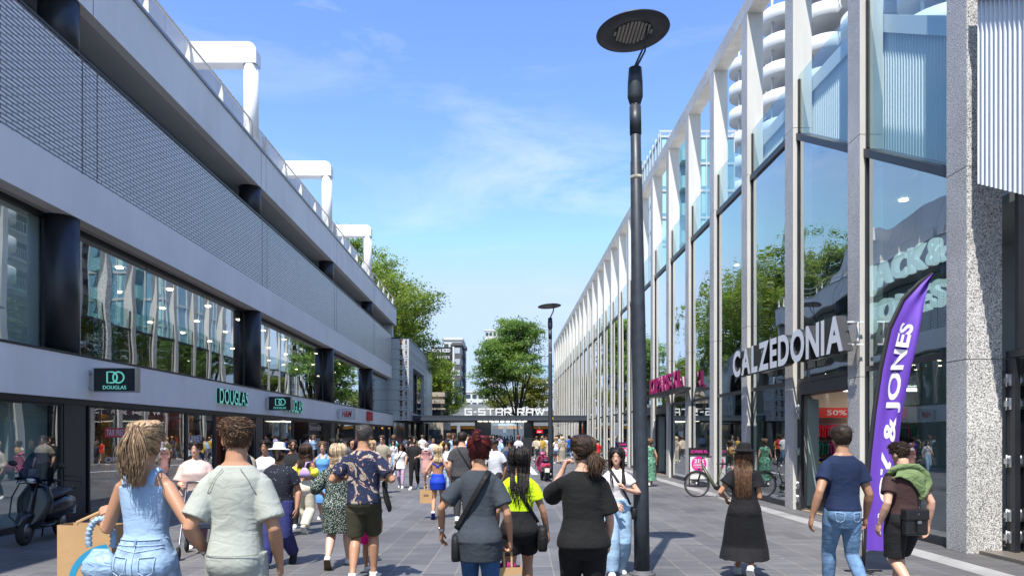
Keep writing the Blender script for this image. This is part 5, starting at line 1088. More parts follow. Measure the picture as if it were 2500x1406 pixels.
    if Y < 22:   # fingers join the same body object
        fm = MB()
        for nm in 'lr':
            wr, hd, pn, th, PL = J['hand'+nm]; cu = P.get('curl'+nm, .32)
            for k, (o_, ln_, r_) in enumerate(((.0165,.041,.0048),(.0055,.046,.0050),(-.0055,.042,.0047),(-.0160,.034,.0042))):
                p = wr + hd*(.045*H) + th*o_*H; ang = .08; pts = [p]; 
                for j, fr_ in enumerate((.45,.32,.23)):
                    ang += cu*(1+.25*k*.3)*(1.0 if j else .8); dd = (hd*math.cos(ang) + pn*math.sin(ang)).normalized(); p = p + dd*ln_*fr_*1.12*H; pts.append(p)
                fm.tube(pts, [r_*H, r_*H*.98, r_*H*.88, r_*H*.66], 8)
            b0 = wr + hd*.014*H + th*.012*H; d1 = (hd*.72 + th*.62 + pn*.25).normalized(); d2 = (hd*.9 + th*.15 + pn*(.25+cu*.5)).normalized()
            fm.tube([b0, b0+d1*.024*H, b0+d1*.024*H+d2*.019*H, b0+d1*.024*H+d2*.032*H], [.0075*H,.0062*H,.0055*H,.004*H], 8)
        o_ = len(me.vertices); nv = [tuple(v.co) for v in me.vertices] + fm.v; nf = [tuple(p.vertices) for p in me.polygons] + [tuple(i+o_ for i in f) for f in fm.f]
        m2 = bpy.data.meshes.new('body'); m2.from_pydata(nv, [], nf); m2.update(); m2.polygons.foreach_set('use_smooth', np.ones(len(nf), bool)); m2.materials.append(SK[skin]); bo.data = m2
    # face details
    if abs(((rz + hy + 180) % 360) - 180) > 40 or face:
        fd = face or {}
        if fd.get('glasses'):
            g = MB()
            for s in (-1, 1): g.ball(hloc(s*.42,.96,.50), (.0155*H,.004*H,.0125*H), 14, 8, rot=rot); g.tube([hloc(s*.62,.9,.53), hloc(s*.98,.3,.53), hloc(s*1.02,-.1,.50)], .0018*H, 5)
            g.tube([hloc(-.25,1.02,.53), hloc(.25,1.02,.53)], .0018*H, 5); g.build('sunglasses', mat('dark_lens', (.008,.008,.01), .08, spec=.8), root, world=False)
        else:
            for s in (-1, 1):
                g = MB(); g.ball(hloc(s*.40,.845,.49), (.0072*H,.0042*H,.0034*H), 10, 6, rot=rot); e = g.build('eye', mat('eye_white', (.25,.23,.22), .7), root, world=False); g = MB(); g.ball(hloc(s*.40,.895,.49), (.0046*H,.0022*H,.0036*H), 8, 5, rot=rot); g.build('iris', mat('iris_dark', (.02,.012,.008), .15), e, world=False)
        g = MB()
        for s in (-1, 1): g.tube([hloc(s*.18,.97,.575), hloc(s*.42,.97,.605), hloc(s*.66,.85,.575)], [.0022*H,.0030*H,.0016*H], 5, flat=.7)
        g.build('eyebrow', HR.get(fd.get('brow', hair[1]), HR['dark']), root, world=False)
        g = MB(); g.tube([hloc(-.32,.88,.235), hloc(-.12,.955,.250), hloc(0,.965,.244), hloc(.12,.955,.250), hloc(.32,.88,.235)], [.0012*H,.0036*H,.0040*H,.0036*H,.0012*H], 6, flat=.8); g.build('lips', mat('lips', (.36,.10,.09), .4), root, world=False)
        if fd.get('beard'):
            g = MB(); R_ = []
            for t in (.02,.08,.15,.22,.30,.40): R_.append([hpt(az, t, (.0045 if t < .35 else .001)*H*(1 if abs(az) > .35 or t < .17 else -.4)) for az in [R(a) for a in range(-98, 99, 14)]])
            k = len(R_[0]); g.add([p for r in R_ for p in r], [(i*k+j, i*k+j+1, (i+1)*k+j+1, (i+1)*k+j) for i in range(len(R_)-1) for j in range(k-1)], smooth=True); g.build('beard', HR['dark'], root, world=False)
    # shoes
    if shoes:
        for nm in 'lr':
            fring, FR, ank, d, up, sd = J['foot'+nm]; g = MB(); g.loft([fring(t, w_, zt, zb, .006) for t, w_, zt, zb in FR]); g.tube([ank - up*.012*H - d*.003*H, ank + up*.012*H - d*.006*H], [.0235*H+.004]*2, 12)
            sh_ = g.build('shoe', cloth('shoe_'+feet, {'white': (.75,.74,.72), 'black': (.02,.02,.02), 'grey': (.3,.3,.32), 'blue': (.05,.07,.3), 'navy': (.03,.04,.08), 'cream': (.6,.55,.45)}[feet], .6), root, world=False)
            g = MB(); R_ = []
            for t, w_ in ((-.038,.014),(-.030,.022),(0,.0245),(.035,.0245),(.07,.029),(.098,.027),(.114,.015)):
                c = ank + d*t*H - up*.0335*H; w2 = w_*H+.003; R_.append([c - sd*w2, c + sd*w2, c + sd*w2 - up*.0075*H, c - sd*w2 - up*.0075*H])
            g.loft(R_, smooth=False); g.build('sole', cloth('sole_'+(shoe2 or 'white'), {'white': (.7,.7,.68), 'black': (.03,.03,.03), 'brown': (.12,.08,.05), 'blue': (.03,.04,.22)}[shoe2 or 'white'], .7), sh_, world=False)
    B.vox = vox; B.P = P; B.seed = int(px*7+Y*3) % 97
    for c in clothes: garment(B, **c)
    hairdo(B, *hair) if hair[0] else None
    return B
def legp(B, nm, z):
    """point and radius of a leg at absolute height z"""
    J = B.J; h, k, a = J['hip'+nm], J['kn'+nm], J['an'+nm]
    if z > k.z: t = max(0, (h.z-z)/max(1e-6, h.z-k.z)); return h.lerp(k, t), B.H*(.051-.018*t)
    t = min(1, (k.z-z)/max(1e-6, k.z-a.z)); return k.lerp(a, t), B.H*(.033-.012*t)
def garment(B, kind='tee', m=None, top=.842, hem=.50, sleeve=.6, ease=.012, flare=0, sflare=.010, end=.97, w0=1.0, w1=1.0, name=None, wr=None, hemspread=0, cut=None, straps=None, neck=None):
    H, J, sp = B.H, B.J, B.sp; g = MB(); T = B.T; vox = max(B.vox*.95, .0068)
    if kind in ('tee', 'tank', 'tube', 'dress', 'skirt'):
        zs = [z for z in [.46+.02*i for i in range(22)] if hem < z < top]; zs = [hem] + zs + [top] if hem >= .44 else zs
        R_ = []
        if hem < .46:                                        # below the crotch: rings that wrap both legs
            zz = hem
            while zz < .50:
                az = (zz)*H + (sp(.5).z-.5*H)*max(0, min(1, (zz-.2)/.3)); pl, rl = legp(B, 'l', az); pr, rr = legp(B, 'r', az); r = max(rl, rr)
                a0, b0, y0_ = B.tor(.495, ease); k = (.50-zz)/max(.02, .50-hem); cx = (pl.x+pr.x)/2*k; a = max(abs(pr.x-pl.x)/2 + r + ease, (a0+.004)*(1-.06*k)) + flare*k
                yc = sp(.5).y + y0_; lo_ = min(min(pl.y, pr.y) - r - ease*1.2 - flare*.5*k, yc - b0*(1-.22*k)); hi_ = max(max(pl.y, pr.y) + r + ease*1.2 + .015*k + flare*.5*k, yc + b0*(1-.2*k))
                R_.append([Vector((cx + a*math.cos(2*math.pi*q/24), (lo_+hi_)/2 + (hi_-lo_)/2*math.sin(2*math.pi*q/24), az)) for q in range(24)]); zz += .03
            zs = [z for z in [.50+.02*i for i in range(22)] if z < top] + [top]
        for z in zs:
            k = max(0, (.72-z)/.22) if hem >= .44 else 0; e = ease + flare*k; e = e*(1 if z < .80 else max(.35, 1-(z-.80)*12)); R_.append(B.ring(z, e, sg=24))
        g.loft(R_)
        if kind in ('tee', 'dress') and sleeve:
            for nm in 'lr':
                sh, el, wr_ = J['sh'+nm], J['el'+nm], J['wr'+nm]; ak = 1+(B.heavy-1)*.9; mk = 1 if B.sex == 'm' else .88
                g.ball(sh + Vector((-.006*H*(1 if nm == 'r' else -1),0,-.003*H)), (.032*H*mk*ak**.5 + ease*.7), 14, 8)
                if sleeve <= 1: e = sh.lerp(el, sleeve); g.tube([sh, sh.lerp(e, .35), sh.lerp(e, .8), e], [.031*H*ak*mk+ease*.7, .032*H*ak*mk+ease, .0315*H*ak*mk+ease+sflare*.7, .0305*H*ak*mk+ease+sflare], 16)
                else: e = el.lerp(wr_, sleeve-1); g.tube([sh, sh.lerp(el,.5), el, e.lerp(el,.4), e], [.034*H*ak*mk+ease, .031*H*ak*mk+ease+sflare, .028*H*ak*mk+ease+sflare, .026*H*ak*mk+ease+sflare, .020*H+ease], 16)
        if kind == 'tank':
            for s in (-1, 1):
                pts = []
                for k in range(7):
                    t = k/6*math.pi; z = top + (.838-top)*math.sin(t); w_, d_, yo = B.tor(min(z,.83)); c = sp(z); pts.append(c + Vector((s*.042*H, yo - (d_+.006)*math.cos(t)*.96, .004)))
                g.tube(pts, [.018*H]*7, 10, flat=.5)
    elif kind in ('pants', 'shorts'):
        R_ = [[Vector((q.x*(1 if z > .50 else .84+.16*(z-.435)/.065), q.y*(1 if z > .50 else .80+.20*(z-.435)/.065), q.z)) for q in B.ring(z, ease*(1 if z < .585 else .8), sg=24)] for z in [.435,.448,.46,.47,.49,.51,.53,.55,.57,.59,top] if z <= top]; g.loft(R_)
        lk = 1+(B.heavy-1)*.7
        for nm in 'lr':
            h, k, a = J['hip'+nm], J['kn'+nm], J['an'+nm]; f = 2*end
            path = [(h+Vector((0,0,.03*H)), .052), (h.lerp(k,.25), .053), (h.lerp(k,.5), .046), (h.lerp(k,.75), .040), (k, .0345), (k.lerp(a,.25)+Vector((0,-.006*H,0)), .036), (k.lerp(a,.5), .0325), (k.lerp(a,.75), .026), (a, .022)]
            pr = [0,.25,.5,.75,1,1.25,1.5,1.75,2]; pts, rr = [], []
            for (p, r), t in zip(path, pr):
                if t > f: break
                e = w0 + (w1-w0)*t/f if f else w0; pts.append(p); rr.append((r*H*lk + ease)*e)
            if f not in pr:
                i = max(j for j, t in enumerate(pr) if t < f); t = (f-pr[i])/(pr[i+1]-pr[i]); pts.append(path[i][0].lerp(path[i+1][0], t)); rr.append(((path[i][1]+(path[i+1][1]-path[i][1])*t)*H*lk + ease)*w1)
            g.tube(pts, rr, 18)
    me = fused(g, vox, kind, 9, wr=(wr or (.0055 if kind in ('tee','dress') else .004), B.seed, 'v' if kind in ('dress', 'skirt') else 'h') if B.vox < .012 else None)
    nm_ = name or {'tee': 'shirt', 'tank': 'tank_top', 'tube': 'top', 'dress': 'dress', 'skirt': 'skirt', 'pants': 'trousers', 'shorts': 'shorts'}[kind]
    return obj_from(me, nm_, m, B.root)
def surf_path(B, x0, z0, x1, z1, side=-1, e=.016, n=14):
    """ribbon path over the back (side -1) or chest (+1)"""
    pts = []
    for i in range(n+1):
        t = i/n; x = (x0+(x1-x0)*t)*B.H; z = z0+(z1-z0)*t; w_, d_, yo = B.tor(z, e); q = max(-1, min(1, x/w_)); pts.append(B.sp(z) + Vector((x, yo + side*d_*(1-abs(q)**2.35)**(1/2.35) if abs(q) < 1 else yo, 0)))
    return pts
def strand(mb, pts, r0, m=None, seg=4, taper=.25):
    n = len(pts); mb.tube(pts, [r0*(1 - (1-taper)*(i/(n-1))**1.5) for i in range(n)], seg, m=m)
def hairdo(B, kind, c1, c2=None, *opt):
    H = B.H; hpt, rot = B.hpt, B.rot; m1 = HR[c1]; m2 = HR[c2 or c1]; rnd = random.Random(B.seed); near = B.vox < .0085
    def cap(thick, t_front, t_side, t_back, rough=0, mm=None, name='hair'):
        g = MB(); nA, nT = (40, 14) if near else (24, 8); R_ = []
        for i in range(nT+1):
            u = i/nT; rr = []
            for k in range(nA):
                az = -2*math.pi*k/nA; c = math.cos(az); a = abs(math.atan2(math.sin(az), c)); 
                tb = t_front + (t_side-t_front)*min(1, a/1.15) if a < 1.35 else t_side + (t_back-t_side)*min(1, (a-1.35)/1.0)
                t = tb + (1-tb)*u; e = thick*min(1, u*5+.12)*(1 + rough*(noise.noise(Vector((math.sin(az)*4, math.cos(az)*4, t*6+B.seed)))))
                rr.append(hpt(az, min(t, .999), e*H))
            R_.append(rr)
        g.loft(R_); return g.build(name, mm or m1, B.root, world=False, fix=True)
    def surf(az, t, e): return hpt(az, t, e*H)
    if kind == 'short': cap(.012, .80, .50, .18, .5); 
    if kind == 'crop': cap(.005, .84, .52, .20, .3)
    if kind in ('short', 'crop', 'textured') and near:
        if kind == 'textured': cap(.006, .80, .52, .20, .4)
        g = MB(); n = 950 if kind == 'textured' else 700; L_ = {'textured': .013, 'short': .012, 'crop': .005}[kind]
        for i in range(n):
            az = rnd.uniform(-math.pi, math.pi); a = abs(az); lo = .80 if a < .9 else .45 if a < 1.6 else .2; t = lo + (.995-lo)*rnd.random()**.55; k = 1 if t > .6 else .45
            p0 = surf(az, t, .008); d = (surf(az, t, .03)-p0).normalized(); f = (surf(az+.25, min(1, t+.0), .01)-surf(az, t, .01)); dn = Vector((0,0,-1)); tang = (f.normalized()*rnd.uniform(-.7,.7) + (dn if t < .7 else Vector((rnd.uniform(-1,1), rnd.uniform(-.2,1), 0)))*.8).normalized()
            strand(g, [p0, p0 + d*L_*.22*k*H + tang*L_*.5*k*H, p0 + d*L_*.18*k*H + tang*L_*1.1*k*H], .0019*H, m=rnd.choice((0,0,1)))
        g.build('hair_locks', [m1, m2], B.root, world=False)
    if kind == 'textured' and not near: cap(.014, .80, .50, .18, .6)
    if kind == 'bald': cap(.003, .9, .55, .22, .1)
    if kind in ('long', 'curly', 'tail', 'bun', 'braids', 'hatlong'):
        cap(.011 if kind != 'hatlong' else .006, .82, .48, .22, .3)
        L_ = opt[0] if opt else .30; g = MB(); n = {'long': 330, 'curly': 380, 'tail': 420, 'bun': 300, 'braids': 52, 'hatlong': 460}[kind]; n = n if near else n//4 if B.vox < .012 else n//10; rr0 = (.0023 if near else .0060 if B.vox < .012 else .012)*H
        if kind in ('tail', 'bun'):
            az_g, t_g = math.pi + (opt[2] if len(opt) > 2 else 0), (opt[1] if len(opt) > 1 else .62); gp_ = surf(az_g, t_g, .022)
            for i in range(n):
                az = math.pi*2*i/n; a = abs(math.atan2(math.sin(az), math.cos(az))); t0 = (.84 if a < .8 else .5 if a < 1.6 else .18) + rnd.random()*.1; t0 = t0 if i % 2 else t0 + (.97-t0)*rnd.random(); s = az - math.pi; pts = []
                for k in range(8):
                    u = k/7; q = az_g + s*(1-u); t = t0 + (t_g-t0)*u + (.13 if a < 1.4 else .0)*math.sin(u*math.pi)*(1 - t_g)*1.6; pts.append(surf(q, min(t, .985), .011 + .007*u + rnd.uniform(0, .003)))
                strand(g, pts, rr0*1.1, m=rnd.choice((0,1)), taper=.8)
            if kind == 'tail':
                for i in range(int(n*.9)):
                    p = gp_ + Vector((rnd.gauss(0,.006), rnd.gauss(0,.005), rnd.gauss(0,.006)))*H; pts = [p]; sx_ = rnd.gauss(0, 1); sy_ = rnd.gauss(0, 1); ll = L_*rnd.uniform(.6, 1.05); ph = rnd.random()*6
                    for k in range(1, 8):
                        u = k/7; out = -.035*math.sin(min(1,u*1.6)*math.pi*.6); pts.append(p + rot @ Vector(((sx_*.015*math.sin(u*2.4)*1.3 + .004*math.sin(u*7+ph))*H, (out + sy_*.010*u)*H, -ll*u*H + .010*H*math.sin(min(1, u*3)*math.pi))))
                    strand(g, pts, rr0, m=rnd.choice((0,1,1)), taper=.2)
            else:
                for i in range(n):
                    th = rnd.random()*6.28; ph = rnd.random()*3.1; r = rnd.uniform(.010, .022)*H; c = gp_ + rot @ Vector((0, -.010*H, .012*H)); pts = []
                    for k in range(5): q = th + k*.6; pts.append(c + rot @ Vector((r*math.cos(q)*math.sin(ph), r*.8*math.sin(q), r*math.cos(ph)*1.1 + r*.3*math.sin(q))))
                    strand(g, pts, rr0, m=rnd.choice((0,1)))
                for i in range(26):
                    a_ = rnd.uniform(-1.1, 1.1); c = gp_ + rot @ Vector((0, 0, .018*H)); strand(g, [c, c + rot @ Vector((math.sin(a_)*.018, -.006, .016))*H, c + rot @ Vector((math.sin(a_)*.034, -.01, .030*math.cos(a_)))*H], rr0*.6, m=rnd.choice((0,1)))
        else:
            for i in range(n):
                az = rnd.uniform(1.12, 2*math.pi-1.12) if kind != 'hatlong' else rnd.uniform(1.2, 2*math.pi-.9); t0 = 1-.12*rnd.random()**2 if kind != 'hatlong' else rnd.uniform(.45,.6); pts = []; ll = L_*rnd.uniform(.78, 1.04); ph = rnd.random()*6; ti = .012 + rnd.random()*.012
                for k in range(5): u = k/4; pts.append(surf(az, min(.985, t0 + (.30-t0)*u**.8), ti + .004*u))
                p = pts[-1]; wob = {'curly': .012, 'long': .0035, 'braids': .002, 'hatlong': .006}[kind]; nk = 11 if kind != 'long' else 8
                for k in range(1, nk+1):
                    u = k/nk; q = p + Vector(((-(p.x-B.c0.x)/H*.25*u + wob*math.sin(u*(11 if kind == 'curly' else 7)+ph) + (.008*math.sin(ph)*u))*H, (wob*math.cos(u*9+ph))*H, -ll*u*H)); q.x += (p.x-B.c0.x)*(.25 if kind == 'curly' else .05)*u
                    # keep it outside the back / chest
                    zf = q.z/H - (B.sp(.5).z/H-.5)
                    if zf < .85:
                        w_, d_, yo = B.tor(max(.5, zf), .014+ti*H*.5); yb_ = B.sp(zf).y + yo
                        if abs(q.x) < w_*.98:
                            dy = d_*(1-abs(q.x/w_)**2.35)**(1/2.35)
                            if p.y <= B.c0.y + .012*H: q.y = min(q.y, yb_-dy)
                            else: q.y = max(q.y, yb_+dy)
                    pts.append(q)
                if kind == 'braids':
                    p2 = []
                    for a_, b_ in zip(pts[:-1], pts[1:]): p2 += [a_.lerp(b_, f_) for f_ in (0, .34, .67)]
                    g.tube(p2, [.0052*H*(1+.32*math.sin(k_*2.3)) for k_ in range(len(p2))], 5, m=rnd.choice((0,0,1))); continue
                strand(g, pts, rr0*(2.2 if kind == 'braids' else 1.15), m=rnd.choice((0,1)), taper=.7 if kind == 'braids' else .3)
            if kind == 'braids':
                for i in range(24):
                    az = rnd.uniform(1.6, 4.7); p = surf(az, .3, .02) + Vector((rnd.uniform(-.03,.03), 0, rnd.uniform(-.21,-.12)))*H; p.y = min(p.y, B.sp(.68).y - B.tor(.68, .03)[1]); strand(g, [p, p+Vector((.004,-.002,-.03))*H, p+Vector((rnd.uniform(-.01,.01),-.004,-.055))*H], .0035*H, m=0)
        g.build('hair_strands', [m1, m2], B.root, world=False)
    if kind == 'hijab':
        g = MB(); R_ = []
        for t, e in ((-.35,.075),(-.2,.035),(-.05,.014),(.1,.012),(.3,.016),(.5,.018),(.7,.02),(.85,.02),(.95,.018),(.999,.012)):
            R_.append([hpt(R(a), max(t, 0), e*H) + Vector((0, -.01*H if t < 0 else 0, min(t, 0)*B.HH)) for a in range(38, 323, 15)])
        k = len(R_[0]); g.add([p for r in R_ for p in r], [(i*k+j, i*k+j+1, (i+1)*k+j+1, (i+1)*k+j) for i in range(len(R_)-1) for j in range(k-1)], smooth=True)
        g.loft([[hpt(R(a), 0, e*H) + Vector((0, 0, dz_*H)) for a in range(0, 360, 20)] for e, dz_ in ((.004,-.002),(.02,-.02),(.045,-.045),(.07,-.08))], cap=False)
        g.build('headscarf', opt[0], B.root, world=False)
def bucket_hat(B, m):
    g = MB(); R_ = []
    for t, e in ((.67,.046),(.71,.036),(.77,.012),(.79,.010),(.88,.012),(.98,.014)):
        R_.append([B.hpt(-R(a), t if t < .9 else .93, e*B.H) + (B.rot @ Vector((0,0,(.012*B.H if t > .9 else 0)))) for a in range(0, 360, 12)])
    top = R_[-1]; c = sum(top, Vector())/len(top); R_.append([c + (p-c)*.82 + B.rot @ Vector((0,0,.012*B.H)) for p in top]); R_.append([c + (p-c)*.05 + B.rot @ Vector((0,0,.016*B.H)) for p in top])
    g.loft(R_, cap=False); o = g.build('bucket_hat', m, B.root, world=False)
    s = o.modifiers.new('t', 'SOLIDIFY'); s.thickness = .004; return o
def to_world(B, v): return Matrix.Translation(B.root.location) @ Matrix.Rotation(B.root.rotation_euler[2], 4, 'Z') @ Vector(v)
def strap_bag(B, label, side=1, m=None, z=.52, w=.24, h=.18, d=.07, back=True, strap_w=.03, off=.028, shoulder=None, front=True, xoff=0, yoff=0, cat='handbag'):
    """cross-body bag: a thing of its own lying against the hip; its strap runs over the opposite shoulder"""
    m = m or black; rt = B.root; s = empty('shoulder_bag', rt.location.copy(), label, cat, 'bags carried by people', rz=rt.rotation_euler[2]); H = B.H
    hipw = B.tor(.53, .02)[0]/H; sh = -side*.050 if shoulder is None else shoulder
    for sd in ((-1, 1) if front else (-1,)):
        pts = surf_path(B, sh, .835, side*(hipw-.004), .56, sd, off); pts[0] = pts[0].lerp(B.sp(.846)+Vector((sh*H,0,0)), .5)
        g = MB(); g.tube(pts, strap_w/2, 6, flat=.14, up=tuple((pts[7]-pts[0]).cross(Vector((0,sd,0))).cross(pts[7]-pts[0]).normalized()) if False else (0, sd, .25)); g.build('strap', m, s, world=False)
    c = B.sp(z) + Vector((side*(hipw*H + d*.35) + xoff, yoff, -.06)); g = MB(); R_ = []
    for t, k in ((0,.82),(.1,.98),(.5,1),(.85,.95),(1,.78)):
        zz = -h/2 + h*t; R_.append([c + Vector((d/2*k*(abs(math.cos(q))**.6)*(1 if math.cos(q) > 0 else -1), w/2*k*(abs(math.sin(q))**.6)*(1 if math.sin(q) > 0 else -1), zz)) for q in [2*math.pi*i/16 for i in range(16)]])
    g.loft(R_); g.build('bag_body', m, s, world=False)
    return s
tee = lambda m, **k: dict(kind='tee', m=m, **k)
WOOL = {}
A = person(356, 4.75, 1028, -4, 'blonde woman with high ponytail, pale blue tank top and denim shorts', 'f', 'tan', ('tail', 'blond', 'blond2', .19, .80), 'stepR', head=(4, 4), wid=.95,
  clothes=(dict(kind='tank', m=cloth('pale_blue_rib', (.33,.47,.66)), top=.785, hem=.575, ease=.007, wr=.0025), dict(kind='shorts', m=cloth('washed_denim', (.28,.40,.56), var=.35, scale=16), top=.605, end=.26, ease=.010, w1=1.12)), near=True,
  over=dict(al=(-.225,.12,.665), polel=(.1,-.6,-1), ar=(.192,.06,.555), poler=(.6,-1,-.2), hdl=(-.35,.6,.45), curll=.9, pnl=(.2,.4,-1), hdr=(.35,.25,-.9), curlr=.6))
Bm = person(577, 4.75, 1018, 4, 'tall man with cropped brown hair in sage green sweatshirt and shorts', 'm', 'tan', ('textured', 'brown', 'lbrown'), 'stepL', head=(28, 2), heavy=1.0, wid=.86,
  clothes=(tee(cloth('sage_jersey', (.385,.405,.36), var=.08), hem=.525, sleeve=.78, ease=.017, sflare=.012, wr=.0055), dict(kind='shorts', m=cloth('sage_shorts', (.36,.38,.335), var=.08), top=.57, end=.48, ease=.016, w1=1.12)), over=dict(al=(-.116,.05,.535), curll=.9, ar=(.135,.05,.50)))
C = person(1170, 6.3, 1064, -3, 'woman with dark red pinned up hair in a long grey tunic shirt and blue jeans', 'f', 'tan', ('bun', 'red', 'red2', .2, .86), 'stepL', heavy=1.0, wid=.95, fatleg=1.1, head=(-6, 0),
  clothes=(dict(kind='pants', m=cloth('blue_jeans', (.035,.10,.24), var=.25, scale=14), top=.58, end=.96, ease=.008), dict(kind='dress', name='tunic', m=cloth('slate_tunic', (.045,.055,.068), var=.12), hem=.40, sleeve=.72, ease=.020, sflare=.014, flare=.004, wr=.006)), over=dict(al=(-.195,.085,.53), polel=(-1,-.8,0), ar=(.15,.03,.50), hdl=(-.1,.4,-.8), curll=.4, curlr=.9))
D = person(1268, 7.3, 1094, 0, 'woman with long black braids in a neon yellow top and black shorts', 'f', 'olive', ('braids', 'black', 'dark', .17), 'stepR',
  clothes=(dict(kind='shorts', m=cloth('black_shorts', (.010,.010,.012)), top=.635, end=.30, ease=.02, w1=1.15), tee(cloth('neon_tee', (.52,.72,.012), var=.06), hem=.615, sleeve=.55, ease=.014, wr=.005)), over=dict(ar=(.175,.05,.49), al=(-.14,.05,.5)), heavy=1.0)
E = person(1424, 6.05, 1062, 0, 'woman in an oversized black T-shirt, reddish low ponytail, hand at her face', 'f', 'fair', ('tail', 'dark', 'brown', .10, .36, -.35), 'stepL', heavy=1.08, wid=.95, fatleg=1.1, head=(24, 0),
  clothes=(dict(kind='pants', m=cloth('black_trousers', (.009,.009,.010)), top=.58, end=.96, ease=.012, w1=1.1), tee(cloth('black_jersey', (.010,.010,.010), var=.1), hem=.49, sleeve=.85, ease=.024, sflare=.014, flare=.004, wr=.0065)), over=dict(al=(-.085,.115,.84), polel=(-.45,-.15,-1), hdl=(.3,.05,.9), ar=(.13,.09,.50), poler=(.3,-1,0), curll=.9))
Fw = person(1505, 9.4, 1094, 180, 'young woman with long black hair, white T-shirt and pale jeans by the lamp post', 'f', 'fair', ('long', 'black', 'dark', .22), 'stepR', head=(-14, 2),
  clothes=(dict(kind='pants', m=cloth('pale_jeans', (.30,.44,.60), var=.18, scale=12), top=.61, end=.99, ease=.012, w0=1.05, w1=1.75), tee(cloth('white_cotton', (.74,.72,.74), var=.05), hem=.60, sleeve=.5, ease=.008, wr=.003)), face=dict(), over=dict(al=(-.05,.14,.69), polel=(-1,-.3,-.6), hdl=(.6,.3,.7), ar=(.03,.13,.58), poler=(1,-.3,-.6), hdr=(-.5,.5,-.6), pnr=(0,-1,0)), shoes=True)
G = person(1817, 9.2, 1079, -20, 'woman in a black bucket hat and long black dress with long wavy brown hair', 'f', 'tan', ('hatlong', 'brown', 'brown2', .30), 'walkL', head=(35, 0), cap_h=.02, heavy=1.0, lean=.03,
  clothes=(dict(kind='dress', m=cloth('black_linen', (.010,.010,.012), var=.12), hem=.14, top=.842, sleeve=.55, ease=.026, sflare=.028, flare=.11, wr=.012),), over=dict(al=(-.14,.10,.60), polel=(-.6,-1,-.3), ar=(.05,.13,.62)))
bucket_hat(G, cloth('black_cap', (.010,.010,.011)))
Hh = person(2057, 7.75, 1037, 0, 'slim dark haired man in a plain navy T-shirt and light blue jeans', 'm', 'olive', ('short', 'dark', 'brown'), 'walkL', lean=.02, head=(0, 0), wid=.93,
  clothes=(dict(kind='pants', m=cloth('sky_jeans', (.13,.23,.38), var=.25, scale=14), top=.585, end=.97, ease=.006, w1=.98), tee(cloth('navy_tee', (.012,.022,.062), var=.1), hem=.535, sleeve=.58, ease=.014, wr=.0055)), over=dict(al=(-.185,-.03,.50), ar=(.155,.05,.49), fl=(-.02,.13,.04,0), fr=(.07,-.14,.09,42)))
I = person(2207, 7.8, 1074, 10, 'man with green sweater over his shoulder, brown T-shirt, before the purple flag', 'm', 'fair', ('textured', 'dark', 'brown'), 'walkR', head=(8, -12), lean=.03,
  clothes=(dict(kind='shorts', m=cloth('black_sport', (.014,.014,.016)), top=.57, end=.46, ease=.022, w1=1.2), tee(cloth('brown_tee', (.05,.026,.026), var=.1), hem=.55, sleeve=.62, ease=.016, wr=.0055)), over=dict(al=(-.155,.02,.50), ar=(.15,-.02,.49)))
Jm = person(887, 8.9, 1036, 0, 'man with greying crop, navy T-shirt printed with pale tropical flowers and olive shorts', 'm', 'tan', ('crop', 'grey', 'dark'), 'stepR', heavy=1.04, wid=.93, feet='white', shoe2='brown',
  clothes=(dict(kind='shorts', m=cloth('olive_shorts', (.055,.052,.032), var=.15), top=.57, end=.46, ease=.018, w1=1.12), tee(floral('floral_print'), hem=.505, sleeve=.74, ease=.02, sflare=.014, wr=.0065)), over=dict(al=(-.145,.10,.66), polel=(-.8,-.7,-.8), ar=(.145,.10,.66), poler=(.8,-.7,-.8), hdl=(.6,.8,0), hdr=(-.6,.8,0)))
K = person(826, 9.9, 1082, 0, 'curly blonde woman in a dark green dress with white spots', 'f', 'pale', ('curly', 'blond', 'pale', .09), 'walkR', heavy=1.16, feet='white', shoe2='brown', head=(-30, 0),
  clothes=(dict(kind='dress', m=dotted('spotted_green', (.012,.035,.028), (.72,.72,.66), 75, .28, .34), hem=.285, top=.842, sleeve=1.05, ease=.016, sflare=.02, flare=.02, wr=.005),), over=dict(ar=(.08,.14,.60), al=(-.15,.10,.60)))
Lc = person(884, 9.45, 1062, 0, 'small child in pink shorts hidden behind the man in the flowered shirt', 'm', 'tan', ('short', 'brown'), 'walkL', H=1.12, feet='white',
  clothes=(dict(kind='shorts', m=cloth('pink_shorts', (.75,.01,.28)), top=.58, end=.34, ease=.012, w1=1.1), tee(cloth('child_black', (.03,.03,.03)), hem=.5, sleeve=.5)), X=PX(899, 9.45))
M = person(682, 10.0, 1078, 172, 'man in a white bucket hat and round sunglasses, navy spotted shirt and blue trousers', 'm', 'olive', ('crop', 'dark'), 'walkR', heavy=1.08, feet='black', shoe2='black', cap_h=.02, head=(6, 4), face=dict(glasses=1, beard=1),
  clothes=(dict(kind='pants', m=cloth('indigo_trousers', (.035,.04,.15), var=.15), top=.58, end=.99, ease=.014, w0=1.05, w1=1.5), tee(dotted('dotted_navy', (.018,.02,.032), (.6,.6,.62), 30, .10, .13), hem=.53, sleeve=.66, ease=.016, wr=.005)), over=dict(ar=(.13,.0,.48), al=(-.16,.02,.49)))
bucket_hat(M, cloth('white_cap', (.72,.70,.66)))
Nn = person(745, 13.4, 1083, -6, 'brunette woman in a yellow off-shoulder top and cream flared trousers', 'f', 'tan', ('curly', 'brown', 'dark', .17), 'walkL', feet='cream',
  clothes=(dict(kind='pants', m=cloth('cream_trousers', (.66,.60,.48), var=.06), top=.61, end=.99, ease=.014, w0=1.0, w1=1.55), dict(kind='tube', m=cloth('yellow_frill', (.78,.72,.07), var=.15, scale=30), top=.755, hem=.655, ease=.024, name='top', wr=.006)))
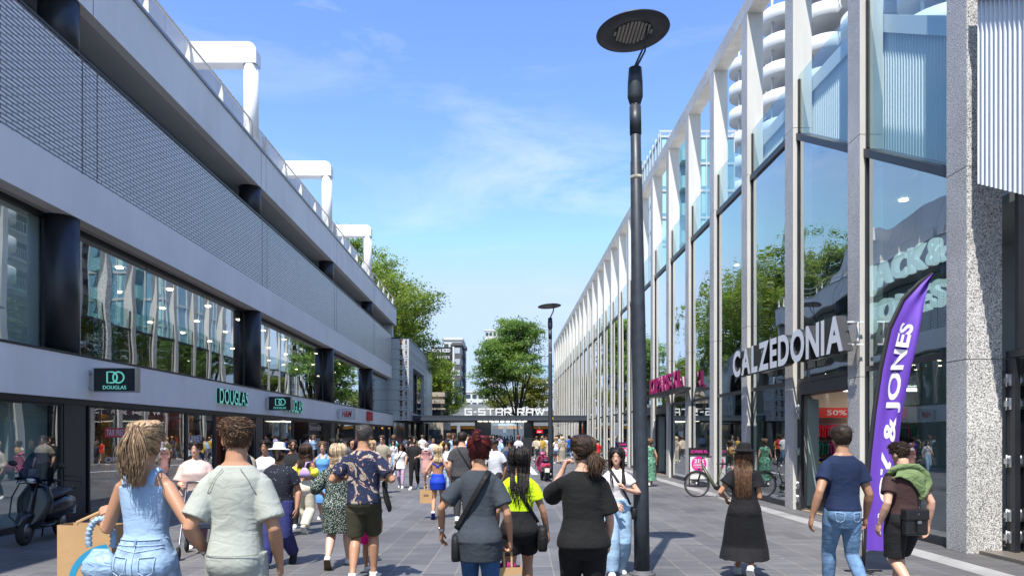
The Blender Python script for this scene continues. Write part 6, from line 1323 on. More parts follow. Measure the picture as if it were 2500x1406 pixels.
def cuffs(B, m):   # puffed sleeves of the off-shoulder top
    for nm in 'lr':
        sh, el = B.J['sh'+nm], B.J['el'+nm]; g = MB(); a, b, c = sh.lerp(el,.30), sh.lerp(el,.55), sh.lerp(el,.82); g.tube([a, b, c], [.036*B.H, .050*B.H, .036*B.H], 14); g.build('puff_sleeve', m, B.root, world=False)
cuffs(Nn, cloth('yellow_frill', (.78,.72,.07)))
O = person(1069, 15.7, 1086, 0, 'blonde woman in a royal blue mini skirt and open-back blue top, carrying a paper bag', 'f', 'tan', ('long', 'blond', 'pale', .13), 'walkR', feet='white', shoe2='blue', head=(-40, 0),
  clothes=(dict(kind='skirt', m=cloth('royal_blue', (.008,.05,.52), rough=.6, var=.05), top=.625, hem=.40, ease=.010, name='skirt'),), over=dict(al=(-.175,-.02,.52), ar=(.19,.05,.53)))
g = MB()
for s in (-1, 1): g.tube([p for p in surf_path(O, s*.075, .775, -s*.02, .715, -1, .008)], .012, 6, flat=.25, up=(0,-1,0))
g.tube(surf_path(O, -.08, .735, .08, .735, 1, .014), .05, 8, flat=.3, up=(0,1,0)); g.build('strap_top', cloth('royal_blue', (0,0,0)), O.root, world=False)
Pp = person(1128, 15.0, 1054, 0, 'broad man in charcoal T-shirt with thin diagonal strap, dark slicked hair', 'm', 'fair', ('short', 'dark', 'brown'), 'stepR', heavy=1.12,
  clothes=(dict(kind='pants', m=cloth('charcoal_trousers', (.03,.03,.033)), top=.57, end=.97, ease=.012), tee(cloth('charcoal_tee', (.055,.055,.06)), hem=.51, sleeve=.6, ease=.018)))
Q = person(1209, 17.0, 1071, 150, 'dark skinned man with glasses in a white T-shirt with blue shoulders', 'm', 'brown', ('crop', 'black'), 'stepL', face=dict(glasses=1), head=(-30, 0),
  clothes=(dict(kind='pants', m=cloth('charcoal_trousers', (0,0,0)), top=.57, end=.97, ease=.012), tee(cloth('pale_grey_tee', (.62,.63,.68)), hem=.51, sleeve=.62, ease=.018)))
Rr = person(478, 11.5, 1078, 195, 'dark haired woman in a pale pink top pushing a stroller', 'f', 'fair', ('bun', 'dark', 'black', .2, .45), 'stepL', heavy=1.35, face=dict(), head=(-10, 2),
  clothes=(dict(kind='pants', m=cloth('rose_trousers', (.35,.17,.20)), top=.58, end=.95, ease=.016, w1=1.3), tee(cloth('pale_pink', (.72,.47,.49)), hem=.50, sleeve=.95, ease=.024, sflare=.025, wr=.006)), over=dict(al=(-.09,.17,.60), ar=(.09,.17,.60), hdl=(0,1,-.2), hdr=(0,1,-.2), curll=.9, curlr=.9))
S_w = person(654, 12.6, 1074, 180, 'woman in a white blouse with a dark shoulder strap, behind the white hat', 'f', 'olive', ('bun', 'black', 'dark', .2, .5), 'stepR', face=dict(),
  clothes=(dict(kind='pants', m=cloth('blue_jeans', (0,0,0)), top=.60, end=.97, ease=.01), tee(cloth('white_cotton', (0,0,0)), hem=.54, sleeve=1.3, ease=.018)), X=PX(648, 12.6))
Tt = person(714, 14.2, 1071, 180, 'bearded man in a black polo shirt and sunglasses in front of the red shop', 'm', 'tan', ('crop', 'dark'), 'stepL', face=dict(glasses=1, beard=1), heavy=1.15, head=(20, 0),
  clothes=(dict(kind='pants', m=cloth('charcoal_trousers', (0,0,0)), top=.57, end=.97, ease=.012), tee(cloth('black_polo', (.02,.02,.022)), hem=.51, sleeve=.7, ease=.018)), X=PX(715, 14.2))
Uu = person(606, 11.6, 1066, 170, 'bearded man carrying a toddler behind the tall man in sage green', 'm', 'tan', ('crop', 'dark'), 'stand', face=dict(beard=1), over=dict(ar=(.06,.14,.62), al=(-.06,.15,.60)),
  clothes=(dict(kind='pants', m=cloth('blue_jeans', (0,0,0)), top=.57, end=.97, ease=.012), tee(cloth('beige_tee', (.33,.29,.23)), hem=.51, sleeve=.7, ease=.018)), X=PX(590, 11.6))
Ut = person(598, 11.3, 1088, 100, 'toddler with light brown curls in a dark jacket, carried on an arm', 'm', 'fair', ('short', 'lbrown', 'brown'), 'stand', H=.82, face=dict(), clothes=(dict(kind='pants', m=cloth('charcoal_trousers', (0,0,0)), top=.58, end=.95, ease=.01), tee(cloth('navy_jacket', (.02,.022,.035)), hem=.5, sleeve=1.7, ease=.02)), X=PX(600, 11.3), shoes=False, over=dict(fl=(-.06,.2,.2,0), fr=(.06,.2,.2,0)))
Ut.root.location.z = .80
V = person(789, 15.5, 1077, 180, 'woman in a sky blue halter top and skirt, hair pulled back, walking towards the camera', 'f', 'fair', ('bun', 'lbrown', 'brown', .2, .4), 'stepL', face=dict(), head=(0, 0),
  clothes=(dict(kind='skirt', m=cloth('sky_fabric', (.13,.34,.75)), top=.63, hem=.22, ease=.012), dict(kind='tank', m=cloth('sky_fabric', (0,0,0)), top=.79, hem=.60, ease=.007)), over=dict(al=(-.12,.12,.62), ar=(.16,.06,.58)))
Ww = person(842, 16.6, 1074, 200, 'man with black hair, sunglasses and black shirt, left of the flowered shirt', 'm', 'brown', ('crop', 'black'), 'stepR', face=dict(glasses=1), clothes=(dict(kind='pants', m=cloth('blue_jeans', (0,0,0)), top=.57, end=.97), tee(cloth('black_polo', (0,0,0)), hem=.5, sleeve=.6, ease=.018)))
Xx = person(864, 17.4, 1073, 150, 'woman in a dark brown headscarf and dark coat, left of the flowered shirt', 'f', 'olive', ('hijab', 'dark', None, cloth('brown_scarf', (.05,.03,.035))), 'stepL', face=dict(), clothes=(dict(kind='dress', m=cloth('dark_coat', (.03,.045,.045)), hem=.15, top=.842, sleeve=1.8, ease=.03, flare=.05),))
Yy = person(933, 22.5, 1062, 175, 'tall man in beige T-shirt and olive trousers with sunglasses', 'm', 'fair', ('short', 'brown', 'dark'), 'stepR', face=dict(glasses=1), clothes=(dict(kind='pants', m=cloth('khaki_olive', (.13,.13,.08)), top=.57, end=.97, ease=.012), tee(cloth('beige_tee', (0,0,0)), hem=.50, sleeve=.7, ease=.02)))
Zz = person(960, 33.0, 1074, 180, 'dark haired woman in a white top and jeans with a tan waist bag', 'f', 'fair', ('long', 'dark', None, .16), 'stepL', face=dict(), clothes=(dict(kind='pants', m=cloth('pale_jeans', (0,0,0)), top=.6, end=.98, ease=.01, w1=1.3), tee(cloth('white_cotton', (0,0,0)), hem=.56, sleeve=1.2, ease=.018)))
AA = person(979, 24.8, 1082, 180, 'woman with long dark hair and sunglasses, white T-shirt and lilac leggings', 'f', 'olive', ('long', 'dark', None, .12), 'walkL', face=dict(glasses=1), feet='white', clothes=(dict(kind='pants', m=cloth('lilac_leggings', (.48,.33,.50)), top=.6, end=.92, ease=.004), tee(cloth('white_cotton', (0,0,0)), hem=.44, sleeve=.8, ease=.026)))
AB = person(1012, 24.2, 1064, 180, 'bearded man in a black T-shirt and black joggers with white trainers', 'm', 'fair', ('short', 'dark', 'brown'), 'walkR', face=dict(glasses=1, beard=1), feet='white', clothes=(dict(kind='pants', m=cloth('black_trousers', (0,0,0)), top=.57, end=.94, ease=.01), tee(cloth('black_polo', (0,0,0)), hem=.51, sleeve=.62, ease=.014)), over=dict(al=(-.04,.16,.62), ar=(.17,.0,.50)))
AC = person(1041, 31.5, 1080, 175, 'woman in a white headscarf and dusty pink draped dress', 'f', 'olive', ('hijab', 'dark', None, cloth('white_cotton', (0,0,0))), 'stepL', face=dict(), clothes=(dict(kind='dress', m=cloth('dusty_pink', (.48,.26,.25)), hem=.10, top=.842, sleeve=1.8, ease=.03, flare=.06),))
AD = person(1090, 21.5, 1079, 180, 'smiling woman with dark hair and a loose white shirt, left of the charcoal T-shirt', 'f', 'fair', ('long', 'dark', None, .12), 'stepL', face=dict(), clothes=(dict(kind='pants', m=cloth('pale_jeans', (0,0,0)), top=.6, end=.98), tee(cloth('white_cotton', (0,0,0)), hem=.50, sleeve=1.7, ease=.028)))
AE = person(1058, 34.0, 1069, 180, 'balding man in a pale blue T-shirt behind the headscarf woman', 'm', 'tan', ('bald', 'grey'), 'stepL', face=dict(), clothes=(dict(kind='shorts', m=cloth('navy_jacket', (0,0,0)), top=.57, end=.5), tee(cloth('ice_blue_tee', (.48,.58,.68)), hem=.5, sleeve=.6, ease=.02)))
AF = person(1246, 19.5, 1075, 160, 'seated looking person in a navy hoodie with a hand on the forehead', 'm', 'brown', ('short', 'black'), 'stand', face=dict(), clothes=(dict(kind='pants', m=cloth('charcoal_trousers', (0,0,0)), top=.57, end=.97), tee(cloth('navy_hoodie', (.025,.04,.10)), hem=.5, sleeve=1.8, ease=.03)), over=dict(al=(-.07,.13,.86), polel=(-1,.3,-1), hdl=(.6,0,.8)))
AG = person(1266, 40.0, 1062, 0, 'auburn haired woman in a pale grey patterned dress before the kiosk', 'f', 'fair', ('bun', 'auburn', None, .2, .5), 'stepR', clothes=(dict(kind='dress', m=cloth('pale_grey_tee', (0,0,0)), hem=.27, top=.842, sleeve=.6, ease=.025, flare=.03),))
AI = person(1358, 46.0, 1066, 0, 'blonde woman in a white top and denim shorts right of the second lamp post', 'f', 'tan', ('long', 'blond', None, .13), 'walkL', clothes=(dict(kind='shorts', m=cloth('washed_denim', (0,0,0)), top=.6, end=.28), tee(cloth('white_cotton', (0,0,0)), hem=.56, sleeve=.3, ease=.014)))
AI2 = person(1373, 45.0, 1066, 0, 'blonde woman in a long beige dress right of the second lamp post', 'f', 'tan', ('long', 'pale', None, .10), 'stepL', clothes=(dict(kind='dress', m=cloth('beige_tee', (0,0,0)), hem=.1, top=.842, sleeve=.3, ease=.02, flare=.05),))
AJ = person(1445, 33.0, 1075, -5, 'brown haired woman in a cream top with a mustard backpack beside the pillars', 'f', 'fair', ('long', 'brown', None, .10), 'stepR', clothes=(dict(kind='pants', m=cloth('khaki_olive', (0,0,0)), top=.6, end=.5), tee(cloth('cream_top', (.62,.56,.46)), hem=.55, sleeve=.4, ease=.02)))
AK = person(1459, 43.0, 1073, 0, 'person in a bright red T-shirt and beige shorts beside the pillars', 'm', 'tan', ('short', 'dark'), 'walkL', clothes=(dict(kind='shorts', m=cloth('beige_tee', (0,0,0)), top=.57, end=.5), tee(cloth('red_tee', (.55,.02,.02)), hem=.5, sleeve=.6, ease=.02)))
AL = person(1587, 25.5, 1070, 0, 'woman in a green and coral striped dress, partly behind the big lamp post', 'f', 'tan', ('bun', 'lbrown', None, .2, .5), 'stepR', clothes=(dict(kind='dress', m=cloth('stripe_dress', (.12,.28,.2), var=.9, scale=14), hem=.12, top=.842, sleeve=.0, ease=.02, flare=.05),))
AM = person(1188, 23.0, 1068, 180, 'bald man in a white shirt peeking behind the red haired woman', 'm', 'tan', ('bald', 'dark'), 'stepR', face=dict(), clothes=(dict(kind='pants', m=cloth('khaki_olive', (0,0,0)), top=.57, end=.97), tee(cloth('white_cotton', (0,0,0)), hem=.5, sleeve=1.6, ease=.02)), X=PX(1193, 23))
AN = person(1143, 18.5, 1070, -10, 'man in a white T-shirt and yellow sleeve left behind the charcoal T-shirt', 'm', 'tan', ('crop', 'dark'), 'stepR', clothes=(dict(kind='pants', m=cloth('blue_jeans', (0,0,0)), top=.57, end=.97), tee(cloth('white_cotton', (0,0,0)), hem=.5, sleeve=.8, ease=.02)), X=PX(1112, 18.5))
AO = person(907, 20.5, 1076, 180, 'long blonde haired woman in a patterned cream blouse beside the beige T-shirt', 'f', 'fair', ('long', 'blond', None, .14), 'stepL', face=dict(), clothes=(dict(kind='pants', m=cloth('black_trousers', (0,0,0)), top=.6, end=.97), tee(dotted('cream_print', (.6,.5,.42), (.2,.1,.08), 60, .2, .3), hem=.52, sleeve=1.6, ease=.025)), X=PX(909, 20.5))
# ------------------------------------------------------------ smaller carried and worn things
G_ = black
strap_bag(C, 'black cross-body bag at the left hip of the grey tunic', side=-1, m=cloth('nylon_black', (.012,.012,.013), .6), z=.50, w=.26, h=.22, d=.08, strap_w=.046, front=False, off=.05, xoff=.03)
strap_bag(D, 'black cross-body bag at the right hip of the neon top', side=1, m=cloth('nylon_black', (0,0,0)), z=.50, w=.24, h=.24, d=.10, strap_w=.034, front=False)
strap_bag(Pp, 'small black bag slung across the charcoal T-shirt', side=1, m=cloth('nylon_black', (0,0,0)), z=.53, w=.2, h=.16, d=.06, strap_w=.03, front=False)
strap_bag(Fw, 'small black camera bag across the white T-shirt by the lamp post', side=-1, m=cloth('nylon_black', (0,0,0)), z=.53, w=.2, h=.15, d=.07, strap_w=.028)
strap_bag(AA, 'dark cross-body bag with thin strap over the white T-shirt and lilac leggings', side=1, m=cloth('nylon_black', (0,0,0)), z=.52, w=.22, h=.2, d=.07, strap_w=.03)
bb_ = strap_bag(Zz, 'tan leather bag at the waist of the woman in jeans', side=1, m=mat('tan_leather', (.40,.16,.06), .5), z=.62, w=.22, h=.13, d=.09, strap_w=.02)
lil = mat('lilac_leather', (.52,.36,.68), .4)
s = empty('shoulder_bag', Nn.root.location.copy(), 'lilac shoulder bag hanging behind the arm of the yellow top', 'handbag', 'bags carried by people', rz=Nn.root.rotation_euler[2])
c = Nn.sp(.71) + Vector((.035*Nn.H, -.135*Nn.H*.8, 0)); g = MB(); R_ = []
for t, k in ((0,1),(.5,.95),(.8,.6),(1,.3)): R_.append([c + Vector((.105*k*math.cos(q), .035*k*math.sin(q), -.10 + .17*t)) for q in [2*math.pi*i/16 for i in range(16)]])
g.loft(R_); g.build('bag_body', lil, s, world=False)
g = MB(); g.tube([c+Vector((0,0,.05)), c+Vector((.03,.01,.16)), Nn.sp(.80)+Vector((.075*Nn.H,-.05,.02)), Nn.sp(.80)+Vector((.085*Nn.H,.0,.045)), Nn.sp(.78)+Vector((.08*Nn.H,.07,-.02))], .014, 6, flat=.3, up=(0,-1,0)); g.build('strap', lil, s, world=False)
# messenger bag on the back of the brown T-shirt
H_ = I.H; s = empty('messenger_bag', I.root.location.copy(), 'black leather messenger bag hanging on the back of the brown T-shirt', 'bag', 'bags carried by people', rz=I.root.rotation_euler[2]); nl = mat('bag_leather', (.014,.014,.015), .35, bump=(60,.2,.002))
c = I.sp(.535) + Vector((-.02, -(I.tor(.535, .02)[1]) - .05, 0)); g = MB(); g.box(c.x-.13, c.x+.13, c.y-.04, c.y+.04, c.z-.155, c.z+.10); g.build('bag_body', nl, s, world=False, bevel=.02)
g = MB(); g.box(c.x-.135, c.x+.135, c.y-.052, c.y+.046, c.z+.0, c.z+.115); g.build('flap', nl, s, world=False, bevel=.015); g = MB(); g.box(c.x-.018, c.x+.018, c.y-.062, c.y-.052, c.z-.12, c.z+.0); g.build('buckle_strap', nl, s, world=False, bevel=.003)
g = MB(); g.box(c.x-.022, c.x+.022, c.y-.070, c.y-.0625, c.z-.03, c.z+.0); g.build('buckle', steel, s, world=False)
g = MB(); g.prism([(c.x-.016, c.z+.075), (c.x+.016, c.z+.075), (c.x, c.z+.048)], 'y', c.y-.058, c.y-.0525); g.build('emblem', chrome, s, world=False)
g = MB(); pth = [c+Vector((.12,.03,.10))] + surf_path(I, .06, .60, .045, .83, -1, .03); g.tube(pth, .019, 6, flat=.18, up=(0,-1,0)); g.build('strap', nl, s, world=False)
# green sweater draped over the shoulders
s = empty('sweater', I.root.location.copy(), 'sage green sweater draped diagonally over the brown T-shirt', 'sweater', rz=I.root.rotation_euler[2]); g = MB(); sw = cloth('green_sweater', (.155,.215,.095), var=.08, crease=.9)
n1_, n2_ = 14, 9; vs = []
def crv(P_, u): k = min(int(u*(len(P_)-1)), len(P_)-2); q = u*(len(P_)-1)-k; return (P_[k][0]+(P_[k+1][0]-P_[k][0])*q, P_[k][1]+(P_[k+1][1]-P_[k][1])*q)
LOW = [(-.128,.775),(-.085,.792),(-.02,.765),(.03,.71),(.072,.645)]; UPP = [(-.075,.838),(-.02,.862),(.06,.852),(.118,.79),(.128,.725)]
for i in range(n1_+1):
    u = i/n1_; (xL, zL), (xR, zR) = crv(LOW, u), crv(UPP, u)
    for j in range(n2_+1):
        v_ = j/n2_; x = (xL+(xR-xL)*v_)*H_; z = zL + (zR-zL)*v_; w_, d_, yo = I.tor(min(z, .79), .05); q = min(.95, abs(x/(w_+.03))); y = yo - d_*(1-q**2.2)**(1/2.2)*(1 if z < .80 else max(.45, 1-(z-.80)*9)) - .010*math.sin(v_*8+u*6) - .012*math.sin(v_*math.pi)
        vs.append(I.sp(z) + Vector((x, y, .006)))
fs = [(i*(n2_+1)+j, i*(n2_+1)+j+1, (i+1)*(n2_+1)+j+1, (i+1)*(n2_+1)+j) for i in range(n1_) for j in range(n2_)]
g = MB(); g.add(vs, fs, smooth=True); ob = g.build('cloth', sw, s, world=False); so_ = ob.modifiers.new('t', 'SOLIDIFY'); so_.thickness = .022; so_.offset = 1; ss = ob.modifiers.new('s', 'SUBSURF'); ss.levels = 1; ss.render_levels = 1
g = MB(); a = I.sp(.842); g.tube([a+Vector((-.115*H_,-.01,-.045*H_)), a+Vector((-.10*H_,-.07,-.005*H_)), a+Vector((-.055*H_,-.09,.012*H_)), a+Vector((.0,-.095,.014*H_)), a+Vector((.055*H_,-.085,.010*H_)), a+Vector((.115*H_,-.075,-.035*H_)), a+Vector((.125*H_,-.10,-.085*H_)), a+Vector((.085*H_,-.125,-.15*H_)), a+Vector((.06*H_,-.13,-.19*H_))], [.035,.045,.045,.04,.045,.05,.048,.04,.022], 14, flat=.75); g.build('sleeve', sw, s, world=False)
# watch and straps
def band(B, nm, m, name='wristwatch', t=.9, w_=.012):
    el, wr = B.J['el'+nm], B.J['wr'+nm]; c = el.lerp(wr, t); d = (wr-el).normalized(); g = MB(); r = B.H*.0172*(1+(B.heavy-1)*.9)*(1 if B.sex == 'm' else .9); g.tube([c-d*w_, c+d*w_], [r, r], 16)
    g.ball(c + Vector((-.7,-.7,.2)).normalized()*r, (.014,.014,.014), 10, 6); o = g.build(name, m, B.root, world=False)
band(A, 'l', black, t=.84); band(Bm, 'l', steel, t=.86); band(C, 'l', steel, t=.88)
# ------------------------------------------------------------ shopping bags and the blue handbag
kraft = mat('kraft_paper', (.50,.31,.15), .8, var=(3,.08), bump=(9,.35,.01)); teal = mat('print_teal', (.02,.28,.48), .7); brownp = mat('print_brown', (.2,.12,.08), .8)
def paper_bag(loc, rz, w_, d_, h, label, grip, swoosh=True, logo=None):
    s = empty('paper_bag', loc, label, 'shopping bag', 'paper bags in hands', rz=rz); Ml = Matrix.Rotation(-rz, 4, 'Z'); gl_ = Ml @ (Vector(grip)-Vector(loc)); g = MB()
    for (a, b, c, d) in ((-w_/2, w_/2, -d_/2, -d_/2+.004), (-w_/2, w_/2, d_/2-.004, d_/2), (-w_/2, -w_/2+.004, -d_/2+.0045, d_/2-.0045), (w_/2-.004, w_/2, -d_/2+.0045, d_/2-.0045)): g.box(a, b, c, d, 0, h)
    g.box(-w_/2+.005, w_/2-.005, -d_/2+.005, d_/2-.005, 0, .004); g.build('bag_body', kraft, s, world=False)
    for q in (-1, 1):
        g = MB(); y = q*(d_/2-.008); tp = Vector((gl_.x, gl_.y*.9+y*.15, gl_.z)); g.tube([(-w_*.17, y, h-.05), (-w_*.17+.01, y, h+.02), tp+Vector((-.035,0,-.015)), tp, tp+Vector((.035,0,-.015)), (w_*.17-.01, y, h+.02), (w_*.17, y, h-.05)], .011, 6, flat=.3, up=(0,1,0)); g.build('handle', kraft, s, world=False)
    yf = -d_/2-.002
    if swoosh:
        g = MB(); P_ = []
        for k in range(15): a = math.pi - k/14*math.pi*.62; P_.append((w_*.55 + w_*.85*math.cos(a), yf, h*.12 + h*.62*math.sin(a) + 0*a))
        P_ = [p for p in P_ if p[0] < w_*.5]
        n = len(P_); vs = [p for p in P_] + [(min(w_*.5, p[0] + w_*.12*(1-.3*i/n)), yf, p[2]-h*.10*(i/n)) for i, p in enumerate(P_)]; g.add(vs, [(i, i+1, n+i+1, n+i) for i in range(n-1)]); g.build('print', teal, s, world=False)
        g = MB(); g.box(-w_*.02, w_*.42, yf-.001, yf, .01, h*.20); g.build('print', teal, s, world=False)
        g = MB(); g.box(-w_*.02, w_*.32, yf-.001, yf-.0005, h*.25, h*.252); g.box(-w_*.02, w_*.32, yf-.001, yf-.0005, h*.43, h*.432); g.box(-w_*.02, -w_*.015, yf-.001, yf-.0005, h*.252, h*.43); g.box(w_*.315, w_*.32, yf-.001, yf-.0005, h*.252, h*.43); g.build('print', mat('print_grey', (.3,.25,.2), .8), s, world=False)
        lettering('How', s, wl, (0, yf-.002, h*.135), (1,0,0), (0,0,1), w_*.14, h*.04, .001, .0, world=False); lettering('Change', s, wl, (0, yf-.002, h*.085), (1,0,0), (0,0,1), w_*.2, h*.045, .001, .0, world=False); lettering('Looks', s, wl, (0, yf-.002, h*.04), (1,0,0), (0,0,1), w_*.17, h*.035, .001, .0, world=False)
    if logo: 
        g = MB(); 
        for z in (.52,.58,.64): g.box(-w_*.2, w_*.2, yf-.001, yf, h*z, h*(z+.03))
        g.build('print', brownp, s, world=False)
    return s
gA = to_world(A, A.J['gripl'])
paper_bag((gA.x-.13, gA.y+.04, gA.z-.57), R(-6), .40, .16, .46, 'large kraft paper bag with a curved teal band, nearest on the left', gA)
gC = to_world(C, C.J['gripr'])
pbC = paper_bag((gC.x, gC.y+.02, gC.z-.47), R(8), .24, .12, .33, 'kraft paper bag with teal bands held by the woman in the grey tunic', gC, swoosh=False)
g = MB(); g.box(-.121, .121, -.0625, -.0605, .20, .26); g.box(-.121, .121, -.0625, -.0605, .03, .09); g.build('print', teal, pbC, world=False)
g = MB(); g.ball((0,0,.33), (.09,.045,.04), 14, 8); g.build('contents', cloth('plum_cloth', (.25,.02,.10)), pbC, world=False)
gO = to_world(O, O.J['gripl']); paper_bag((gO.x, gO.y, gO.z-.37), R(5), .26, .12, .28, 'small kraft bag with a brown mark, carried beside the royal blue skirt', gO, swoosh=False, logo=True)
s = empty('paper_bag', (PX(690,10.6), 10.9, 0), 'dark bag', 'bag') if False else None
# slouchy blue handbag with a ruched handle on her forearm
bl = cloth('ice_blue_leather', (.30,.44,.62), rough=.4, crease=.7, var=.05); el, wr = A.J['ell'], A.J['wrl']; hang = el.lerp(wr, .62)
s = empty('handbag', A.root.location.copy(), 'slouchy ice blue handbag with ruched handle hanging from the blonde woman forearm', 'handbag', 'bags carried by people', rz=A.root.rotation_euler[2])
c = el.lerp(wr, .55) + Vector((.0, -.05, -.27)); g = MB(); R_ = []
for t, k in ((0,.35),(.12,.80),(.35,1.0),(.6,.92),(.82,.62),(1,.40)): R_.append([c + Vector((.135*k*math.cos(q), .07*k*math.sin(q), -.10+.20*t - .02*math.cos(q)**2*(1-t))) for q in [2*math.pi*i/24 for i in range(24)]])
g.loft(R_); me = fused(g, .006, 'bag_body', 3, wr=(.0035, 5, 'v')); obj_from(me, 'bag_body', bl, s)
g = MB(); P_ = []; RR = []
for k in range(49):
    a = -2.0 + 4.0*k/48 + math.pi/2; P_.append(c + Vector((.085*math.cos(a), -.0, .165 + .13*math.sin(a)))); RR.append(.019*(1+.28*math.sin(k*2.1)))
g.tube(P_, RR, 10, up=(0,1,0)); g.build('ruched_handle', bl, s, world=False)
# black bag/jacket under the arm of the flowered shirt
s = empty('tote_bag', Jm.root.location.copy(), 'limp black bag hanging at the right side of the flowered shirt', 'bag', 'bags carried by people', rz=0); H_ = Jm.H; g = MB(); R_ = []
for z, w2, d2, x in ((.64,.02,.05,.125),(.58,.03,.07,.135),(.52,.035,.09,.148),(.475,.03,.09,.162),(.45,.015,.07,.165)): R_.append([Jm.sp(z) + Vector((x*H_ + w2*math.cos(q), .05 + d2*math.sin(q), 0)) for q in [2*math.pi*i/14 for i in range(14)]])
g.loft(R_); g.build('bag_body', cloth('nylon_black', (0,0,0)), s, world=False)
# mustard backpack
s = empty('backpack', AJ.root.location.copy(), 'mustard backpack on the woman beside the pillars', 'backpack', rz=AJ.root.rotation_euler[2]); c = AJ.sp(.70); g = MB(); g.ball(c + Vector((0,-.17,0)), (.14,.09,.20), 16, 10); g.build('bag_body', mat('mustard', (.45,.26,.08), .7), s, world=False)
g = MB()
for q in (-1,1): g.tube([c+Vector((q*.09,-.12,.16)), c+Vector((q*.10,-.02,.24)), c+Vector((q*.10,.1,.12))], .02, 6, flat=.3, up=(0,1,0))
g.build('strap', mat('mustard', (0,0,0)), s, world=False)
# stroller
s = empty('stroller', (PX(486,10.9), 10.9, 0), 'folding stroller with dark fabric pushed by the woman in pale pink', 'stroller', rz=R(15)); g = MB()
for q in (-.22,.22): g.tube([(q,.42,1.05),(q,.30,.95),(q,-.30,.25),(q,-.42,.10)], .014, 8); g.tube([(q,.05,.62),(q,.36,.10)], .014, 8)
g.tube([(-.22,.42,1.05),(0,.44,1.06),(.22,.42,1.05)], .018, 8); g.build('frame', alu, s, world=False)
g = MB(); g.hexa([(-.2,-.05,.38),(.2,-.05,.38),(.2,.2,.42),(-.2,.2,.42),(-.2,-.05,.46),(.2,-.05,.46),(.2,.25,.95),(-.2,.25,.95)]); g.build('seat', cloth('stroller_fabric', (.03,.035,.06)), s, world=False, bevel=.02)
for q in (-.22,.22):
    for y in (-.42,.36): g = MB(); g.lathe([(.03,-.02),(.08,-.025),(.10,0),(.08,.025),(.03,.02)], (q,y,.10), 18, axis='x'); g.build('wheel', rub, s, world=False)
# ------------------------------------------------------------ the crowd farther down the street
TOPS = [('white', (.72,.71,.70)), ('black', (.02,.02,.022)), ('navy', (.02,.03,.08)), ('red', (.5,.03,.03)), ('pale blue', (.35,.5,.7)), ('grey', (.22,.22,.24)), ('lilac', (.45,.36,.6)), ('olive', (.12,.13,.07)), ('beige', (.5,.42,.32)), ('pink', (.65,.32,.38)), ('cobalt', (.02,.10,.5)), ('mustard', (.5,.32,.06)), ('teal', (.03,.22,.22))]
BOTS = [('jeans', (.10,.18,.32)), ('black trousers', (.02,.02,.02)), ('beige trousers', (.42,.35,.26)), ('white trousers', (.65,.64,.6)), ('grey trousers', (.16,.16,.17))]
protos = []
for i, (sx_, ps, hr) in enumerate([('m','walkL',('short','dark')), ('f','walkR',('long','brown',None,.12)), ('m','stepR',('short','brown')), ('f','stepL',('long','blond',None,.10)), ('f','walkL',('bun','dark',None,.2,.5)), ('m','walkR',('crop','black'))]):
    pr = person(0, 40, 1062, 0, 'x', sx_, 'tan', hr, ps, H=1.0, X=0, res=.0125, heavy=1.0+.1*(i % 3 == 2), clothes=(dict(kind='pants', m=cloth('crowd_jeans', (.1,.18,.32)), top=.58, end=.97, ease=.006, w1=1.1), tee(cloth('crowd_white', (.7,.7,.7)), hem=.51, sleeve=.6+(.9 if i % 2 else 0), ease=.010)), feet='white')
    protos.append(pr.root)
rnd = random.Random(11); used = set(); spots = []
ZONES = [(700, 900, 26, 40, 5, 'along the left shop front'), (880, 1010, 36, 56, 9, 'before the patterned building'), (1010, 1160, 34, 57, 12, 'left of the kiosk'), (1160, 1230, 36, 58, 5, 'in front of the kiosk'), (1300, 1345, 46, 80, 15, 'between kiosk and second lamp post'), (1355, 1440, 50, 84, 10, 'right of the second lamp post'), (1010, 1150, 60, 95, 10, 'beyond the canopy on the left')]
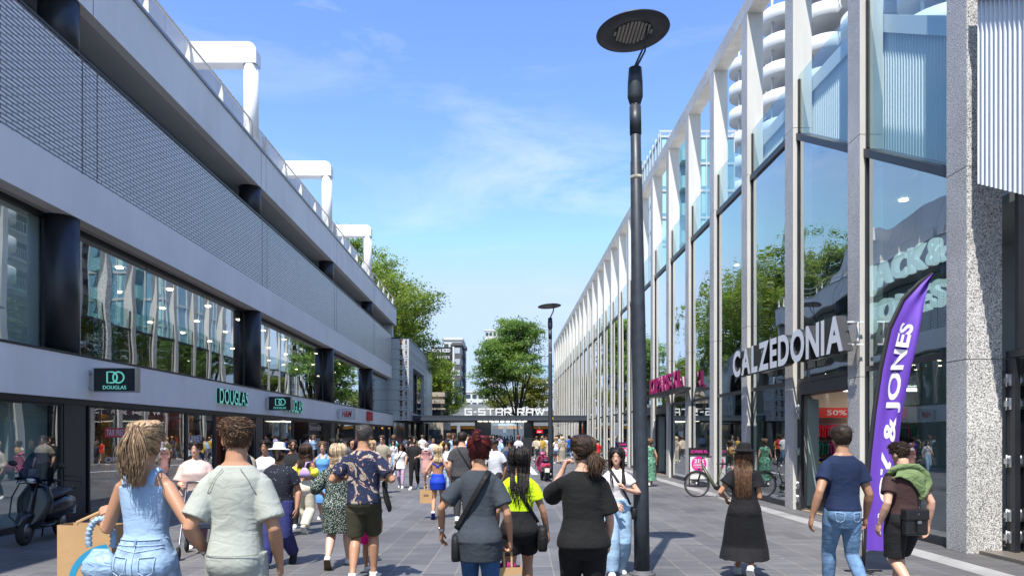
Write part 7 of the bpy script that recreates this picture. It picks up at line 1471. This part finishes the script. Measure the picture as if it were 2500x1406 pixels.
for (xa, xb, ya, yb, n, where) in ZONES:
    k = 0; tries = 0
    while k < n and tries < 900:
        tries += 1; Y = rnd.uniform(ya, yb); px = rnd.uniform(xa, xb); X = PX(px, Y)
        if not (-8.2 < X < 6.0) or any((X-a)**2+(Y-b)**2 < .45 for a, b in spots) or (60.8 < Y < 67 and -3 < X < 3): continue
        a = rnd.randrange(len(TOPS)); b = rnd.randrange(len(BOTS)); away = rnd.random() < .5; key = (a, b, away, where)
        if key in used: continue
        used.add(key); spots.append((X, Y)); k += 1
        src = rnd.choice(protos); c = copy_tree(src); c.location = (X, Y, 0); sc_ = rnd.uniform(1.56, 1.86); c.scale = (sc_,)*3; c.rotation_euler = (0, 0, R((0 if away else 180) + rnd.uniform(-25, 25)))
        c['label'] = f'pedestrian in {TOPS[a][0]} top and {BOTS[b][0]}, ' + ('walking away ' if away else 'approaching ') + where; c['group'] = 'distant crowd'
        sk = rnd.choice(['fair', 'tan', 'tan', 'olive', 'brown', 'pale']); hc = rnd.choice(['black', 'dark', 'dark', 'brown', 'lbrown', 'blond'])
        for ch in c.children:
            nm = ch.name.split('.')[0]; mm = {'body': SK[sk], 'shirt': cloth('crowd_'+TOPS[a][0], TOPS[a][1]), 'trousers': cloth('crowd_'+BOTS[b][0], BOTS[b][1]), 'hair': HR[hc], 'hair_strands': HR[hc]}.get(nm)
            if mm and ch.material_slots:
                for sl_ in ch.material_slots: sl_.link = 'OBJECT'; sl_.material = mm
for pr in protos:
    for ch in list(pr.children):
        for q in list(ch.children): bpy.data.objects.remove(q)
        bpy.data.objects.remove(ch)
    bpy.data.objects.remove(pr)

def outline(B, pts, r, m, name, e=.014):
    g = MB(); P_ = []
    for (x0, z0), (x1, z1) in zip(pts[:-1], pts[1:]): P_ += surf_path(B, x0, z0, x1, z1, -1, e, 5)
    g.tube(P_, r, 5, smooth=True); g.build(name, m, B.root, world=False)
den = cloth('denim_seam', (.40,.52,.68)); db_ = cloth('denim_band', (.17,.28,.44))
for z in (.603, .585): outline(A, [(-.082, z), (0, z-.002), (.082, z)], .0035, den, 'seam')
for s_ in (-1, 1): outline(A, [(s_*.022,.545), (s_*.072,.548), (s_*.070,.495), (s_*.047,.482), (s_*.024,.497), (s_*.022,.545)], .0030, den, 'pocket_seam', .018)
outline(A, [(0,.605),(0,.58)], .008, db_, 'belt_loop'); outline(A, [(0,.583),(.0,.47)], .0028, den, 'seam', .016); outline(A, [(-.085,.575),(0,.562),(.085,.575)], .0028, den, 'seam', .016)
for s_ in (-1, 1): outline(Bm, [(s_*.028,.835),(s_*.055,.80),(s_*.075,.76),(s_*.095,.715)], .0022, cloth('sage_seam', (.22,.24,.21)), 'seam', .027)
outline(Bm, [(-.088,.545),(0,.543),(.088,.545)], .0025, cloth('sage_seam', (.2,.2,.2)), 'seam', .030)
for s_ in (-1, 1): outline(Hh, [(s_*.025,.525),(s_*.07,.53),(s_*.068,.485),(s_*.047,.474),(s_*.027,.485),(s_*.025,.525)], .0026, cloth('denim_seam', (0,0,0)), 'pocket_seam', .012)
